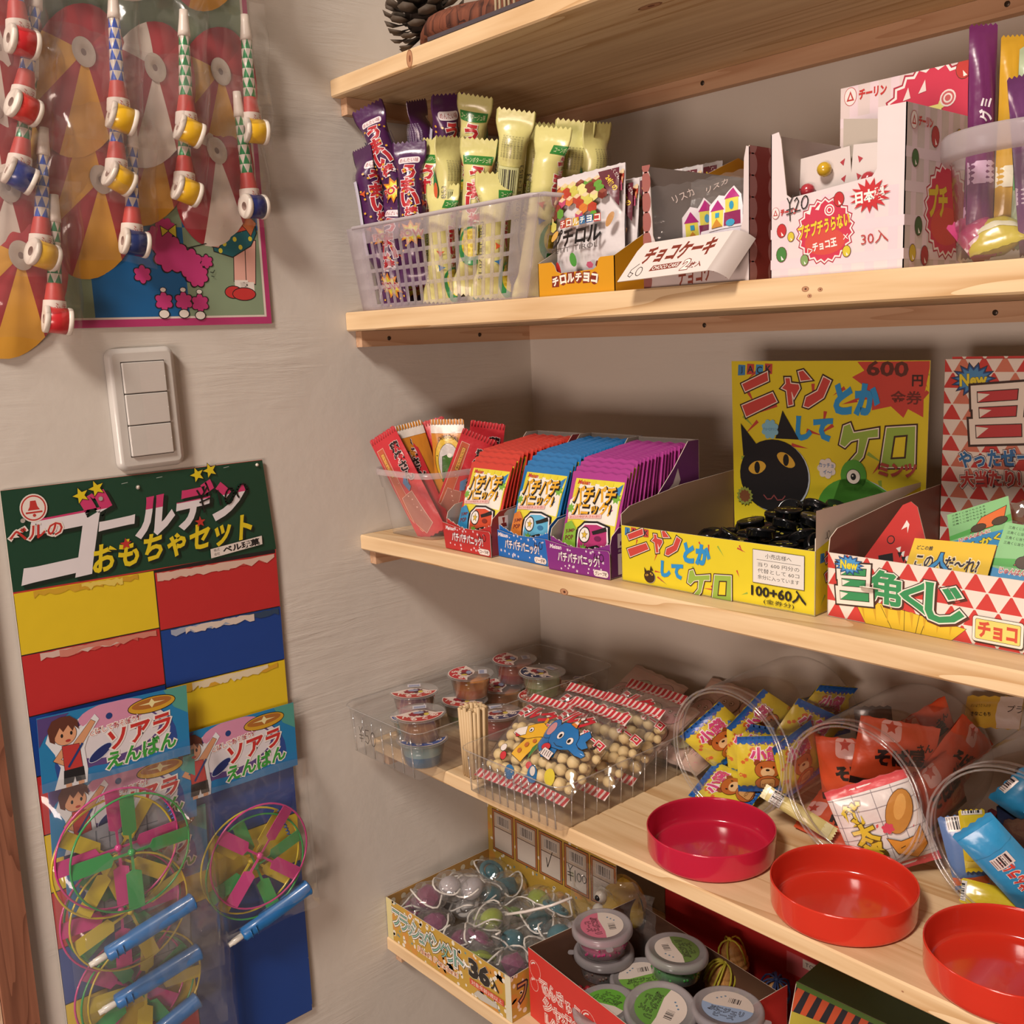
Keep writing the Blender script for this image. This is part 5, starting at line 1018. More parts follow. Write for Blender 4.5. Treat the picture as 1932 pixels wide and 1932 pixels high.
# --- three cartons of popping candy -----------------------------------------
def pk_print(border, face, face2, blob):
    def f(ink):
        ink.poly([(-0.031, 0.003), (0.030, 0.003), (0.033, 0.072), (-0.028, 0.072)], '#d8cc3a')
        ink.poly([(-0.030, 0.033), (0.030, 0.030), (0.031, 0.066), (-0.020, 0.069), (-0.024, 0.055), (-0.031, 0.05)], '#e4ded2')
        ink.polys([star(0.027, 0.056, 0.006, 0.0035, 7), star(-0.028, 0.042, 0.0055, 0.003, 7)], '#6fa63c'); ink.polys([rect(-0.018 + 0.011 * k, 0.066, -0.012 + 0.011 * k, 0.071) for k in range(4)], '#d8c834')
        ink.poly([(0.024, 0.064), (0.032, 0.070), (0.030, 0.058)], '#2f78b0')
        ink.text('Meisan', -0.016, 0.0685, 0.0040, '#b8302c', 0.015, 0, 0.15, bold=0.03)
        for t_, x, y, h, w_ in (('パチパチ', 0.0, 0.0575, 0.0150, 0.052), ('パニック!', -0.001, 0.0430, 0.0125, 0.046)):
            ink.text(t_, x + 0.0008, y - 0.0008, h, '#1d1712', w_, 3, 0.1, bold=0.10); ink.text(t_, x, y, h, '#dca428', w_, 3, 0.1, bold=0.035)
        ink.poly([(-0.028, 0.031), (0.014, 0.0355), (0.014, 0.0395), (-0.028, 0.035)], '#e0b8b0'); ink.text('お口の中が大さわぎ!!', -0.007, 0.0352, 0.0026, '#b0302c', 0.038, 6, bold=0.0)
        ink.poly([(-0.014, 0.002), (-0.014, 0.024), (-0.006, 0.0310), (0.010, 0.0325), (0.026, 0.0290), (0.029, 0.014), (0.024, 0.002)], BLK)
        ink.poly([(-0.012, 0.003), (-0.012, 0.023), (-0.005, 0.0290), (0.010, 0.0305), (0.024, 0.0275), (0.027, 0.014), (0.022, 0.003)], '#e6dfe0'); ink.poly([(-0.011, 0.004), (-0.010, 0.022), (-0.004, 0.0275), (0.010, 0.0290), (0.023, 0.0260), (0.025, 0.013), (0.020, 0.004)], face)
        ink.poly(ell(-0.003, 0.018, 0.0075, 0.0080, 20), BLK); ink.poly(ell(-0.003, 0.018, 0.0063, 0.0068, 20), '#e4dfd8'); ink.poly(star(-0.003, 0.018, 0.0040, 0.0016, 5), '#d8b43c', BLK, 0.0004)
        ink.poly([(0.006, 0.022), (0.022, 0.028), (0.024, 0.024), (0.008, 0.019)], BLK); ink.poly([(0.000, 0.006), (0.014, 0.010), (0.022, 0.007), (0.012, 0.0045)], BLK); ink.poly(ell(0.014, 0.016, 0.004, 0.0025, 12), face2)
        ink.poly([(-0.031, 0.003), (-0.031, 0.026), (-0.022, 0.030), (-0.014, 0.022), (-0.013, 0.004)], blob); ink.text('JUMP', -0.022, 0.0195, 0.0042, '#6a2a2c', 0.013, 8, bold=0.03); ink.text('POP', -0.022, 0.0135, 0.0042, '#6a2a2c', 0.011, 8, bold=0.03)
        ink.poly(star(-0.003, 0.004, 0.006, 0.003, 8), '#6fa63c')
    return f
def pachi(label, cname, x, y, yaw, main, dark, packcol, face, face2, blob, flavour, n, word, price, ylean=0.36):
    t = thing('candy_carton', label, 'box', (x, y, z3), math.radians(yaw), 'popping candy cartons on the middle shelf')
    W, Dp, Hf, Hb = 0.0770, 0.138, 0.0335, 0.117
    fr = frame((0, 0, 0), (1, 0, 0), (0, 0, 1))
    N = 20; top = [(W * k / N, Hf - 0.0085 * math.sin(PI * k / N) + 0.0006 * ((k % 2) * 2 - 1)) for k in range(N, -1, -1)]
    panel(t, 'front_panel', [(0, 0), (W, 0)] + top, fr, main, '#9a918a', lambda i_: i_.polys([ell(a, b - 0.0002, 0.0007, 0.0007, 7) for a, b in top[1::2]], '#e0d6d2'))
    rr = random.Random(len(cname))
    def fl(ink):
        ink.polys([star(rr.uniform(0.004, 0.072), rr.choice((rr.uniform(0.0215, 0.0250), rr.uniform(0.002, 0.007), rr.uniform(0.002, 0.025))), rr.uniform(0.0009, 0.0024), 0.0007, 6, rr.random()) for _ in range(26)], '#ded2da')
        ink.text('Meisan', 0.0095, 0.0235, 0.0040, '#e2d8dc', 0.0150, 0, 0.15, bold=0.03)
        ink.text('パチパチパニック!', 0.0385, 0.0145, 0.0095, '#e6dcde', 0.053, 0, outs=[(0.075, '#3a2030')], bold=0.03)
        ink.poly(rrect(0.0575, 0.0012, 0.0755, 0.0075, 0.0028), '#e0d6d0', BLK, 0.0002); ink.text(flavour, 0.0665, 0.0043, 0.0040, '#4a2a26', 0.0145, bold=0.02)
        ink.line([(0.0600, 0.0230), (0.0585, 0.0185), (0.0635, 0.0190)], 0.0007, '#2a1418'); ink.line([(0.0620, 0.0215), (0.0620, 0.0160)], 0.0007, '#2a1418'); ink.line(ell(0.0680, 0.0195, 0.0026, 0.0036, 10) + [ell(0.0680, 0.0195, 0.0026, 0.0036, 10)[0]], 0.0007, '#2a1418')
    panel(t, 'front_flap', [(-0.0010, 0.0), (W + 0.0004, 0), (W + 0.0010, 0.0245), (W - 0.001, 0.0270), (0.022, 0.0255), (-0.0045, 0.0290)], frame((0, -0.0022, 0.0002), (1, 0, 0), (0, -0.03, 1)), main, main, fl)
    def sd(ink):
        ink.poly(rect(0.010, 0.0025, 0.032, 0.0225), '#d2c8ca'); ink.poly(rect(0.015, 0.006, 0.023, 0.019), dark); ink.poly(rect(0.0165, 0.0075, 0.0215, 0.0175), '#d2c8ca')
        ink.poly(rect(0.010, 0.028, 0.023, 0.0415), '#d2c8ca'); ink.poly([(0.013, 0.030), (0.021, 0.030), (0.0205, 0.034), (0.018, 0.034), (0.019, 0.040), (0.015, 0.040), (0.0162, 0.034), (0.0135, 0.034)], dark); ink.text('高温注意', 0.017, 0.0253, 0.0028, '#d2c8ca', 0.013, bold=0.0)
        ink.text('Meisan', 0.122, 0.068, 0.0050, '#b9a8b8', 0.017, 0, 0.15, bold=0.03); ink.poly([(0.050, 0.046), (0.095, 0.078), (0.103, 0.092), (0.107, 0.080), (0.100, 0.070), (0.108, 0.076), (0.098, 0.064)], '#b9aeb0')
    side = [(0, 0), (Dp, 0), (Dp, Hb), (0.120, Hb), (0.096, 0.092), (0.050, 0.052), (0.012, 0.047), (0.002, 0.040), (0, Hf)]
    panel(t, 'side_panel', side, frame((W, 0, 0), (0, 1, 0), (0, 0, 1)), dark, '#9a918a', sd, clip=(0, 0, Dp, Hb))
    panel(t, 'side_panel', [(-a, b) for a, b in side][::-1], frame((0, 0, 0), (0, -1, 0), (0, 0, 1)), dark, '#9a918a')
    panel(t, 'back_panel', rect(0, 0, W, Hb), frame((W, Dp, 0), (-1, 0, 0), (0, 0, 1)), dark, '#9a918a')
    panel(t, 'base_panel', rect(0, 0, W, Dp), frame((0, 0, 0.0009), (1, 0, 0), (0, 1, 0)), '#9a918a', '#9a918a')
    Mt = Matrix.Translation((x, y, z3)) @ Matrix.Rotation(math.radians(yaw), 4, 'Z')
    def pm(k):
        u = k / max(1, n - 1); by = 0.010 + (Dp - 0.030) * u; lean = ylean * (1 - 0.75 * u); return Mt @ mat4((W / 2 - 0.001 + rr.uniform(-.001, .001), by, 0.0175 + 0.008 * u + 0.010 * min(1, 6 * u)), (1, rr.uniform(-.02, .02), 0), (0.04 * (1 - u), lean, 1))
    p0 = thing('popping_candy_pack', 'front popping candy pack of the %s carton, full picture showing' % word, 'candy pack', mw=pm(0), group='%s popping candy packs' % word)
    pouch(p0, 0.069, 0.079, 0.0052, P(packcol, 0.32, 'foil'), pk_print(main, face, face2, blob), nu=10, nv=12, crimp=0.003, seed=2)
    p1 = thing('popping_candy_pack', 'plain popping candy pack', 'candy pack', mw=pm(n - 1), group='%s popping candy packs' % word)
    def few(ink): ink.polys([rect(-0.024 + 0.013 * k, 0.0685, -0.015 + 0.013 * k, 0.0705) for k in range(4)], '#cdbb34')
    pouch(p1, 0.069, 0.079, 0.0052, P(packcol, 0.32, 'foil'), few, nu=10, nv=12, crimp=0.003, seed=4)
    p1['label'] = 'rearmost %s popping candy pack, against the carton back' % word
    ords = ['second', 'third', 'fourth', 'fifth', 'sixth', 'seventh', 'eighth', 'ninth', 'tenth', 'eleventh', 'twelfth', 'thirteenth', 'fourteenth', 'fifteenth', 'sixteenth', 'seventeenth', 'eighteenth', 'nineteenth']
    for k in range(1, n - 1): copy_tree(p0 if k < 5 else p1, '%s popping candy pack, %s from the front of its carton' % (word, ords[k - 1]), mw=pm(k))
pachi('red popping candy carton with a white star print, left of the blue one', 'red', 0.1490, -0.2730, -1.5, '#b02c2c', '#7c2422', '#c23a2e', '#c4482c', '#7c2a20', '#2f86b8', 'コーラ味', 16, 'red', 1)
pachi('blue popping candy carton between the red and the purple ones', 'blue', 0.2255, -0.2640, -2.0, '#1c66b4', '#17508e', '#2270ac', '#5aa8cc', '#2a6f9c', '#cf7a34', 'ソーダ味', 17, 'blue', 2)
pachi('purple popping candy carton beside the yellow cat carton', 'purple', 0.3120, -0.2730, 2.0, '#7c2a7c', '#5c2460', '#a23a86', '#a8306c', '#6c1f4c', '#7fae3c', 'グレープ味', 18, 'purple', 3, 0.30)

# --- cat and frog mint carton ---------------------------------------------
YL = '#d6c424'
ny = thing('mint_carton', 'yellow cat and frog mint carton with a tall picture card', 'box', (0.3985, -0.2660, z3), math.radians(1.6))
def poly_t(x, y, s, pts): return [(x + a * s, y + b * s) for a, b in pts]
def cutletter(ink, polys, x, y, s, fill, rim='#e8dccc', dark='#3a2016', k1=0.16, k2=0.08):
    for p in polys: ink.poly(grow(poly_t(x, y, s, p), k1 * s * 0.6), dark)
    for p in polys: ink.poly(grow(poly_t(x, y, s, p), k2 * s * 0.5), rim)
    for p in polys: ink.poly(poly_t(x, y, s, p), fill)
def title(ink, x, y, s, tilt=0):
    # ニャンとかしてケロ in paper-cut letters
    RD, BL, GN = '#c0443c', '#2c8cc8', '#8fae44'
    cutletter(ink, [[(0.1, 1.0), (1.3, 1.5), (1.35, 1.15), (0.25, 0.7)], [(0.1, 0.1), (0.3, -0.35), (1.75, 0.30), (1.55, 0.65)]], x, y, s, RD)
    cutletter(ink, [[(2.0, 0.85), (2.2, 1.05), (2.75, 1.0), (2.8, 0.85), (2.55, 0.45), (2.45, 0.7), (2.25, 0.75)], [(2.15, 1.25), (2.35, 1.25), (2.5, 0.2), (2.3, 0.15)]], x, y, s, RD)
    cutletter(ink, [[(2.75, 1.5), (2.95, 1.55), (3.3, 1.2), (2.85, 1.15)], [(3.0, 0.15), (3.1, 0.5), (3.6, 0.75), (3.85, 1.3), (4.15, 1.15), (3.85, 0.5), (3.2, 0.1)]], x, y, s, RD)
    ink.text('とか', x + 5.25 * s, y + 0.45 * s, 1.05 * s, BL, 1.75 * s, 0, 0.05, bold=0.07)
    ink.text('して', x + 3.45 * s, y - 0.75 * s, 0.85 * s, BL, 1.5 * s, 0, 0.05, bold=0.07)
    cutletter(ink, [[(4.75, -0.6), (5.0, -0.5), (5.15, -0.85), (6.15, -0.65), (6.15, -0.95), (5.75, -1.0), (5.55, -1.75), (5.15, -2.2), (5.0, -2.0), (5.35, -1.6), (5.4, -1.05), (5.05, -1.15), (4.8, -1.4), (4.6, -1.3)]], x, y, s, GN)
    cutletter(ink, [[(6.5, -0.6), (7.6, -0.5), (7.6, -2.0), (6.3, -2.1)]], x, y, s, GN); ink.poly(grow(poly_t(x, y, s, [(6.85, -0.95), (7.25, -0.9), (7.2, -1.65), (6.75, -1.7)]), 0.07 * s), '#3a2016'); ink.poly(poly_t(x, y, s, [(6.85, -0.95), (7.25, -0.9), (7.2, -1.65), (6.75, -1.7)]), '#d6c424')
def confetti(ink, rr, n, x0, y0, x1, y1, s):
    for c in ('#b84034', '#8aa63c', '#b84034'):
        q = []
        for _ in range(n):
            x, y, a, l, w_ = rr.uniform(x0, x1), rr.uniform(y0, y1), rr.uniform(0, PI), s * rr.uniform(.7, 1.4), s * 0.16
            q.append([(x + math.cos(a) * l - math.sin(a) * w_, y + math.sin(a) * l + math.cos(a) * w_), (x - math.cos(a) * l, y - math.sin(a) * l), (x + math.cos(a) * l + math.sin(a) * w_ * 1.6, y + math.sin(a) * l - math.cos(a) * w_ * 1.6)])
        ink.polys(q, c)
def jack(ink, x, y, s):
    for k, ch in enumerate('JACK'):
        ink.poly(poly_t(x + k * s * 1.15, y + (k % 2) * 0.1 * s, s, [(-0.5, -0.6), (0.45, -0.55), (0.5, 0.55), (-0.42, 0.6)]), ('#3a7ab0', '#b8443a', '#3a8ac0', '#b8443a')[k]); ink.text(ch, x + k * s * 1.15, y + (k % 2) * 0.1 * s, 0.75 * s, '#23303c', bold=0.02)
def cat(ink, x, y, s, col='#16161a'):
    ink.poly(poly_t(x, y, s, [(-0.98, 1.30), (-0.90, 0.45), (-0.45, 0.72)]), col); ink.poly(poly_t(x, y, s, [(0.25, 1.66), (0.72, 0.95), (0.05, 0.95)]), col)
    ink.poly(ell(x + 0.04 * s, y - 0.02 * s, 1.0 * s, 0.92 * s, 34, -0.05), '#b9c4cc'); ink.poly(ell(x, y, 1.0 * s, 0.92 * s, 34, -0.05), col)
    for cx, cy, r in ((-0.48, 0.18, 0.1), (0.36, 0.42, -0.2)):
        q = [(x + s * (cx + 0.26 * math.cos(t)), y + s * (cy + 0.17 * math.sin(t) * abs(math.sin(t)) ** 0.2 + r * 0.5 * math.cos(t))) for t in [2 * PI * i / 20 for i in range(20)]]
        ink.poly(q, '#d3a83a'); ink.poly(ell(x + s * cx, y + s * cy, 0.085 * s, 0.155 * s, 12), '#141414')
    if s > 0.02: ink.line([(x - .28 * s, y - .52 * s), (x - .18 * s, y - .62 * s), (x - .06 * s, y - .60 * s), (x + .02 * s, y - .50 * s), (x + .12 * s, y - .62 * s), (x + .26 * s, y - .60 * s), (x + .34 * s, y - .50 * s)], 0.03 * s, '#8a4444')
def nyf(ink):
    rr = random.Random(3); confetti(ink, rr, 6, 0.005, 0.004, 0.15, 0.046, 0.004)
    jack(ink, 0.0075, 0.0470, 0.0063); title(ink, 0.006, 0.0290, 0.0150); cat(ink, 0.033, 0.0085, 0.0062, '#3a2416')
    ink.poly(rect(0.141, 0.0195, 0.1885, 0.0475), '#3a342c'); ink.poly(rect(0.1414, 0.0199, 0.1881, 0.0471), '#d9d4cc')
    ink.text('小売店様へ', 0.165, 0.0430, 0.0040, '#2a2622', 0.024, bold=0.0); ink.line([(0.145, 0.0392), (0.185, 0.0392)], 0.0003, '#2a2622')
    for k, s_ in enumerate(('当り 600 円分の', '代替として 60コ', '余分に入っています')): ink.text(s_, 0.165, 0.0355 - 0.0052 * k, 0.0037, '#2a2622', 0.038, bold=-0.005)
    ink.text('100+60入', 0.165, 0.0132, 0.0100, '#1f1a14', 0.050, bold=0.03); ink.text('(金券分)', 0.1655, 0.0050, 0.0045, '#1f1a14', 0.028, bold=0.0)
panel(ny, 'front_panel', rect(0, 0, 0.1975, 0.0520), frame((0, 0, 0), (1, 0, 0), (0, 0, 1)), YL, '#8a6f5c', nyf, clip=(0, 0, 0.1975, 0.052))
def nys(ink):
    ink.poly([(0.0, 0.0525), (0.02, 0.058), (0.178, 0.080), (0.178, 0.11), (0, 0.11)], '#cdc2b6'); jack(ink, 0.010, 0.045, 0.0065); confetti(ink, random.Random(5), 3, 0.01, 0.005, 0.08, 0.03, 0.004); title(ink, 0.012, 0.030, 0.014)
    ink.line(ell(0.018, 0.0625, 0.0020, 0.0032, 10) + [ell(0.018, 0.0625, 0.0020, 0.0032, 10)[0]], 0.0005, '#3a302a'); ink.line([(0.013, 0.0600), (0.0155, 0.0605), (0.0150, 0.0650)], 0.0005, '#3a302a')
nside = [(0, 0), (0.178, 0), (0.178, 0.082), (0.09, 0.078), (0.012, 0.068), (0.0, 0.062), (0, 0.052)]
panel(ny, 'side_panel', nside, frame((0.1975, 0, 0), (0, 1, 0), (0, 0, 1)), YL, '#8a6f5c', nys, clip=(0, 0, 0.178, 0.084))
panel(ny, 'side_panel', [(-a, b) for a, b in nside][::-1], frame((0, 0, 0), (0, -1, 0), (0, 0, 1)), YL, '#8a6f5c')
panel(ny, 'base_panel', rect(0, 0, 0.1975, 0.178), frame((0, 0, 0.0009), (1, 0, 0), (0, 1, 0)), '#8a6f5c', '#8a6f5c')
def nyc(ink):
    rr = random.Random(11); confetti(ink, rr, 9, 0.004, 0.05, 0.20, 0.18, 0.009)
    ink.poly([(0.135, 0.190), (0.142, 0.182), (0.130, 0.176), (0.145, 0.166), (0.132, 0.155), (0.150, 0.156), (0.150, 0.146), (0.168, 0.150), (0.180, 0.140), (0.184, 0.148), (0.198, 0.141), (0.198, 0.158), (0.2035, 0.190)], '#bf4236')
    jack(ink, 0.0105, 0.1830, 0.0090); ink.text('600', 0.1640, 0.1835, 0.0125, '#5a2a20', 0.038, -2, bold=0.03); ink.text('円', 0.1920, 0.1730, 0.0095, '#3a201a', bold=0.03); ink.text('金券', 0.1820, 0.1580, 0.0115, '#6a2a22', 0.028, bold=0.02)
    title(ink, 0.009, 0.1450, 0.0240)
    cat(ink, 0.048, 0.079, 0.0390)
    ink.poly(cloud(0.044, 0.1250, 0.0100, 8, 0.2), '#7fb6cc'); ink.text('チョーむかつく!!', 0.044, 0.1250, 0.0032, '#2a5a8c', 0.015, bold=0.0)
    ink.poly(cloud(0.1060, 0.0900, 0.0100, 7, 0.2), '#d8d0c8'); ink.text('カッチョ', 0.1055, 0.0930, 0.0042, '#3a6a9c', 0.015, bold=0.02); ink.text('イ〜!', 0.1070, 0.0865, 0.0042, '#3a6a9c', 0.009, bold=0.02)
    GF = '#4f9a34'
    ink.poly([(0.1360 + 0.0405 * math.cos(a) * (1.08 if math.cos(a) > 0 else 1), 0.0480 + 0.0350 * math.sin(a)) for a in [2 * PI * k / 40 for k in range(40)]], '#b8c4c4'); ink.polys([ell(0.1365, 0.0475, 0.0405, 0.0345, 34, -0.25), ell(0.1335, 0.0850, 0.0130, 0.0150, 22), ell(0.1800, 0.0605, 0.0140, 0.0125, 22), [(0.120, 0.080), (0.146, 0.083), (0.172, 0.070), (0.185, 0.050), (0.150, 0.040), (0.11, 0.05)]], GF)
    for cx, cy, r in ((0.1335, 0.0840, 0.0066), (0.1760, 0.0590, 0.0072)): ink.poly(ell(cx, cy, r, r, 20), '#e4dfd4', BLK, 0.0006); ink.poly(ell(cx, cy, r * .42, r * .5, 14), '#161616'); ink.poly(ell(cx - r * .1, cy + r * .12, r * .12, r * .12, 8), '#e8e4dc')
    ink.line([(0.1165, 0.0560), (0.1195, 0.0450), (0.1270, 0.0350)], 0.0022, '#b8603c'); ink.polys([ell(0.1350, 0.0370, 0.001, 0.001, 8), ell(0.1405, 0.0365, 0.001, 0.001, 8)], BLK)
    ink.text('ミンツ', 0.1760, 0.0930, 0.0110, '#a8443a', 0.034, 2, 0.1, bold=0.06)
    ink.poly(star(0.0150, 0.0560, 0.0100, 0.0080, 14), '#8a9440'); ink.poly(star(0.0150, 0.0560, 0.0070, 0.0055, 10), '#7a4a2c')
    ink.poly([(0.054, 0.030), (0.062, 0.044), (0.078, 0.047), (0.086, 0.053), (0.094, 0.049), (0.084, 0.044), (0.080, 0.030)], '#b8403a'); ink.poly([(0.055, 0.030), (0.063, 0.042), (0.082, 0.044), (0.080, 0.030)], '#2a6f9c'); ink.text('おもしろい', 0.0680, 0.0365, 0.0048, '#d8d4cc', 0.020, bold=0.02)
    ink.bars(0.022, 0.022, 0.054, 0.038, '#2a2620', 30, '#d6c424')
panel(ny, 'picture_card', [(0.002, 0), (0.2015, 0), (0.2030, 0.1905), (-0.0015, 0.1920)], frame((0, 0.1775, 0.0004), (1, 0, 0), (0, 0, 1)), YL, '#a8967c', nyc, clip=(-0.001, 0, 0.2025, 0.1905))
# mints: black round tins
Mny = Matrix.Translation((0.3985, -0.2660, z3)) @ Matrix.Rotation(math.radians(1.6), 4, 'Z')
mb = MB(); BK = P('#141517', 0.16, 'gloss')
mb.lathe([(0, -0.0038), (0.0105, -0.0038), (0.0118, -0.0030), (0.0118, 0.0010), (0.0125, 0.0012), (0.0125, 0.0034), (0.0118, 0.0040), (0.0110, 0.0036), (0, 0.0034)], BK, 22)
im = Ink(mb, fro(0.0036))
for cx, r in ((-0.0042, 0.3), (0.0042, -0.3)): im.poly(ell(cx, 0.0012, 0.0027, 0.0013, 12, r), '#c9bc48'); im.poly(ell(cx, 0.0012, 0.0007, 0.0012, 8), '#141414')
im.line([(-0.003, -0.004), (-0.001, -0.0052), (0.001, -0.0042), (0.003, -0.0052)], 0.0004, '#8a4444')
mt0 = mb.build('mint_tin'); tag(mt0, 'black round cat-eyed mint tin in the heap in the yellow carton', 'mint tin', 'black mint tins in the yellow carton')
rr = random.Random(21); placed = []; first = True; tries = 0
while len(placed) < 92 and tries < 9000:
    tries += 1; x = rr.uniform(0.015, 0.183); y = rr.uniform(0.014, 0.162)
    hz = 0.010 + 0.034 * math.exp(-((x - 0.115) / 0.060) ** 2) + 0.014 * max(0, x - 0.1) / 0.1 + 0.012 * min(1, max(0, (y - 0.01) / 0.06))
    z = rr.uniform(0.35, 1.0) * min(hz, 0.060) + 0.002
    if any((x - a) ** 2 + (y - b) ** 2 + ((z - c) * 1.6) ** 2 < 0.0158 ** 2 for a, b, c in placed): continue
    if z < hz * 0.45 and rr.random() < 0.6: continue
    placed.append((x, y, z)); m_ = Mny @ Matrix.Translation((x, y, max(z, 0.012))) @ Matrix.Rotation(rr.uniform(0, 6.28), 4, 'Z') @ Matrix.Rotation(rr.gauss(0, 0.55), 4, 'X') @ Matrix.Rotation(rr.uniform(-1, 1), 4, 'Z')
    if first: mt0.matrix_world = m_; first = False
    else: o = mt0.copy(); C.objects.link(o); o.matrix_world = m_

# --- triangle lottery carton ------------------------------------------------
RT, WT = '#c23a34', '#dfd4c8'
tri = thing('lottery_carton', 'red and white triangle-patterned lottery carton at the right of the middle shelf', 'box', (0.6015, -0.2520, z3), math.radians(-0.8))
def tris(ink, w_, h, sx=0.0165, sy=0.0128, x0=0.0, y0=0.0, cols=(RT,)):
    for ci in range(len(cols)):
        q = []
        for j in range(int((h - y0) / sy) + 2):
            for i in range(-1, int((w_ - x0) / sx) + 2):
                if (i + j) % len(cols) != ci: continue
                x = x0 + i * sx + (sx / 2 if j % 2 else 0); y = y0 + j * sy
                q.append([(x + 0.0006, y + 0.0003), (x + sx - 0.0006, y + 0.0003), (x + sx / 2 + 0.0007, y + sy - 0.0006), (x + sx / 2 - 0.0007, y + sy - 0.0006)])
        ink.polys(q, cols[ci])
def san(ink, x, y, s, col):
    bars_ = [[(-.85, .55), (.80, .70), (.82, 1.12), (-.88, .98)], [(-.75, -.12), (.78, .0), (.80, .42), (-.78, .30)], [(-.85, -1.0), (1.05, -.85), (1.02, -.35), (-.9, -.48)]]
    for g_, c in ((0.40, '#3a241a'), (0.30, '#e4dacc'), (0.04, '#3a241a'), (0.0, col)):
        for b_ in bars_: ink.poly(grow([(x + a * s, y + b * s) for a, b in b_], g_ * s), c)
    for b_ in bars_: ink.poly([(x + b_[0][0] * s, y + b_[0][1] * s), (x + (b_[0][0] + .5) * s, y + (b_[3][1] - .08) * s), (x + b_[3][0] * s, y + (b_[3][1] - .04) * s)], '#e4dacc')
def trf(ink):
    tris(ink, 0.2, 0.051)
    ink.poly([(0.021, 0.020), (0.110, 0.010), (0.100, 0.0), (0.033, 0.0)], '#d9b62c', BLK, 0.0003)
    for a, b in ((0.045, 0.054), (0.064, 0.064), (0.076, 0.073), (0.082, 0.077)): ink.line([(a, 0.016), (b, 0.0)], 0.0004, '#3a2a14')
    ink.polys([[(0.028 + 0.01 * k, 0.015), (0.031 + 0.01 * k, 0.015), (0.032 + 0.0095 * k, 0.003)][::-1] for k in range(8)], '#c49a24')
    for ch, x, y, h in (('角', 0.0480, 0.0300, 0.0250), ('く', 0.0720, 0.0270, 0.0220), ('じ', 0.0940, 0.0255, 0.0270)):
        ink.text(ch, x + 0.0008, y - 0.0010, h, '#5a2a1c', h * 0.98, 0, bold=0.085); ink.text(ch, x, y, h, '#3a241a', h * 0.98, 0, bold=0.08)
    for ch, x, y, h in (('角', 0.0480, 0.0300, 0.0250), ('く', 0.0720, 0.0270, 0.0220), ('じ', 0.0940, 0.0255, 0.0270)):
        ink.text(ch, x, y, h, '#e4dacc', h * 0.98, 0, bold=0.06); ink.text(ch, x, y, h, '#348a54', h * 0.98, 0, bold=0.03)
    san(ink, 0.0225, 0.0280, 0.0125, '#348a54')
    ink.poly(star(0.0185, 0.0435, 0.0125, 0.0085, 14, 0.1, 0.62), '#2a5a94', BLK, 0.0003); ink.poly(star(0.0185, 0.0435, 0.0105, 0.0072, 14, 0.1, 0.6), '#4a92c8'); ink.text('New', 0.0185, 0.0435, 0.0062, '#dccb34', 0.0140, 0, outs=[(0.06, '#3a301a')], bold=0.04)
    ink.poly(rrect(0.1155, 0.0025, 0.1500, 0.0205, 0.002), '#3a241a'); ink.poly(rrect(0.1150, 0.0035, 0.1495, 0.0215, 0.002), '#e6dccc', BLK, 0.0003); ink.poly(rrect(0.1170, 0.0055, 0.1475, 0.0195, 0.001), '#d8ca6c', BLK, 0.0003); ink.text('チョコ', 0.1322, 0.0125, 0.0105, '#c24a34', 0.026, 0, outs=[(0.05, '#7a2a1c')], bold=0.05)
    ink.poly(rect(0.1570, 0.0, 0.2, 0.0260), '#d9cfc8'); ink.bars(0.162, 0.0055, 0.192, 0.0230, '#2a2426', 30, '#d9cfc8'); ink.text('4 973833', 0.175, 0.0030, 0.0030, '#2a2426', 0.034, bold=0.0)
panel(tri, 'front_panel', rect(0, 0, 0.200, 0.0508), frame((0, 0, 0), (1, 0, 0), (0, 0, 1)), WT, '#7a5244', trf, clip=(0, 0, 0.2, 0.0508))
tside = [(0, 0), (0.178, 0), (0.178, 0.082), (0.10, 0.078), (0.012, 0.068), (0.002, 0.062), (0, 0.0508)]
panel(tri, 'side_panel', [(-a, b) for a, b in tside][::-1], frame((0, 0, 0), (0, -1, 0), (0, 0, 1)), '#cfc4b8', '#7a5244', lambda i_: i_.poly([(-0.178, 0.0), (-0.178, 0.06), (0, 0.045), (0, 0)], RT))
panel(tri, 'side_panel', tside, frame((0.200, 0, 0), (0, 1, 0), (0, 0, 1)), WT, '#7a5244', lambda i_: tris(i_, 0.18, 0.06), clip=(0, 0, 0.178, 0.06))
panel(tri, 'base_panel', rect(0, 0, 0.200, 0.178), frame((0, 0, 0.0009), (1, 0, 0), (0, 1, 0)), '#7a5244', '#7a5244')
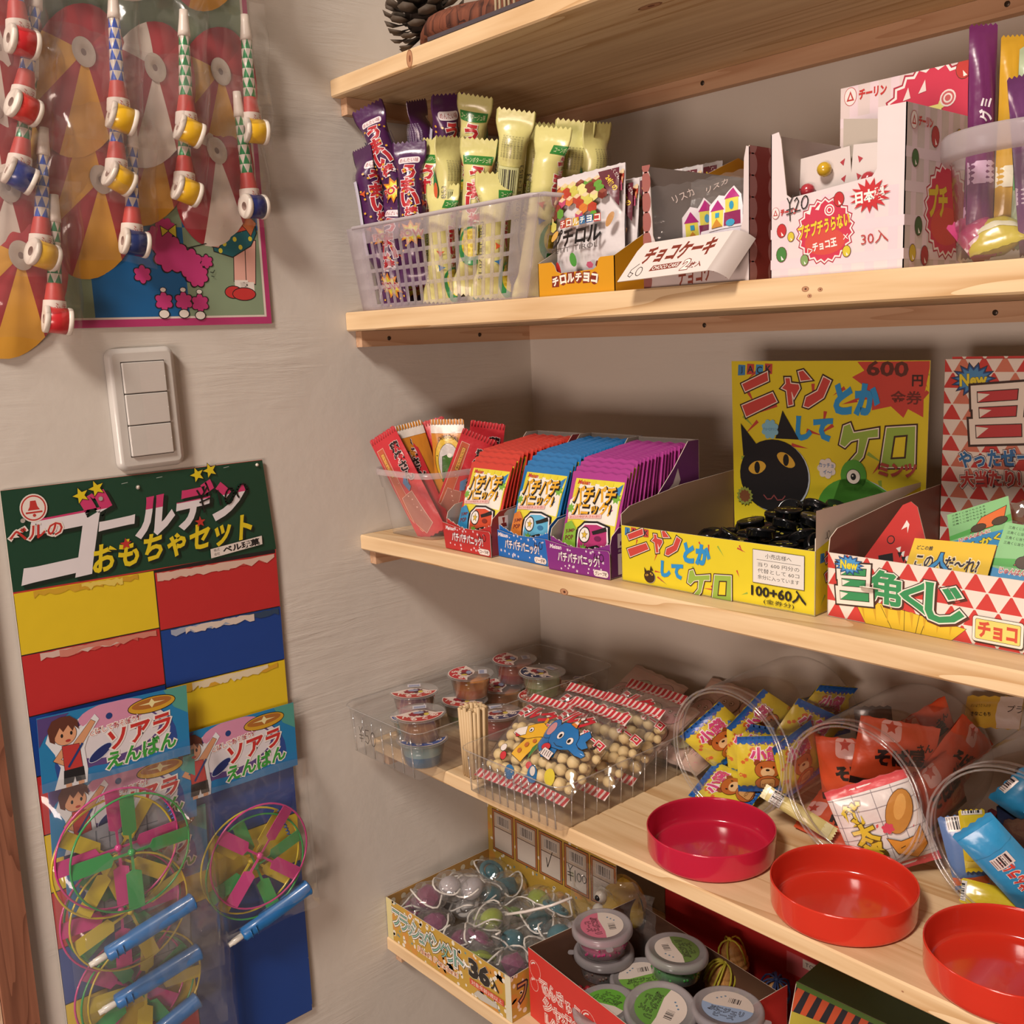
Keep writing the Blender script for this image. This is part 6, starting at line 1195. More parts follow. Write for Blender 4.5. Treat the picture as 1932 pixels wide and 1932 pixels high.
def trc(ink):
    tris(ink, 0.21, 0.191, 0.0175, 0.0136, 0, 0.003, (RT, '#c8745c'))
    ink.poly(star(0.0265, 0.1735, 0.0190, 0.0125, 15, 0.1, 0.75), '#2a4a84', '#3a301a', 0.0006); ink.poly(star(0.0265, 0.1735, 0.0160, 0.0105, 15, 0.1, 0.72), '#4a86b8'); ink.text('New', 0.0265, 0.1735, 0.0095, '#dccb34', 0.0225, 3, outs=[(0.06, '#3a301a')], bold=0.04)
    for k, (c, off) in enumerate((('#3a1a1a', 0.11), ('#e4dacc', 0.09), ('#b83a3c', 0.03))):
        ink.text('角', 0.103, 0.1465, 0.045, c, 0.044, 3, bold=off); ink.text('くじ', 0.165, 0.1465, 0.040, c, 0.060, 3, bold=off)
    san(ink, 0.048, 0.1440, 0.0195, '#b83a3c')
    for t_, y, c, x, w_ in (('やったぜー!!', 0.1080, '#2f6aa0', 0.050, 0.066), ('大当たり!', 0.0900, '#b83a34', 0.0440, 0.050)):
        ink.text(t_, x, y, 0.0135, c, w_, 6, outs=[(0.11, '#3a2a3a'), (0.08, '#e4dcd4')], bold=0.04)
    ink.poly(star(0.100, 0.055, 0.045, 0.018, 9, 0.2, 0.6), '#c9883a'); ink.poly(star(0.105, 0.050, 0.026, 0.012, 9, 0.5, 0.6), '#d6b83c')
    ink.poly([(0.012, 0.012), (0.030, 0.014), (0.060, 0.020), (0.075, 0.0), (0.012, 0.0)], '#5a3430')
panel(tri, 'picture_card', rect(0.0015, 0, 0.2, 0.191), frame((0, 0.1775, 0.0004), (1, 0, 0), (0, 0, 1)), WT, '#a8967c', trc, clip=(0.0015, 0, 0.2, 0.191))
panel(tri, 'picture_card', rect(0.007, 0, 0.2, 0.193), frame((0, 0.1790, 0.0004), (1, 0, 0), (0, 0, 1)), WT, '#a8967c', lambda i_: tris(i_, 0.2, 0.193, 0.0175, 0.0136), clip=(0.007, 0, 0.2, 0.193))
Mtr = Matrix.Translation((0.6015, -0.2520, z3)) @ Matrix.Rotation(math.radians(-0.8), 4, 'Z')
def ttriangle(label, loc, rz, rx, ry, sc_=1.0, seed=0):
    t = thing('lottery_triangle', label, 'candy', mw=Mtr @ Matrix.Translation(loc) @ Matrix.Rotation(rz, 4, 'Z') @ Matrix.Rotation(rx, 4, 'X') @ Matrix.Rotation(ry, 4, 'Y'), group='triangle lottery packs in the patterned carton')
    o = [(-0.030, 0.0), (0.030, 0.0), (0.0325, 0.004), (0.0055, 0.056), (0.0, 0.059), (-0.0055, 0.056), (-0.0325, 0.004)]; o = [(a * sc_, b * sc_) for a, b in o]
    def d_(ink):
        ink.poly([(-0.003, 0.045), (0.0, 0.053), (0.003, 0.050), (0.003, 0.043), (0.0015, 0.048)], '#e0d8d0'); ink.poly([(-0.014, 0.010), (-0.018, 0.022), (-0.006, 0.026), (-0.002, 0.014)], BLK)
        ink.polys([[(-0.004 + 0.004 * k, 0.030 - 0.003 * k), (0.0 + 0.004 * k, 0.032 - 0.003 * k), (0.0 + 0.004 * k, 0.027 - 0.003 * k)] for k in range(5)], '#e0d8d0'); ink.polys([[(-0.002 + 0.004 * k, 0.027 - 0.003 * k), (0.002 + 0.004 * k, 0.028 - 0.003 * k), (0.001 + 0.004 * k, 0.023 - 0.003 * k)] for k in range(5)], BLK)
        ink.poly(ell(-0.010, 0.036, 0.0035, 0.0035, 14), BLK); ink.poly(ell(-0.010, 0.036, 0.0027, 0.0027, 14), '#b8362e'); ink.poly([(-0.004, 0.006), (0.022, 0.012), (0.020, 0.015), (-0.004, 0.009)], '#d8ccc4')
    panel(t, 'card', o, fro(0.0016), '#b8322e', '#b8a898', d_, th=0.0008)
    mb = MB(); k = len(o); c = [(a * 0.82, b * 0.82 + 0.004) for a, b in o]; e = [(a * 0.70, b * 0.70 + 0.007) for a, b in o]
    mb.add([(a, b, 0.0006) for a, b in c] + [(a, b, -0.009) for a, b in e], [(i, (i + 1) % k, k + (i + 1) % k, k + i)[::-1] for i in range(k)] + [tuple(k + i for i in range(k))[::-1]], CLEAR, False)
    mb.build('blister', t)
    mb = MB(); q = [(a * 0.55, b * 0.55 + 0.010) for a, b in o]; mb.add([(a, b, 0.0004) for a, b in q] + [(a, b, -0.007) for a, b in q], [(i, (i + 1) % k, k + (i + 1) % k, k + i)[::-1] for i in range(k)] + [tuple(k + i for i in range(k))[::-1]], P('#3a2018', 0.5), False)
    mb.build('chocolate', t); return t
ttriangle('red triangle lottery pack standing up at the left of the patterned carton', (0.036, 0.035, 0.022), -0.1, 1.25, 0.0, 1.15)
for k in range(16):
    ttriangle('triangle lottery pack lying in the heap under the printed cards', (0.045 + 0.034 * (k % 4) + rr.uniform(-.008, .008), 0.050 + 0.024 * (k // 4) + rr.uniform(-.006, .006), 0.012 + 0.008 * (k % 3)), rr.uniform(-3, 3), rr.uniform(-0.35, 0.35), rr.uniform(-0.3, 0.3) + (PI if k % 4 == 1 else 0), seed=k)
def prize(label, pts, m_, bgc, draw):
    t = thing('prize_card', label, 'card', mw=Mtr @ m_, group='prize cards in the patterned carton'); panel(t, 'printed_card', pts, FR, bgc, '#c8beb4', draw); return t
def qa(ink): ink.poly(rect(0, 0, 0.06, 0.03), '#d8b434'); ink.text('この人だ〜れ?', 0.029, 0.0115, 0.0115, '#2a2430', 0.046, 0, outs=[(0.10, '#e0d4b0')], bold=0.03); ink.text('人', 0.024, 0.0125, 0.0135, '#3a8ac0', None, 0, outs=[(0.08, '#2a2430')], bold=0.03); ink.text('どこの誰', 0.010, 0.0225, 0.0036, '#2a2430', 0.012)
prize('yellow printed question card at the front of the patterned carton', rect(0, 0, 0.056, 0.026), mat4((0.0560, 0.012, 0.0405), (1, 0.05, 0.03), (0.10, 0.45, 0.55)), '#d8b434', qa)
def gun(w_, h, t_):
    def f(ink):
        ink.poly(rect(0, 0, w_, h), '#3a8cc0'); ink.poly([(0, h * .38), (w_, h * .30), (w_, h), (0, h)], '#7fb67c'); ink.poly([(0, h * .5), (w_, h * .6), (w_, h * .45), (0, h * .4)], '#4fa04c')
        ink.text(t_, w_ * .45, h * .17, h * .14, '#dccb34', w_ * .7, 2, outs=[(0.1, '#3a2a2a')], bold=0.05); ink.text('じゅんばんに', w_ * .40, h * .36, h * .08, '#c04a44', w_ * .5, 2, outs=[(0.12, '#e0d4d0')], bold=0.02)
        for k in range(4): ink.text('三角くじ当りもらえる', w_ * .35, h * (.94 - .07 * k), h * .04, '#2a3a2a', w_ * .55, bold=0.0)
        ink.poly([(w_ * .35, h * .45), (w_ * .55, h * .7), (w_ * .95, h * .8), (w_ * .9, h * .6), (w_ * .7, h * .45)], '#cf6a34', BLK, 0.0004); ink.poly(ell(w_ * .48, h * .5, w_ * .12, h * .08, 14), '#4a3a2c', BLK, 0.0004); ink.poly(ell(w_ * .82, h * .52, w_ * .12, h * .08, 14), '#4a3a2c', BLK, 0.0004)
    return f
prize('blue and green racing card at the photo right edge, in front of the picture card', rect(0, 0, 0.042, 0.056), mat4((0.1130, 0.016, 0.0330), (1, 0.02, -0.05), (0.30, 0.55, 0.85)), '#3a8cc0', gun(0.042, 0.056, 'ガンガン'))
prize('small blue and green racing card behind the yellow question card', rect(0, 0, 0.048, 0.038), mat4((0.072, 0.055, 0.046), (1, 0.1, 0.42), (-0.25, 0.5, 0.80)), '#3a8cc0', gun(0.048, 0.038, 'さんかく'))
bl = thing('empty_blister', 'empty clear brownish blister strip leaning in the patterned carton', 'packaging', mw=Mtr @ mat4((0.080, 0.085, 0.040), (0.9, 0.2, 0.4), (0.3, 0.2, 0.9)), group='odd blister strips')
mb = MB(); mb.surf(lambda u, v: V((0.045 * u, 0.034 * v, 0.006 * (math.sin(PI * u) * math.sin(PI * v)) ** 0.4 + 0.001 * math.sin(40 * u))), 14, 8, film('smoky', haze=0.2, tint=(0.55, 0.42, 0.36), gain=2.0)); mb.build('blister_sheet', bl)
# ================================================================ fourth shelf: clear trays, jars, lids
z4 = Z[3] + 0.0004
TRAY = film('tray_clear', haze=0.05, rough=0.06, crinkle=0.15, scale=30, gain=1.0)
RIBM = film('rib_clear', haze=0.14, rough=0.05, crinkle=0.1, scale=30, gain=3.5)
def tray(t, w_, d, h, nf, ns, r=0.008):
    mb = MB(); lev = [(0, 0), (0.0015, -0.0005), (h * 0.5, 0.0015), (h, 0.004), (h + 0.0006, 0.0065)]
    vs = []; k = 0
    for z, f in lev: o = rrect(-f, -f, w_ + f, d + f, r + f, 5); k = len(o); vs += [(a, b, z) for a, b in o]
    mb.add(vs, [(j * k + i, j * k + (i + 1) % k, (j + 1) * k + (i + 1) % k, (j + 1) * k + i) for j in range(len(lev) - 1) for i in range(k)] + [tuple(range(k))[::-1]], TRAY, True)
    mb.build('tray_shell', t)
    f = 0.0066; o = rrect(-f, -f, w_ + f, d + f, r + f, 5)
    MB().tube([(a, b, h + 0.0006) for a, b in o], 0.0007, RIBM, 5, closed=True).build('rim', t)
    for k in range(nf): x = w_ * (k + 0.6) / nf; MB().tube([(x, -0.001, 0.002), (x, -0.0034, h * 0.86)], 0.00085, RIBM, 6).build('rib', t)
    for k in range(ns): y = d * (k + 0.8) / ns; MB().tube([(w_ + 0.001, y, 0.002), (w_ + 0.0034, y, h * 0.86)], 0.0006, RIBM, 6).build('rib', t)
t1 = thing('clear_tray', 'clear ribbed tray of jelly cups overhanging the shelf front by the wall, marked 50', 'tray', (0.0095, -0.3260, z4))
tray(t1, 0.134, 0.310, 0.056, 7, 0)
mb = MB(); ink = Ink(mb, frame((0, -0.0038, 0), (1, 0, 0), (0, 0, 1)))
h_ = lambda p: ink.line(p, 0.0009, '#3a322c')
h_([(0.024, 0.036), (0.027, 0.030), (0.031, 0.037)]); h_([(0.027, 0.030), (0.028, 0.018)]); h_([(0.024, 0.026), (0.032, 0.027)]); h_([(0.024, 0.022), (0.032, 0.023)])
h_([(0.044, 0.036), (0.037, 0.035), (0.037, 0.028), (0.042, 0.029), (0.044, 0.024), (0.041, 0.019), (0.036, 0.021)]); h_(ell(0.0525, 0.0275, 0.0045, 0.0085, 12) + [ell(0.0525, 0.0275, 0.0045, 0.0085, 12)[0]])
mb.build('handwritten_price', t1)
CUP = film('cup_clear', haze=0.10, rough=0.08, crinkle=0.1, scale=30, gain=1.3)
def cup(label, x, y, z, top, bot, lab, rz=0.0, tilt=0.0):
    t = thing('jelly_cup', label, 'jelly cup', mw=Matrix.Translation((x, y, z)) @ Matrix.Rotation(tilt, 4, 'X') @ Matrix.Rotation(rz, 4, 'Z'), group='jelly cups in the ribbed tray')
    MB().lathe([(0, 0.0), (0.0205, 0.0), (0.0215, 0.0015), (0.0262, 0.0275), (0.0300, 0.0280), (0.0302, 0.0288), (0.0296, 0.0292)], CUP, 32).build('cup_wall', t)
    mb = MB(); mb.lathe([(0, 0.0010), (0.0200, 0.0010), (0.0228, 0.0130)], P(bot, 0.15, 'jelly'), 28); mb.lathe([(0.0228, 0.0130), (0.0250, 0.0235), (0, 0.0235)], P(top, 0.15, 'jelly'), 28); mb.build('jelly', t)
    mb = MB(); mb.lathe([(0.0300, 0.0293), (0.0285, 0.0301), (0, 0.0301)], CUP, 32)
    ink = Ink(mb, fro(0.0303)); c1 = lab
    ink.poly([(0.0285 * math.cos(a), 0.0285 * math.sin(a)) for a in [PI * 0.55 + PI * 0.9 * k / 20 for k in range(21)]] + [(-0.004, -0.018), (0.004, -0.006), (0.006, 0.004), (0.001, 0.016), (-0.004, 0.026)], '#dccac0')
    ink.poly([(0.0272 * math.cos(a), 0.0272 * math.sin(a)) for a in [PI * 0.57 + PI * 0.86 * k / 20 for k in range(21)]] + [(-0.010, -0.012), (-0.010, 0.012)], c1)
    for k, ch in enumerate('もぐもぐ'):
        a = PI * (1.30 - 0.20 * k); ink.text(ch, 0.0205 * math.cos(a), 0.0205 * math.sin(a), 0.0082, '#e6d8cc', rot=math.degrees(a) - 90 + 180, bold=0.04)
    ink.poly(ell(-0.006, 0.001, 0.0105, 0.0150, 20), '#d6c4b8'); ink.poly(cloud(-0.005, -0.003, 0.0085, 9, 0.25), '#55202c'); ink.poly(cloud(-0.006, 0.006, 0.0068, 7, 0.25), '#8c2630'); ink.poly(ell(-0.002, 0.001, 0.0035, 0.0065, 12), '#8f95b0'); ink.poly(ell(-0.008, -0.008, 0.004, 0.003, 12), '#c9b44a')
    ink.poly(rect(0.010, -0.008, 0.021, 0.008), '#c6c2c8'); ink.polys([rect(0.0115, -0.0065 + 0.0010 * k, 0.0175, -0.0060 + 0.0010 * k) for k in range(13)], '#3f5f9c')
    mb.build('foil_lid', t); return t
hc = 0.0308
cup('blue jelly cup under the brown one at the overhanging tray corner', 0.1080, -0.2930, z4 + 0.002, '#8fb4b8', '#1f6f9c', '#2c4f94', 2.6)
cup('tan and brown jelly cup standing on the front blue one', 0.1080, -0.2940, z4 + 0.002 + hc, '#b98a5c', '#a4703c', '#b03a34', 2.5, 0.03)
cup('blue jelly cup under the red-and-clear one near the wall', 0.0420, -0.2560, z4 + 0.002, '#7fa9b4', '#1f5f7c', '#2c4f94', 2.4)
cup('red jelly cup standing high at the left against the wall', 0.0425, -0.2540, z4 + 0.002 + hc, '#b98c84', '#b8303a', '#b03a34', 2.5)
cup('clear jelly cup under the orange one', 0.0455, -0.1790, z4 + 0.002, '#9a8f80', '#54703c', '#b03a34', 2.0)
cup('orange jelly cup standing high in the middle of the tray', 0.0440, -0.1660, z4 + 0.002 + hc, '#c9803c', '#bf6a24', '#b82c34', 0.9)
cup('pinkish red jelly cup behind the toothpicks with a dark blue label', 0.1110, -0.1800, z4 + 0.002, '#b04a50', '#a02a3c', '#2c2f5c', 2.6)
cup('green jelly cup stacked high with a dark blue label', 0.1080, -0.1010, z4 + 0.002 + hc, '#a3ab80', '#5c8a3c', '#232c4c', 1.5)
cup('red jelly cup under the green one', 0.1080, -0.1050, z4 + 0.002, '#9c5a44', '#963034', '#b03a34', 1.2)
cup('far red jelly cup at the right back corner of the tray', 0.1060, -0.0400, z4 + 0.002, '#a84a4c', '#962a3c', '#b8423c', 2.0)
cup('red jelly cup at the left back corner of the tray', 0.0430, -0.0460, z4 + 0.002, '#a35044', '#8f2c30', '#a83a38', 1.4)
cup('red-labelled jelly cup stacked high in the back of the tray', 0.0430, -0.0900, z4 + 0.002 + hc, '#a45a44', '#963430', '#a8323a', 1.0)
cup('amber jelly cup under the red-labelled one in the back', 0.0430, -0.1120, z4 + 0.002, '#a06038', '#8c4a2c', '#b03a34', 1.0)
# toothpick bundle
tp = thing('dowel_bundle', 'round bundle of pale wooden picks standing between the two clear trays', 'wooden picks', (0.176, -0.2710, z4 + 0.0012))
DW2 = P('#c9ae84', 0.55); dm = MB(); dm.tube([(0, 0, 0), (0, 0, 0.080)], 0.0021, DW2, 10); dm.lathe([(0.0021, 0.080), (0.0018, 0.0805), (0, 0.0806)], P('#d2b68c', 0.6), 10)
first = None; k = 0
for j in range(7):
    for i in range(7):
        x = (i - 3) * 0.0044 + (0.0022 if j % 2 else 0); y = (j - 3) * 0.0038
        if x * x + (y * 1.05) ** 2 > 0.0150 ** 2: continue
        if first is None: o = first = dm.build('wooden_pick', tp)
        else: o = first.copy(); C.objects.link(o); o.parent = tp
        o.matrix_local = Matrix.Translation((x * 0.85, y * 0.85, -0.0 + 0.0)) @ Matrix.Rotation(y * 2.2, 4, 'X').inverted() @ Matrix.Rotation(x * 2.6, 4, 'Y') @ Matrix.Scale(1 + R_.uniform(-0.05, 0.03), 4)
# tray with milk candy bags
t2 = thing('clear_tray', 'clear ribbed tray holding milk ball sweet bags, right of the wooden picks', 'tray', (0.1990, -0.3010, z4))
tray(t2, 0.142, 0.255, 0.048, 12, 14)
BALL = P('#d6bd88', 0.6); bm_ = MB(); bm_.ball((0, 0, 0), 0.0068, BALL, 14, 9); ball_me = None
def striped(w_, h, w2=0.0):
    def f(ink):
        for y0, y1 in ((0, 0.010), (h - 0.013, h)):
            ink.poly(rect(-w_ / 2, y0, w_ / 2, y1), '#d9c9c2'); ink.polys([[(-w_ / 2 + 0.0072 * k, y0), (-w_ / 2 + 0.0072 * k + 0.0042, y0), (-w_ / 2 + 0.0072 * k + 0.0062, y1), (-w_ / 2 + 0.0072 * k + 0.0020, y1)] for k in range(int(w_ / 0.0072) + 1)], '#b8323c')
    return f
def bolo(label, m_, pic, rows=(5, 7), name='milk_ball_bag'):
    global ball_me
    t = thing(name, label, 'sweet bag', mw=m_, group='milk ball bags in the ribbed tray'); w_, h = 0.086, 0.118
    def d_(ink):
        striped(w_, h)(ink); ink.text('ドリスト', -0.015, h - 0.018, 0.0045, '#2a2224', 0.022, -4, bold=0.05)
        ink.text('ミルク', -0.008, h - 0.031, 0.0190, '#c22f3c', 0.052, -4, outs=[(0.10, '#e6d8d2')], bold=0.05); ink.text('ボーロ', 0.029, h - 0.045, 0.0090, '#c22f3c', 0.024, -6, outs=[(0.10, '#e6d8d2')], bold=0.04)
        if pic == 'none': return
        if pic == 'elephant':
            B = '#1f6cab'; O = BLK
            ink.poly([(-0.022, 0.040), (-0.030, 0.046), (-0.030, 0.053), (-0.016, 0.056), (0.004, 0.050), (0.006, 0.036), (-0.010, 0.032)], B, O, 0.0006)
            ink.poly(ell(-0.0235, 0.0660, 0.0115, 0.0130, 22, 0.3), B, O, 0.0006); ink.poly(ell(-0.0245, 0.0660, 0.0062, 0.0088, 18, 0.3), '#cf8f94')
            ink.poly([(0.016, 0.066), (0.024, 0.078), (0.0285, 0.074), (0.0270, 0.066), (0.032, 0.062), (0.0285, 0.057), (0.020, 0.058)], B, O, 0.0006)
            ink.poly([(-0.0165, 0.068), (-0.010, 0.0755), (0.000, 0.0775), (0.012, 0.0740), (0.0185, 0.0665), (0.0200, 0.0590), (0.0260, 0.0555), (0.0310, 0.0560), (0.0345, 0.0530), (0.0330, 0.0490), (0.0260, 0.0478), (0.0165, 0.0500), (0.0080, 0.0455), (-0.0040, 0.0450), (-0.0140, 0.0500), (-0.0185, 0.0590)], B, O, 0.0006)
            ink.poly(ell(-0.0030, 0.0605, 0.0040, 0.0046, 16), '#e6dcd6', O, 0.0004); ink.poly(ell(0.0120, 0.0590, 0.0036, 0.0042, 16), '#e6dcd6', O, 0.0004); ink.polys([ell(-0.0020, 0.0600, 0.0019, 0.0026, 10), ell(0.0112, 0.0585, 0.0018, 0.0025, 10)], BLK)
            ink.poly([(0.0000, 0.0765), (0.0090, 0.0745), (0.0070, 0.0860)], '#cf7a34', O, 0.0004); ink.poly([(0.0022, 0.0795), (0.0080, 0.0782), (0.0076, 0.0812), (0.0036, 0.0822)], '#e6dcd6'); ink.poly(ell(0.0072, 0.0875, 0.0024, 0.0024, 12), '#e6dcd6', O, 0.0003)
            ink.line([(-0.0040, 0.0500), (0.0020, 0.0478), (0.0100, 0.0490)], 0.0006, BLK)
            ink.poly(ell(-0.010, 0.0430, 0.0060, 0.0045, 14), '#c4343c', O, 0.0005); ink.poly([(-0.014, 0.034), (0.004, 0.031), (0.006, 0.039), (-0.010, 0.042)], '#ded2cc', O, 0.0004); ink.polys([rect(-0.012 + 0.0034 * k, 0.0335, -0.0110 + 0.0034 * k, 0.0395) for k in range(5)], '#4a4044')
            ink.poly(ell(0.012, 0.018, 0.0075, 0.0070, 16), '#d2bf3a'); ink.poly(ell(-0.014, 0.014, 0.0080, 0.0075, 16), '#2a6ca0'); ink.poly(ell(-0.014, 0.0165, 0.0045, 0.0040, 12), '#d9d0c8', BLK, 0.0004)
            ink.text('♪', 0.037, 0.066, 0.008, '#1d1a1a', bold=0.0)
        else:
            G = '#d9a72c'
            ink.poly([(0.006, 0.052), (0.000, 0.030), (0.014, 0.026), (0.024, 0.050), (0.022, 0.060)], G, BLK, 0.0005); ink.poly([(0.021, 0.030), (0.026, 0.050), (0.024, 0.058), (0.020, 0.045)], '#3f7c3c', BLK, 0.0004)
            ink.poly([(0.024, 0.062), (0.022, 0.072), (0.014, 0.076), (-0.002, 0.066), (-0.012, 0.060), (-0.014, 0.054), (-0.006, 0.050), (0.008, 0.052)], G, BLK, 0.0005); ink.poly([(-0.002, 0.066), (-0.012, 0.060), (-0.014, 0.054), (-0.006, 0.050), (0.002, 0.056)], '#e6ddd4', BLK, 0.0004)
            ink.polys([[(0.014, 0.076), (0.013, 0.084), (0.016, 0.083), (0.017, 0.076)], [(0.020, 0.073), (0.023, 0.081), (0.026, 0.079), (0.023, 0.071)]], '#c98f2c'); ink.poly(ell(0.006, 0.063, 0.0028, 0.0030, 12), '#e6dcd6', BLK, 0.0004); ink.poly(ell(0.006, 0.0625, 0.0012, 0.0016, 8), BLK); ink.poly([(-0.011, 0.054), (-0.006, 0.049), (-0.002, 0.052)], '#b8343c', BLK, 0.0004)
            ink.polys([ell(0.012, 0.045, 0.0026, 0.0032, 8), ell(0.008, 0.036, 0.0024, 0.003, 8), ell(0.018, 0.052, 0.0022, 0.0026, 8)], '#b3642c')
            ink.poly(ell(-0.014, 0.034, 0.0045, 0.0040, 12), '#e6dcd6', BLK, 0.0005); ink.poly(ell(-0.010, 0.026, 0.0045, 0.0040, 12), '#c4343c', BLK, 0.0005); ink.poly(ell(0.026, 0.026, 0.0035, 0.0035, 12), '#c4343c'); ink.poly(ell(0.004, 0.014, 0.0070, 0.0060, 14), '#2a6ca0'); ink.poly(ell(0.030, 0.012, 0.0070, 0.0060, 14), '#2a6ca0')
    pouch(t, w_, h, 0.036, CLF, d_, nu=12, nv=16, crimp=0.009, seed=len(label))
    for j in range(7):
        for i in range(6):
            for lv in range(2):
                x = -0.034 + 0.0135 * i + (0.0066 if (j + lv) % 2 else 0); y = 0.019 + 0.0128 * j + lv * 0.004
                if abs(x) > 0.0365 or y > h - 0.042: continue
                e = max(0.12, (1 - (abs(x) / 0.043) ** 2.5) * (1 - (abs(y - h / 2) / (h / 2)) ** 3)); zz = (0.0095 if lv == 0 else -0.0055) * e
                if rows == (0, 0) and lv == 0 and j < 4: continue
                if ball_me is None: o = bm_.build('milk_ball', t); ball_me = o.data
                else: o = bpy.data.objects.new('milk_ball', ball_me); C.objects.link(o); o.parent = t
                o.matrix_local = Matrix.Translation((x + R_.uniform(-.0008, .0008), y + R_.uniform(-.0008, .0008), zz - 0.003)) @ Matrix.Scale(R_.uniform(0.9, 1.04) * (0.72 if e < 0.5 else 1), 4)
    return t
def lay(x, y, z, rz, lean):   # u along +x turned by rz, v leaning back
    a = math.radians(rz); b = math.radians(lean); u = V((math.cos(a), math.sin(a), 0)); bk = V((-math.sin(a), math.cos(a), 0)); return mat4((x, y, z), u, bk * math.cos(b) + V((0, 0, 1)) * math.sin(b))
bolo('milk ball bag with a giraffe picture, leftmost in the tray', lay(0.2430, -0.2900, z4 + 0.014, 4, 33), 'giraffe')
bolo('milk ball bag with a blue elephant in a party hat, frontmost', lay(0.2960, -0.2900, z4 + 0.022, -3, 35), 'elephant')
bolo('milk ball bag directly behind the elephant one, only its striped top clear', lay(0.3010, -0.2380, z4 + 0.012, -2, 37), 'none', (0, 0))
bolo('milk ball bag behind the giraffe one, striped top showing', lay(0.2480, -0.2340, z4 + 0.010, 3, 36), 'none', (0, 0))
bolo('rearmost milk ball bag, its wrinkled striped top against the face sheets', lay(0.2960, -0.1900, z4 + 0.010, -2, 40), 'none', (0, 0))
# printed sheets of round faces
def faces(label, m_, seed, tones):
    t = thing('face_sheet_pack', label, 'sweet pack', mw=m_, group='packs printed with round faces')
    rr = random.Random(seed)
    def d_(ink):
        ink.poly(rect(-0.052, 0.004, 0.052, 0.086), '#c2a294')
        ink.polys([ell(rr.uniform(-.05, .05), rr.uniform(.006, .084), .0010, .0010, 6) for _ in range(50)], '#cf8f94')
        for k, (x, y) in enumerate(((0.026, 0.068), (-0.006, 0.060), (0.032, 0.038), (-0.034, 0.044), (0.006, 0.030), (-0.028, 0.016))):
            o_ = ell(x, y, 0.0165, 0.0140, 26, 0.2); ink.poly(o_, tones[k % len(tones)]); ink.line(o_ + [o_[0]], 0.0006, '#4a3028')
            for dx in (-0.005, 0.006): e_ = ell(x + dx, y + 0.003, 0.0028, 0.0028, 14); ink.poly(e_, '#cdb0a4'); ink.line(e_ + [e_[0]], 0.0005, '#3a2620'); ink.poly(ell(x + dx - .0006, y + 0.003, 0.0011, 0.0011, 8), '#2a1c18')
            ink.poly([(x - 0.002, y - 0.004), (x + 0.001, y - 0.004), (x - 0.0005, y - 0.007)], '#b85a5c')
            ink.line([(x - .004, y - .0135), (x - .0045, y - .020)], 0.0004, '#4a3028'); ink.line([(x + .003, y - .0135), (x + .003, y - .020)], 0.0004, '#4a3028')
    pouch(t, 0.108, 0.090, 0.010, P('#b39a8e', 0.35, 'foil'), d_, nu=10, nv=10, seed=seed); return t
faces('pack with round faces, upright and clearest, between milk bags and left jar', lay(0.2680, -0.1350, z4 + 0.012, -16, 33), 1, ('#c99494', '#b9a284', '#c29a8c', '#8f9a74', '#9aa07c', '#b9a284'))
faces('pack with faint green faces lying right of the clearest one', lay(0.3180, -0.1150, z4 + 0.010, -10, 22), 4, ('#a89c7c', '#9c9c78', '#b5988a'))
faces('pack with round faces seen through the mouth of the left jar', lay(0.3480, -0.0800, z4 + 0.016, -6, 40), 7, ('#bd928c', '#b5988a', '#a89c80'))
faces('pack with round faces at the very back, behind the clearest one', lay(0.2150, -0.0860, z4 + 0.010, -14, 36), 9, ('#bd928c', '#9c9c78', '#a89c80'))

# --- three jars lying on their sides with their red lids in front --------------
JAR = film('jar_clear', haze=0.035, rough=0.05, crinkle=0.08, scale=20, gain=1.2)
JARR = film('jar_rim', haze=0.10, rough=0.04, crinkle=0.05, scale=20, gain=3.0)
def jar(label, x):
    t = thing('sweet_jar', label, 'jar', (x, -0.1650, z4 + 0.0672), group='sweet jars lying on the fourth shelf')
    MB().lathe([(0.0665, 0.0), (0.0660, 0.002), (0.0645, 0.004), (0.0645, 0.013), (0.0668, 0.018), (0.0668, 0.135), (0.0655, 0.142), (0.060, 0.147), (0.02, 0.1475), (0, 0.1470)], JAR, 56, ax=(0, 1, 0)).build('jar_wall', t)
    for r, h in ((0.0662, 0.0), (0.0655, 0.0135), (0.0628, 0.0005)):
        q = [(r * math.cos(2 * PI * k / 56), h, r * math.sin(2 * PI * k / 56)) for k in range(56)]; MB().tube(q, 0.0010, JARR, 7, closed=True).build('rim_ring', t)
    return t
jar('left jar on its side, filled with yellow and blue bear sweet packs', 0.4400)
jar('middle jar on its side, holding orange packs and a white fox pack', 0.5745)
jar('right jar on its side at the photo edge, with blue and yellow sweets', 0.7110)
def in_jar(cx, u, v, ang, yaw, pitch, y): # position inside a jar: u,v in its mouth plane, roll ang, yaw about z, pitch
    m_ = Matrix.Translation((cx + u, y, z4 + 0.0672 + v)) @ Matrix.Rotation(yaw, 4, 'Z') @ Matrix.Rotation(PI / 2 + pitch, 4, 'X') @ Matrix.Rotation(ang, 4, 'Z'); return m_
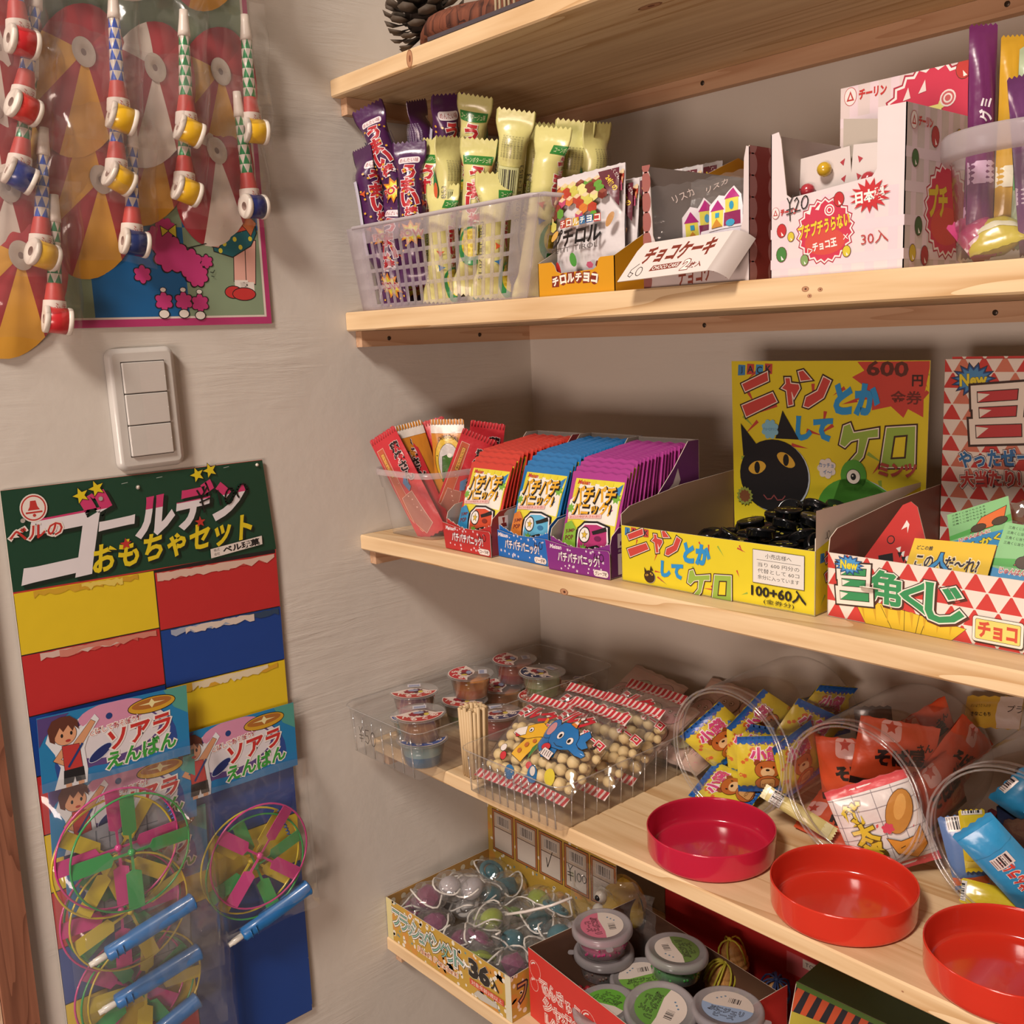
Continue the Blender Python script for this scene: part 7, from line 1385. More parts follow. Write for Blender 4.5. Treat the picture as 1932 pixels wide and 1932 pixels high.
def bear(ink):
    Y = '#d3c03a'
    ink.poly(rect(-0.03, 0, 0.03, 0.062), Y); ink.polys([cloud(rr.uniform(-.026, .026), rr.uniform(.010, .05), .0022, 5) for _ in range(14)], '#cf6a34')
    for yb in (0.003, 0.059): ink.polys([ell(-0.028 + 0.0062 * k, yb, 0.0042, 0.0052, 10) for k in range(10)], '#1f5fae')
    ink.text('小熊', 0.0, 0.0440, 0.0140, '#c9447c', 0.030, 0, outs=[(0.11, '#e8dce0')], bold=0.05); ink.text('こんぺいとう', 0.0, 0.0550, 0.0040, '#6a4a9c', 0.032, bold=0.02)
    ink.polys([ell(-0.009, 0.035, 0.0035, 0.0035, 12), ell(0.011, 0.035, 0.0035, 0.0035, 12)], '#8a4420'); ink.poly(ell(0.001, 0.0275, 0.0125, 0.0100, 24), '#b4622c', '#4a2412', 0.0005); ink.poly(ell(0.001, 0.0245, 0.0070, 0.0055, 16), '#dcb684')
    ink.polys([ell(-0.005, 0.0300, 0.0010, 0.0014, 8), ell(0.007, 0.0300, 0.0010, 0.0014, 8), ell(0.001, 0.0270, 0.0020, 0.0014, 10)], '#1d1412'); ink.poly(ell(0.001, 0.0120, 0.0120, 0.0085, 20), '#b4622c', '#4a2412', 0.0005); ink.poly(rrect(-0.006, 0.005, 0.008, 0.017, 0.003), '#cf9a5c', '#4a2412', 0.0005); ink.text('HONEY', 0.001, 0.0100, 0.0030, '#4a2412', 0.011, bold=0.0)
def mkpack(name, label, m_, w_, h, th, col, draw, grp, seed=0):
    t = thing(name, label, 'sweet pack', mw=m_, group=grp); pouch(t, w_, h, th, P(col, 0.3, 'foil'), draw, nu=10, nv=12, crimp=0.004, seed=seed); return t
rr = random.Random(8)
cx = 0.4400; g1 = 'bear sweet packs in the left jar'; b0 = mkpack('bear_sweet_pack', 'yellow bear pack facing straight out of the left jar mouth', in_jar(cx, 0.014, -0.050, 0.03, 0.75, 0.10, -0.118), 0.056, 0.062, 0.010, '#c9b83a', bear, g1)
for lb, a in (('bear pack turned half away, blue wavy edge upright, left of the facing one', (cx, -0.010, -0.048, 0.05, 0.2, 0.1, -0.105)), ('bear pack lying tilted at the lower left of the left jar', (cx, -0.034, -0.030, 0.75, 0.9, 0.15, -0.100)),
              ('bear pack at the upper right behind the facing one', (cx, 0.020, -0.020, -0.5, 0.8, 0.2, -0.085)), ('bear pack flat on the bottom of the left jar', (cx, 0.010, -0.058, 1.2, 0.5, -1.2, -0.130)),
              ('bear pack pressed to the right wall of the left jar', (cx, 0.046, -0.040, 0.3, 1.4, 0.0, -0.100)), ('bear pack high in the middle of the left jar', (cx, 0.000, -0.005, 0.9, 1.1, 0.3, -0.070)),
              ('bear pack barcode up at the rear top of the left jar', (cx, 0.020, 0.000, -0.3, 1.2, 0.5, -0.055)), ('bear pack at the far back of the left jar', (cx, 0.030, -0.015, 0.2, 1.0, 0.3, -0.035)), ('bear pack low at the far back of the left jar', (cx, -0.015, -0.040, 0.6, 0.8, 0.2, -0.045))):
    copy_tree(b0, lb, mw=in_jar(*a))
def fox(ink):
    ink.poly(rect(-0.04, 0, 0.04, 0.088), '#d8d0cc'); ink.poly(rect(-0.04, 0, 0.04, 0.008), '#cf4f54'); ink.poly(rect(-0.04, 0.080, 0.04, 0.088), '#cf4f54')
    for k in range(6): ink.line([(-0.04, 0.014 + 0.013 * k), (0.04, 0.012 + 0.013 * k)], 0.0004, '#8a8288')
    for k in range(5): ink.line([(-0.034 + 0.017 * k, 0.008), (-0.032 + 0.017 * k, 0.080)], 0.0004, '#8a8288')
    for k, ch in enumerate('餅太郎'): ink.text(ch, -0.018 + 0.002 * k, 0.064 - 0.019 * k, 0.0180, '#cdb434', None, 8, outs=[(0.09, '#5a4a1c')], bold=0.05)
    ink.poly(ell(0.018, 0.056, 0.0110, 0.0200, 20, -0.5), '#b9813c', '#5a3418', 0.0005); ink.poly(ell(0.020, 0.060, 0.005, 0.012, 14, -0.5), '#cf9c54'); ink.poly(cloud(0.004, 0.045, 0.0055, 6), '#c94a5c')
    ink.poly([(0.004, 0.020), (0.000, 0.036), (0.010, 0.030), (0.022, 0.031), (0.030, 0.038), (0.030, 0.020), (0.018, 0.010)], '#cf8a34', '#4a2c14', 0.0006); ink.line([(0.008, 0.024), (0.012, 0.025)], 0.0007, '#2a1c14'); ink.line([(0.020, 0.025), (0.024, 0.024)], 0.0007, '#2a1c14'); ink.poly(ell(0.016, 0.018, 0.0018, 0.0012, 8), '#1d1412')
def ora(ink):
    ink.poly(rect(-0.04, 0, 0.04, 0.08), '#c94f2c'); ink.poly(rrect(-0.016, 0.048, 0.002, 0.066, 0.004), '#d9a49c'); ink.poly(star(-0.007, 0.060, 0.006, 0.003, 5), '#b8402c')
    ink.text('そば屋', 0.004, 0.034, 0.0150, '#1f1614', 0.042, 8, outs=[(0.06, '#d9a184')], bold=0.06); ink.text('さん', 0.024, 0.046, 0.0075, '#1f1614', 0.014, 8, bold=0.03); ink.poly(rrect(0.008, 0.012, 0.026, 0.028, 0.005), '#d98c5c'); ink.text('七味', 0.017, 0.020, 0.008, '#b8402c', bold=0.03)
    ink.poly(rect(-0.04, 0.0, 0.04, 0.007), '#1f1614')
g2 = 'savoury packs in the middle jar'; cx = 0.5745
mkpack('fox_snack_pack', 'white grid-patterned pack with yellow letters and a fox, in the middle jar mouth', in_jar(cx, 0.040, -0.062, 0.38, 0.62, 0.02, -0.148), 0.072, 0.088, 0.016, '#cf5a5c', fox, g2, 3)
o0 = mkpack('orange_snack_pack', 'orange noodle-shop pack with black lettering above the fox pack', in_jar(cx, 0.006, -0.010, -0.15, 0.65, 0.0, -0.110), 0.070, 0.066, 0.014, '#c44a2c', ora, g2, 4)
for lb, a in (('orange pack at the left of the middle jar behind the fox pack', (cx, -0.030, -0.040, 0.1, 0.3, 0.1, -0.095)), ('orange pack lying low under the fox pack', (cx, -0.008, -0.060, 1.2, 0.4, -1.1, -0.105)), ('orange pack at the upper right inside the middle jar', (cx, 0.034, -0.010, -0.7, 1.3, 0.2, -0.075)),
              ('orange pack high in the back of the middle jar', (cx, 0.012, 0.000, 0.5, 1.1, 0.3, -0.045)), ('orange pack upright against the right wall of the middle jar', (cx, 0.045, -0.040, 0.3, 1.4, 0.0, -0.080)), ('orange pack deep at the bottom of the middle jar', (cx, 0.010, -0.050, 0.8, 0.8, 0.1, -0.035))):
    copy_tree(o0, lb, mw=in_jar(*a))
def strip_(col, col2, txt=None, tc='#c23a34'):
    def f(ink):
        w_ = 0.03; ink.poly(rect(-w_, 0.004, w_, 0.012), col2); ink.poly(rect(-w_, 0.07, w_, 0.09), col2)
        if txt: ink.text(txt, 0.0, 0.038, 0.0095, tc, 0.050, 90, outs=[(0.10, '#e6dcd6')], bold=0.05)
        ink.bars(-0.008, 0.054, 0.008, 0.066, '#2a2a30', 14, '#d6d2ce')
    return f
mkpack('cream_stick_pack', 'cream stick pack poking out low at the left of the middle jar', in_jar(cx, -0.030, -0.058, 1.1, 0.5, -0.5, -0.140), 0.014, 0.075, 0.008, '#cfbf7c', strip_('', '#d9d0a0'), g2, 2)
mkpack('black_snack_pack', 'black and red pack high at the left in the middle jar', in_jar(cx, -0.022, 0.010, 0.1, 0.5, 0.1, -0.080), 0.034, 0.046, 0.010, '#2a2426', strip_('', '#8a2c24'), g2, 5)
cx = 0.7110; g3 = 'wrapped sweets in the right jar'
mkpack('blue_ramune_pack', 'bright blue pack with red script lettering, slanting across the right jar', in_jar(cx, 0.020, -0.055, 0.70, 0.7, 0.1, -0.135), 0.036, 0.096, 0.016, '#2f8fc4', strip_('', '#2f8fc4', 'ふーせんラムネ'), g3, 1)
p_ = mkpack('blue_ramune_pack', 'bright blue pack curling at the bottom right of the right jar', in_jar(cx, 0.030, -0.060, -0.5, 0.7, 0.1, -0.120), 0.040, 0.060, 0.014, '#2f8fc4', strip_('', '#2a7fb4'), g3, 2)
for lb, a in (('blue pack with a barcode high in the right jar', (cx, 0.012, 0.000, 0.9, 0.7, 0.2, -0.090)), ('blue pack behind the slanting one in the right jar', (cx, 0.030, -0.015, 0.6, 0.9, 0.1, -0.100)), ('blue pack at the far back of the right jar', (cx, 0.0, -0.02, 0.2, 1.1, 0.3, -0.05))): copy_tree(p_, lb, mw=in_jar(*a))
y_ = mkpack('yellow_sweet_pack', 'narrow yellow sweet pack with pinched top, low at the left of the right jar', in_jar(cx, -0.030, -0.040, 0.15, 0.6, 0.1, -0.145), 0.020, 0.058, 0.010, '#c9b42c', strip_('', '#d2c25a'), g3, 3)
for lb, a in (('yellow pack leaning at the top left of the right jar', (cx, -0.014, 0.006, -0.9, 0.7, 0.2, -0.110)), ('yellow pack slanting beside the barcode pack of the right jar', (cx, 0.028, 0.000, 0.5, 0.7, 0.1, -0.115)), ('yellow pack lying at the very bottom of the right jar', (cx, 0.014, -0.060, 1.4, 0.6, -0.6, -0.135)), ('yellow pack peeping at the upper right of the right jar', (cx, 0.050, 0.010, 1.2, 0.7, 0.2, -0.105))): copy_tree(y_, lb, mw=in_jar(*a))
mkpack('clear_number_pack', 'see-through pack with orange bird print and blue foot, left of the right jar', in_jar(cx, -0.036, -0.060, 0.25, 0.5, 0.0, -0.140), 0.028, 0.066, 0.010, '#5a78a8', strip_('', '#c9643c'), g3, 6)
for k in range(7): mkpack('dark_sweet_pack', 'dark sweet pack in the shaded middle of the right jar, %s from its mouth' % ('first', 'second', 'third', 'fourth', 'fifth', 'sixth', 'seventh')[k], in_jar(cx, rr.uniform(-.03, .03), -0.048 + rr.uniform(0, .02), rr.uniform(-1.5, 1.5), rr.uniform(.2, 1.2), rr.uniform(-.3, .3), -0.12 + 0.014 * k), 0.036, 0.046, 0.010, ('#4a2c24', '#5a3a2c', '#2c3450', '#6a2c34')[k % 4], strip_('', '#7a4a34'), g3, k)
mkpack('small_sweet_pack', 'small yellow and white pack lying on top between middle and right jars', mat4((0.640, -0.035, z4 + 0.110), (0.9, -0.2, 0.25), (-0.1, 0.5, 0.8)), 0.060, 0.030, 0.006, '#c9a63c', lambda i_: (i_.poly(rect(0.006, 0, 0.03, 0.03), '#cfc4bc'), i_.text('えいようたっぷり', -0.012, 0.020, 0.0030, '#3a2c1c', 0.022, bold=0.0), i_.text('きなこもち', -0.010, 0.012, 0.0036, '#3a2c1c', 0.022, bold=0.02), i_.text('プラ', 0.024, 0.018, 0.007, '#3a3434', bold=0.0)), 'loose packs behind the jars', 1)
def lid(label, x, y, col, r=0.0595):
    m, nt, b = newmat('lid_plastic_' + col); b.inputs['Base Color'].default_value = lin(col); b.inputs['Roughness'].default_value = 0.16; b.inputs['Subsurface Weight'].default_value = 0.35; b.inputs['Subsurface Radius'].default_value = (0.010, 0.002, 0.002); b.inputs['Coat Weight'].default_value = 0.3
    t = tag(MB().lathe([(0, 0.0022), (r - 0.008, 0.0022), (r - 0.0060, 0.0023), (r - 0.0042, 0.0032), (r - 0.0035, 0.0045), (r - 0.0025, 0.008), (r - 0.0022, 0.0095), (r - 0.0012, 0.0240), (r - 0.0012, 0.0262), (r - 0.0005, 0.0268), (r, 0.0262), (r, 0.0250), (r - 0.0004, 0.0060), (r - 0.0006, 0.0035), (r - 0.0014, 0.0016), (r - 0.0030, 0.0004), (r - 0.0045, 0), (r - 0.007, 0), (0, 0)], m, 72).build('jar_lid'), label, 'jar lid', 'jar lids lying open side up'); t.location = (x, y, z4); return t
lid('crimson pink jar lid lying open side up, leftmost of the three', 0.4700, -0.2300, '#b81f3c')
lid('orange-red jar lid in the middle, lying open side up', 0.6070, -0.2310, '#c83422')
lid('orange-red jar lid at the photo edge, lying open side up', 0.7430, -0.2330, '#c83422')
# ================================================================ lowest shelf
z5 = Z[4] + 0.0004
pb = thing('pendant_carton', 'gold carton with white dots, marked 36, full of bagged flashing pendants', 'box', (0.0010, -0.2870, z5))
GD = '#b9953c'
def dots(ink, w_, h, sd=4, n=70):
    r2 = random.Random(sd); ink.poly(rect(0, 0, w_, h), GD)
    ink.polys([ell(r2.uniform(0, w_), r2.uniform(0, h), 0.0075, 0.006, 9) for _ in range(n // 4)], '#c48a3c'); ink.polys([ell(r2.uniform(0, w_), r2.uniform(0, h), r2.uniform(.0016, .0032), r2.uniform(.0016, .0032), 10) for _ in range(n)], '#ded6c4'); ink.polys([star(r2.uniform(0, w_), r2.uniform(0, h), 0.0028, 0.001, 4, r2.random()) for _ in range(n // 5)], '#5c8a94')
def pbf(ink):
    dots(ink, 0.238, 0.055, 4, 110); ink.poly(rect(0, 0, 0.012, 0.055), '#cfc48c'); ink.poly(rect(0.228, 0, 0.238, 0.055), '#d2cbb0')
    for ch, x in zip('フラッシュペンダント', (0.022, 0.037, 0.050, 0.062, 0.074, 0.088, 0.104, 0.120, 0.134, 0.147)):
        hgt = 0.0125 if ch in 'ッュ' else 0.021
        ink.text(ch, x, 0.034 - (0.004 if ch in 'ッュ' else 0), hgt, '#3a3a3a', hgt * .80, 0, bold=0.11); ink.text(ch, x, 0.034 - (0.004 if ch in 'ッュ' else 0), hgt, '#e0dcd2', hgt * .80, 0, bold=0.09); ink.text(ch, x, 0.034 - (0.004 if ch in 'ッュ' else 0), hgt, '#3a3a3a', hgt * .80, 0, bold=0.025); ink.text(ch, x, 0.034 - (0.004 if ch in 'ッュ' else 0), hgt, '#7fae9c', hgt * .80, 0, bold=-0.005)
    ink.text('Flash Pendant', 0.105, 0.0135, 0.0070, '#cf9a7c', 0.078, 0, 0.15, outs=[(0.10, '#e0d4c4')], bold=0.03)
    ink.text('36', 0.184, 0.036, 0.021, '#2a2622', 0.034, outs=[(0.07, '#ddd6c8')], bold=0.06); ink.text('入', 0.2110, 0.0325, 0.0120, '#2a2622', bold=0.04)
    ink.poly(rect(0.166, 0.014, 0.226, 0.0215), '#c4503c'); ink.text('対象年齢3歳以上', 0.196, 0.0177, 0.0055, '#e0d2c4', 0.054, bold=0.0); ink.poly([(0.172, 0.004), (0.185, 0.002), (0.214, 0.005), (0.214, 0.011), (0.18, 0.012)], '#b9b4a8')
panel(pb, 'front_panel', rect(0, 0, 0.238, 0.055), frame((0, 0, 0), (1, 0, 0), (0, 0, 1)), GD, '#8f8578', pbf, clip=(0, 0, 0.238, 0.055))
def pbs(ink): dots(ink, 0.172, 0.055, 9, 60); ink.text('フラッシュ', 0.055, 0.030, 0.026, '#3a2a34', 0.090, outs=[], bold=0.08); ink.text('フラッシュ', 0.055, 0.030, 0.026, '#c98a5c', 0.090, bold=0.0)
panel(pb, 'side_panel', rect(0, 0, 0.172, 0.055), frame((0.238, 0, 0), (0, 1, 0), (0, 0, 1)), GD, '#8f8578', pbs, clip=(0, 0, 0.172, 0.055))
mb = MB(); fr_ = frame((0, 0.172, 0), (0, -1, 0), (0, 0, 1)); mb.slab(rect(0, 0, 0.172, 0.055), fr_, 0.0007, P(GD), P('#b5894a'), P('#cfc4b4')); ik = Ink(mb, frame((0.0008, 0, 0), (0, 1, 0), (0, 0, 1))); ik.polys([ell(0.01 + 0.0165 * k, 0.046, 0.004, 0.004, 10) for k in range(10)], '#d6cbb0'); mb.build('side_panel', pb)
panel(pb, 'base_panel', rect(0, 0, 0.238, 0.172), frame((0, 0, 0.0009), (1, 0, 0), (0, 1, 0)), '#8f8578', '#8f8578')
def pbc(ink):
    dots(ink, 0.238, 0.135, 6, 120)
    for k in range(5):
        x = 0.010 + 0.0465 * k; ink.poly(rect(x, 0.058, x + 0.043, 0.118), '#4a2c1c'); ink.poly(rect(x + 0.0010, 0.059, x + 0.042, 0.117), '#a8693c'); ink.poly(rect(x + 0.0035, 0.0615, x + 0.0395, 0.1145), '#4a2c1c'); ink.poly(rect(x + 0.0042, 0.0622, x + 0.0388, 0.092), '#c6bdb2'); ink.poly(rect(x + 0.0042, 0.0930, x + 0.0388, 0.1138), '#b9a894'); ink.bars(x + 0.009, 0.0965, x + 0.034, 0.1115, '#3a3430', 26, '#bfb6ac')
    hh = lambda p: ink.line(p, 0.0011, '#24201c')
    hh([(0.117, 0.085), (0.119, 0.073), (0.128, 0.096)]); 
    hh([(0.157, 0.091), (0.160, 0.085), (0.165, 0.092)]); hh([(0.160, 0.085), (0.161, 0.070)]); hh([(0.156, 0.081), (0.166, 0.082)]); hh([(0.156, 0.077), (0.166, 0.078)]); hh([(0.169, 0.087), (0.1695, 0.072)]); hh(ell(0.176, 0.080, 0.0035, 0.0055, 10) + [ell(0.176, 0.080, 0.0035, 0.0055, 10)[0]]); hh(ell(0.185, 0.081, 0.0035, 0.0050, 10) + [ell(0.185, 0.081, 0.0035, 0.0050, 10)[0]])
panel(pb, 'header_card', rect(0, 0, 0.238, 0.135), frame((0, 0.1715, 0.0), (1, 0, 0), (0, 0.02, 1)), GD, '#8f8578', pbc, clip=(0, 0, 0.238, 0.135))
BAGC = film('crumpled_bag', haze=0.06, rough=0.06, crinkle=0.7, scale=90, gain=1.6, dist=0.003)
def pendant(k, x, y, z, col, shape, label):
    rr = random.Random(k * 7 + 3); t = thing('bagged_pendant', label, 'toy', (x, y, z), rr.uniform(0, 6), group='bagged pendants in the gold carton'); t.scale = (1.22, 1.22, 1.1)
    CRY = P(col, 0.08, 'jelly'); mb = MB()
    if shape == 'ring':
        q = [(0.0125 * math.cos(2 * PI * i / 28), 0.0125 * math.sin(2 * PI * i / 28) * 0.9, 0) for i in range(28)]; mb.tube(q, 0.0026, CRY, 10, closed=True); mb.ball((0.0, 0.0, 0.001), 0.0085, CRY, 12, 8, (1, 1, 0.6))
    elif shape == 'gem':
        mb.add([(0, 0, 0.012)] + [(0.011 * math.cos(i * PI / 4), 0.011 * math.sin(i * PI / 4), 0.005) for i in range(8)] + [(0.014 * math.cos(i * PI / 4 + .4), 0.014 * math.sin(i * PI / 4 + .4), -0.001) for i in range(8)] + [(0, 0, -0.014)], [(0, 1 + i, 1 + (i + 1) % 8) for i in range(8)] + [(1 + i, 9 + i, 1 + (i + 1) % 8) for i in range(8)] + [(9 + i, 9 + (i + 1) % 8, 1 + (i + 1) % 8) for i in range(8)] + [(17, 9 + (i + 1) % 8, 9 + i) for i in range(8)], CRY)
    else: mb.ball((0, 0, 0), 0.0135, CRY, 16, 10, (1, 0.85, 0.8))
    o = mb.build('plastic_gem', t); o.rotation_euler = (rr.uniform(-.8, .8), rr.uniform(-.8, .8), 0)
    q = [V((0.018 * math.cos(a) * (1 + .2 * math.sin(3 * a)), 0.016 * math.sin(a), 0.006 * math.sin(2 * a + k) + 0.004)) for a in [i * 0.28 for i in range(17)]]
    MB().tube(q, 0.0011, P('#d2ccc4', 0.35, 'gloss'), 6).build('cord', t)
    ph = rr.random() * 9; mb = MB(); mb.surf(lambda u, v: V((math.sin(PI * v) * math.cos(2 * PI * u), math.sin(PI * v) * math.sin(2 * PI * u), -0.75 * math.cos(PI * v))) * (0.0205 + 0.0030 * noise.noise(V((3 * math.sin(PI * v) * math.cos(2 * PI * u) + ph, 3 * math.sin(PI * v) * math.sin(2 * PI * u), -3 * math.cos(PI * v))))), 16, 10, BAGC, smooth=False); mb.build('crumpled_bag', t)
pc_ = [('#7a3a5a', 'purple'), ('#b9b4b0', 'colourless'), ('#34707c', 'teal'), ('#8fa030', 'lime green'), ('#8a4a6c', 'mauve'), ('#26555c', 'dark teal'), ('#a39aa0', 'grey'), ('#5f7a34', 'green')]
k = 0; wh = ('at the front left', 'second along the front', 'third along the front', 'at the front right', 'fifth along the front', 'at the front right corner')
for j, yy in enumerate((-0.258, -0.216, -0.174, -0.138)):
    for i in range(5):
        c, cn = pc_[(0, 4, 0, 3, 4, 1, 1, 3, 2, 5, 6, 2, 7, 5, 2, 2, 5, 3, 2, 6)[j * 5 + i]]
        pendant(k, 0.030 + 0.044 * i + R_.uniform(-.006, .006), yy + R_.uniform(-.006, .006), z5 + 0.032 + R_.uniform(0, 0.012), c, ('ring', 'gem', 'ball')[(i + 2 * j) % 3], '%s bagged pendant, row %s from the front, %s from the left wall' % (cn, ('one', 'two', 'three', 'four')[j], ('first', 'second', 'third', 'fourth', 'fifth')[i])); k += 1
for kk, (x, y, c, cn) in enumerate(((0.055, -0.225, '#b5aeb0', 'large clear'), (0.075, -0.205, '#aaa4a6', 'second large clear'), (0.045, -0.252, '#7c3c58', 'glossy purple'), (0.135, -0.225, '#95a636', 'lime leaf-shaped'), (0.150, -0.255, '#7a3f60', 'purple ringed'))):
    pendant(60 + kk, x, y, z5 + 0.066 - 0.004 * kk, c, ('ball', 'ball', 'gem', 'ball', 'ring')[kk], cn + ' bagged pendant lying on top of the gold carton heap')
tag(MB().tube([(0.150, -0.215, z5 + 0.062), (0.175, -0.205, z5 + 0.072), (0.200, -0.185, z5 + 0.082), (0.215, -0.165, z5 + 0.090)], 0.0018, P('#d0c8c0', 0.4, 'gloss'), 8).build('plastic_strap'), 'loose white plastic strap rising from the gold carton towards the price card', 'strap')
# --- red bubble lamp carton with bead tubs and wooden eggs -------------------------
ya = math.radians(-7)
lb_ = thing('lamp_carton', 'bright red carton with white bubble lettering, low right of the gold carton', 'box', (0.2440, -0.2640, z5), ya)
LR = '#c4332c'
def lpf(ink):
    ink.poly(rect(0, 0, 0.22, 0.084), LR)
    for x, y, r in ((0.012, 0.062, 0.010), (0.010, 0.044, 0.007), (0.030, 0.052, 0.005), (0.105, 0.050, 0.013), (0.150, 0.060, 0.010), (0.135, 0.030, 0.012)): e_ = ell(x, y, r, r * 1.1, 20); ink.line(e_ + [e_[0]], 0.0008, '#e0a89c'); ink.line(ell(x, y, r * .75, r * .85, 20)[5:9], 0.0016, '#e8dcd4')
    for t_, x, y, w_ in (('でんきゅう', 0.056, 0.050, 0.070), ('シャボン', 0.060, 0.031, 0.066), ('LAMP', 0.052, 0.014, 0.044)):
        hh = 0.0155 if t_ != 'LAMP' else 0.0095
        ink.text(t_, x, y, hh, '#e6dad2', w_, bold=0.11); ink.text(t_, x, y, hh, LR, w_, bold=0.055); ink.text(t_, x, y, hh, '#e6dad2', w_, bold=0.0)
panel(lb_, 'front_panel', rect(0, 0, 0.22, 0.084), frame((0, 0, 0), (1, 0, 0), (0, 0, 1)), LR, '#6a4a3a', lpf, clip=(0, 0, 0.22, 0.084))
panel(lb_, 'side_panel', rect(0, 0, 0.170, 0.084), frame((0, 0.170, 0), (0, -1, 0), (0, 0, 1)), LR, '#6a4a3a')
panel(lb_, 'side_panel', rect(0, 0, 0.170, 0.084), frame((0.22, 0, 0), (0, 1, 0), (0, 0, 1)), LR, '#8a7a6a')
panel(lb_, 'back_panel', rect(0, 0, 0.22, 0.070), frame((0.22, 0.170, 0), (-1, 0, 0), (0, 0, 1)), LR, '#6a4a3a')
panel(lb_, 'base_panel', rect(0, 0, 0.22, 0.170), frame((0, 0, 0.0009), (1, 0, 0), (0, 1, 0)), '#5a4034', '#5a4034')
panel(lb_, 'divider_card', rect(0, 0, 0.052, 0.076), frame((0.166, 0.095, 0.001), (1, 0.1, 0), (0, 0.05, 1)), '#a3988c', '#8f8478')
TUBM = film('bead_tub_clear', haze=0.14, rough=0.12, crinkle=0.05, scale=20, gain=1.5)
LIDM = fmilky('bead_tub_lid', '#b9b2b4', 0.40, 0.25)
def bead_tub(label, x, y, z, col, lab, rz, tilt=(0, 0), r=0.0335, bead=True):
    t = thing('bead_tub', label, 'tub', mw=Matrix.Translation((x, y, z)) @ Matrix.Rotation(tilt[0], 4, 'X') @ Matrix.Rotation(tilt[1], 4, 'Y') @ Matrix.Rotation(rz, 4, 'Z'), group='round lidded tubs of coloured bead slime')
    MB().lathe([(0, 0), (r * .74, 0), (r * .78, 0.002), (r * .90, 0.024)], TUBM, 36).build('tub_wall', t)
    mb = MB(); mb.lathe([(0, 0.001), (r * .72, 0.001), (r * .84, 0.019), (0, 0.0195)], P(col, 0.2, 'jelly'), 30); rr = random.Random(int(x * 999))
    for k in range(36):
        a, h = rr.uniform(0, 6.28), rr.uniform(0.003, 0.018); q = r * (0.73 + 0.11 * h / 0.019); mb.ball((q * math.cos(a), q * math.sin(a), h), 0.0019, P(col, 0.15, 'gloss'), 6, 4)
    mb.build('bead_slime', t)
    MB().lathe([(r * .90, 0.0205), (r * 1.0, 0.0205), (r * 1.02, 0.0215), (r * 1.02, 0.0265), (r * .98, 0.0290), (r * .90, 0.0300), (r * .88, 0.0285), (0, 0.0285)], LIDM, 44).build('lid', t)
    mb = MB(); mb.slab(rrect(r * .98, -0.004, r * 1.22, 0.004, 0.003), fro(0.0225), 0.0008, LIDM); mb.build('lid_tab', t)
    mb = MB(); ink = Ink(mb, fro(0.0288)); R2 = r * .72
    ink.poly(ell(0, 0, R2, R2, 36), lab); half = [(R2 * math.cos(a), R2 * math.sin(a)) for a in [PI * k / 18 for k in range(19)]]; ink.poly(half + [(-R2 * .5, -0.002), (R2 * .5, 0.001)], '#cfc2b8')
    ink.bars(-0.002, R2 * .22, 0.012, R2 * .62, '#3a3434', 16, '#cfc2b8'); ink.polys([ell(-0.006 - 0.0035 * k, R2 * .62 - .003 * k, 0.0011, 0.0011, 8) for k in range(3)], '#5a7a94')
    ink.text('ぷにジェリ', 0, -R2 * .28, R2 * .30, '#2a2422', R2 * 1.35, 0, bold=0.06); ink.text('ぷにジェリ', 0, -R2 * .28, R2 * .30, lab, R2 * 1.35, 0, bold=-0.005); ink.text('ビーズ', 0, -R2 * .62, R2 * .26, '#2a2422', R2 * .8, 0, bold=0.06); ink.text('ビーズ', 0, -R2 * .62, R2 * .26, lab, R2 * .8, 0, bold=-0.005)
    mb.build('round_label', t); return t
bead_tub('brown bead tub under the pink one', 0.2880, -0.1890, z5 + 0.038, '#5c443a', '#8a6a5c', 3.8)
bead_tub('pink bead tub on top of the brown one', 0.2885, -0.1905, z5 + 0.069, '#b52c6c', '#c46a80', -0.6, (0.03, 0))
bead_tub('green bead tub under the high green one', 0.3430, -0.1860, z5 + 0.030, '#2f7a34', '#6a9c3c', 0.9, (0.08, -0.05))
bead_tub('green bead tub, highest of the green ones', 0.3690, -0.1620, z5 + 0.062, '#2f8a34', '#5f7a3c', 2.6, (-0.05, 0.04))
bead_tub('green bead tub low at the front with a black lettered label', 0.3480, -0.2480, z5 + 0.030, '#3f9a34', '#5fa034', 3.3, (0.10, -0.08))
bead_tub('large-looking green bead tub at the bottom edge of the photo', 0.4120, -0.2380, z5 + 0.056, '#3f8a34', '#5c8c3a', -1.3, (0.12, 0.1), 0.0365)
bead_tub('pale bead tub with a blue lettered label, right of the green ones', 0.4620, -0.1960, z5 + 0.057, '#5a6a94', '#8fa4c4', 0.4, (-0.04, 0.0), 0.0355)
rb = tag(MB().ball((0, 0, 0), 0.0125, P('#c43a84', 0.4), 20, 12).build('pink_ball'), 'small bright pink ball against the green tub label', 'ball'); rb.location = (0.4450, -0.2620, z5 + 0.073)
net = thing('red_bead_net', 'dark red net of beads lying low in the red carton, left of the green tub', 'beads', (0.2960, -0.2260, z5 + 0.014))
first = None; rr = random.Random(3)
bdm = MB().ball((0, 0, 0), 0.0040, P('#8c2028', 0.35, 'gloss'), 8, 6)
for k in range(70):
    if first is None: o = first = bdm.build('bead', net)
    else: o = first.copy(); C.objects.link(o); o.parent = net
    a, q = rr.uniform(0, 6.28), rr.random() ** .5; o.location = (0.030 * q * math.cos(a), 0.020 * q * math.sin(a), 0.026 * (1 - q * q) * rr.uniform(.3, 1))
MB().box(-0.004, -0.004, -0.014, 0.004, 0.004, 0.004, P('#6a1c24')).build('net_knot', net)
WD = wood('egg_wood', '#a8703c', '#cf9c5c', 'z', 3, 0.4)
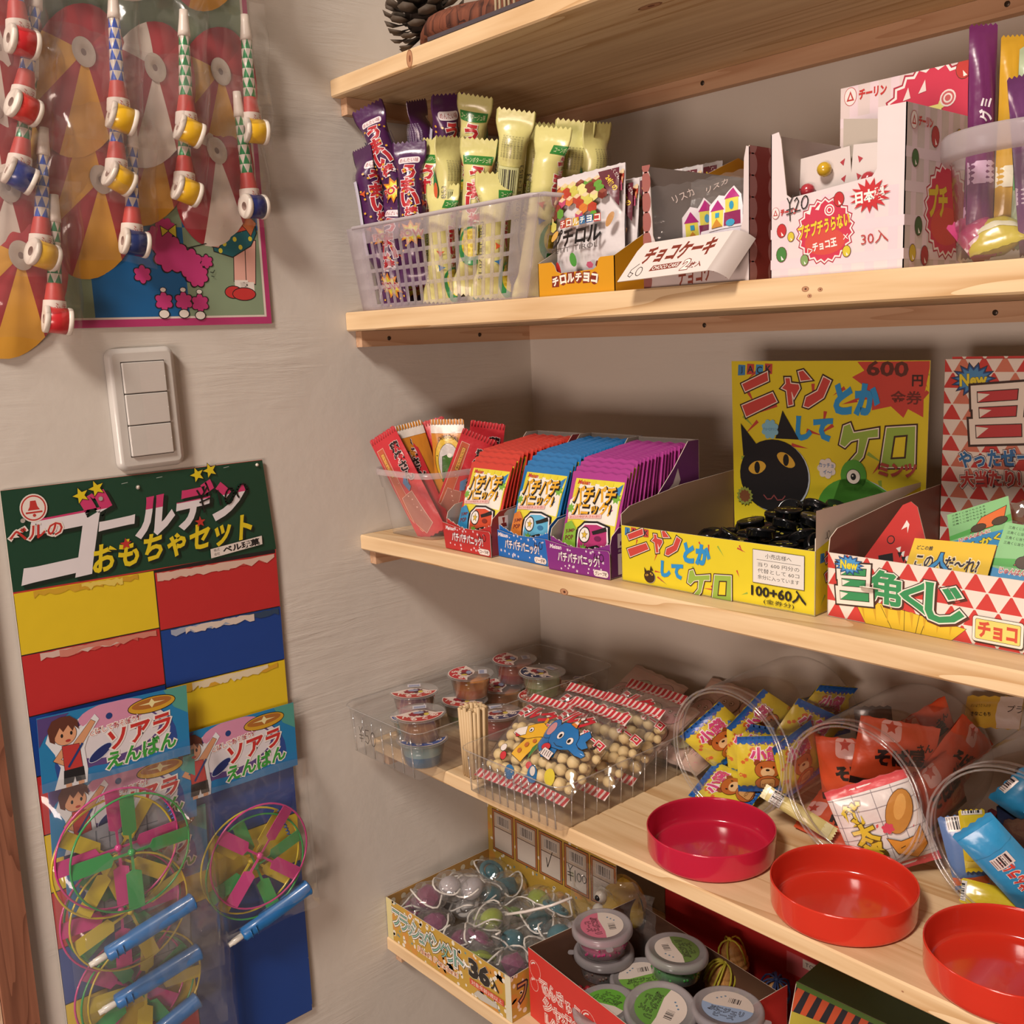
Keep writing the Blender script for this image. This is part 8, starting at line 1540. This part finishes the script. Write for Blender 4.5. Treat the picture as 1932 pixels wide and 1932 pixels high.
def egg(label, x, y, z, col, tilt, n=9):
    t = thing('wooden_egg_whistle', label, 'toy', mw=Matrix.Translation((x, y, z)) @ Matrix.Rotation(tilt[0], 4, 'X') @ Matrix.Rotation(tilt[1], 4, 'Y'), group='wooden egg toys with cords')
    pr_ = []
    for k in range(41):
        a = PI * k / 40; pr_.append((max(0.0, 0.0150 * math.sin(a) * (1 - .12 * math.cos(a)) + (0.00045 if k % 4 < 2 else -0.00045) * (0.3 < a / PI < 0.95)), 0.023 - 0.0225 * math.cos(a) * -1 - 0.0 if False else 0.023 - 0.0225 * math.cos(PI - a)))
    MB().lathe(pr_[::-1], WD, 30).build('egg_body', t)
    rr = random.Random(int(x * 1000)); CM = P(col, 0.6); tip = V((0, 0, 0.046))
    for k in range(n):
        a = 2 * PI * k / n + rr.uniform(-.3, .3); L = rr.uniform(0.020, 0.036)
        q = [tip] + [tip + V((math.cos(a) * (0.0165 * math.sin(min(1.0, s * 1.1) * PI / 2) + 0.001), math.sin(a) * (0.0165 * math.sin(min(1.0, s * 1.1) * PI / 2) + 0.001), 0.004 * math.sin(s * PI) - L * s ** 1.8)) for s in (0.12, 0.3, 0.5, 0.7, 0.85, 1.0)]
        MB().tube(q, 0.0011, CM, 6).build('cord', t)
    MB().ball((0, 0, 0.0465), 0.0030, CM, 8, 6).build('cord_knot', t)
egg('wooden egg toy with yellow cords spilling over it, frontmost', 0.3870, -0.1180, z5 + 0.020, '#b8ae34', (-0.15, 0.25), 14)
egg('wooden egg toy with a yellow cord, standing behind the frontmost', 0.4000, -0.0900, z5 + 0.036, '#b8ae34', (0.1, -0.2), 5)
egg('wooden egg toy wound with dark blue cord, rightmost', 0.4420, -0.0960, z5 + 0.022, '#2c4274', (0.1, 0.3), 12)
egg('wooden egg toy lying low with pale yellow cords, between the other eggs', 0.4180, -0.1120, z5 + 0.006, '#b8b43c', (0.5, 0.3), 12)
# --- yellow bagged toy, red carton, dark striped carton, pink ball -----------------
yt = thing('bagged_yellow_toy', 'crumpled clear bag with a yellow toy, its round black and white eye showing', 'toy', (0.2400, -0.1020, z5 + 0.066)); yt.scale = (1.3, 1.3, 1.3)
MB().surf(lambda u, v: V((math.sin(PI * v) * math.cos(2 * PI * u) * 0.024, math.sin(PI * v) * math.sin(2 * PI * u) * 0.018, -0.026 * math.cos(PI * v))) * (1 + 0.12 * noise.noise(V((5 * u, 4 * v, 1)))), 24, 14, P('#c9a43a', 0.5)).build('yellow_body', yt)
for dx, dz in ((-0.012, 0.010), (-0.016, -0.006)):
    mb = MB(); mb.ball((dx, -0.0175, dz), 0.0062, P('#cfc8bc', 0.3), 14, 9); mb.ball((dx, -0.0222, dz), 0.0030, P('#1a1a1c', 0.3), 10, 7); mb.build('eye', yt)
MB().surf(lambda u, v: V((-0.046 + 0.105 * u, -0.024 + 0.010 * noise.noise(V((6 * u, 5 * v, 2))), -0.045 + 0.085 * v + 0.006 * noise.noise(V((5 * u, 2, v)))) ), 18, 14, BAGC, smooth=False).build('clear_bag', yt)
rc = thing('red_carton', 'plain deep red carton standing behind the wooden eggs under the fourth shelf', 'box', (0.2780, -0.0700, z5))
def rcf(ink):
    ink.poly([(0.17, 0.058), (0.262, 0.060), (0.262, 0.083), (0.17, 0.083)], '#b8585c'); ink.poly(rect(0.19, 0.072, 0.248, 0.082), '#c9bfb4'); ink.text('TOY FACTORY', 0.219, 0.077, 0.0045, '#2c2a30', 0.052, bold=0.0)
    ink.line([(0.195, 0.030), (0.195, 0.037)], 0.0008, '#cfb4b0'); ink.line([(0.199, 0.030), (0.199, 0.037)], 0.0008, '#cfb4b0')
panel(rc, 'front_panel', rect(0, 0, 0.262, 0.135), frame((0, 0, 0), (1, 0, 0), (0, 0, 1)), '#a8201f', '#8a3a34', rcf)
panel(rc, 'side_panel', rect(0, 0, 0.05, 0.135), frame((0.262, 0, 0), (0, 1, 0), (0, 0, 1)), '#a8201f', '#8a3a34'); panel(rc, 'side_panel', rect(0, 0, 0.05, 0.135), frame((0, 0.05, 0), (0, -1, 0), (0, 0, 1)), '#a8201f', '#8a3a34'); panel(rc, 'top_panel', rect(0, 0, 0.262, 0.05), frame((0, 0, 0.135), (1, 0, 0), (0, 1, 0)), '#a8201f', '#8a3a34')
dkc = thing('dark_striped_carton', 'dark carton printed with orange and black stripes at the bottom right corner', 'box', (0.5050, -0.1750, z5), math.radians(2))
def dkf(ink):
    ink.poly(rect(0, 0, 0.26, 0.112), '#191a22')
    r2 = random.Random(2)
    for k in range(9): x = 0.004 + 0.0135 * k; ink.poly([(x, 0.112), (x + 0.008, 0.112), (x - 0.010, 0.060), (x - 0.016, 0.055)], '#b84a24')
    ink.poly([(0, 0.070), (0.07, 0.082), (0.07, 0.090), (0, 0.083)], '#a89c34'); ink.poly(rect(0, 0.107, 0.26, 0.112), '#4a6a24')
    ink.text('GACHA GACHA', 0.120, 0.088, 0.012, '#191a22', 0.110, -3, outs=[(0.10, '#8a8a80')], bold=0.05); ink.text('ボール', 0.100, 0.068, 0.015, '#c24434', 0.060, -3, outs=[(0.10, '#c9c0b0')], bold=0.05)
panel(dkc, 'front_panel', rect(0, 0, 0.26, 0.112), frame((0, 0, 0), (1, 0, 0), (0, 0.35, 1)), '#191a22', '#6a6058', dkf, clip=(0, 0, 0.26, 0.112))
panel(dkc, 'side_panel', [(0, 0), (0.10, 0), (0.10, 0.104), (0.036, 0.104)], frame((0.26, 0, 0), (0, 1, 0), (0, 0, 1)), '#191a22', '#6a6058'); panel(dkc, 'side_panel', [(-0.10, 0), (0, 0), (-0.036, 0.104), (-0.10, 0.104)], frame((0, 0, 0), (0, -1, 0), (0, 0, 1)), '#191a22', '#6a6058')
panel(dkc, 'top_panel', rect(0, 0, 0.26, 0.062), frame((0, 0.038, 0.105), (1, 0, 0), (0, 1, 0)), '#3f5a24', '#6a6058')
cb = thing('capsule_ball', 'translucent dark pink ball at the bottom edge of the photo', 'ball', (0.5650, -0.2280, z5 + 0.060))
m, nt, b = newmat('pink_capsule'); b.inputs['Base Color'].default_value = lin('#a8305c'); b.inputs['Roughness'].default_value = 0.1; b.inputs['Transmission Weight'].default_value = 0.5; b.inputs['Coat Weight'].default_value = 0.4
MB().ball((0, 0, 0), 0.029, m, 36, 22).build('shell', cb); MB().lathe([(0.0292, -0.0012), (0.0297, 0), (0.0292, 0.0012)], m, 40).build('seam', cb)
_mk = MB().lathe([(0.016, -0.062), (0.018, -0.062), (0.0235, -0.0175), (0.022, -0.0172)], P('#8f8478', 0.6), 24).build('paper_cup_stand', cb)
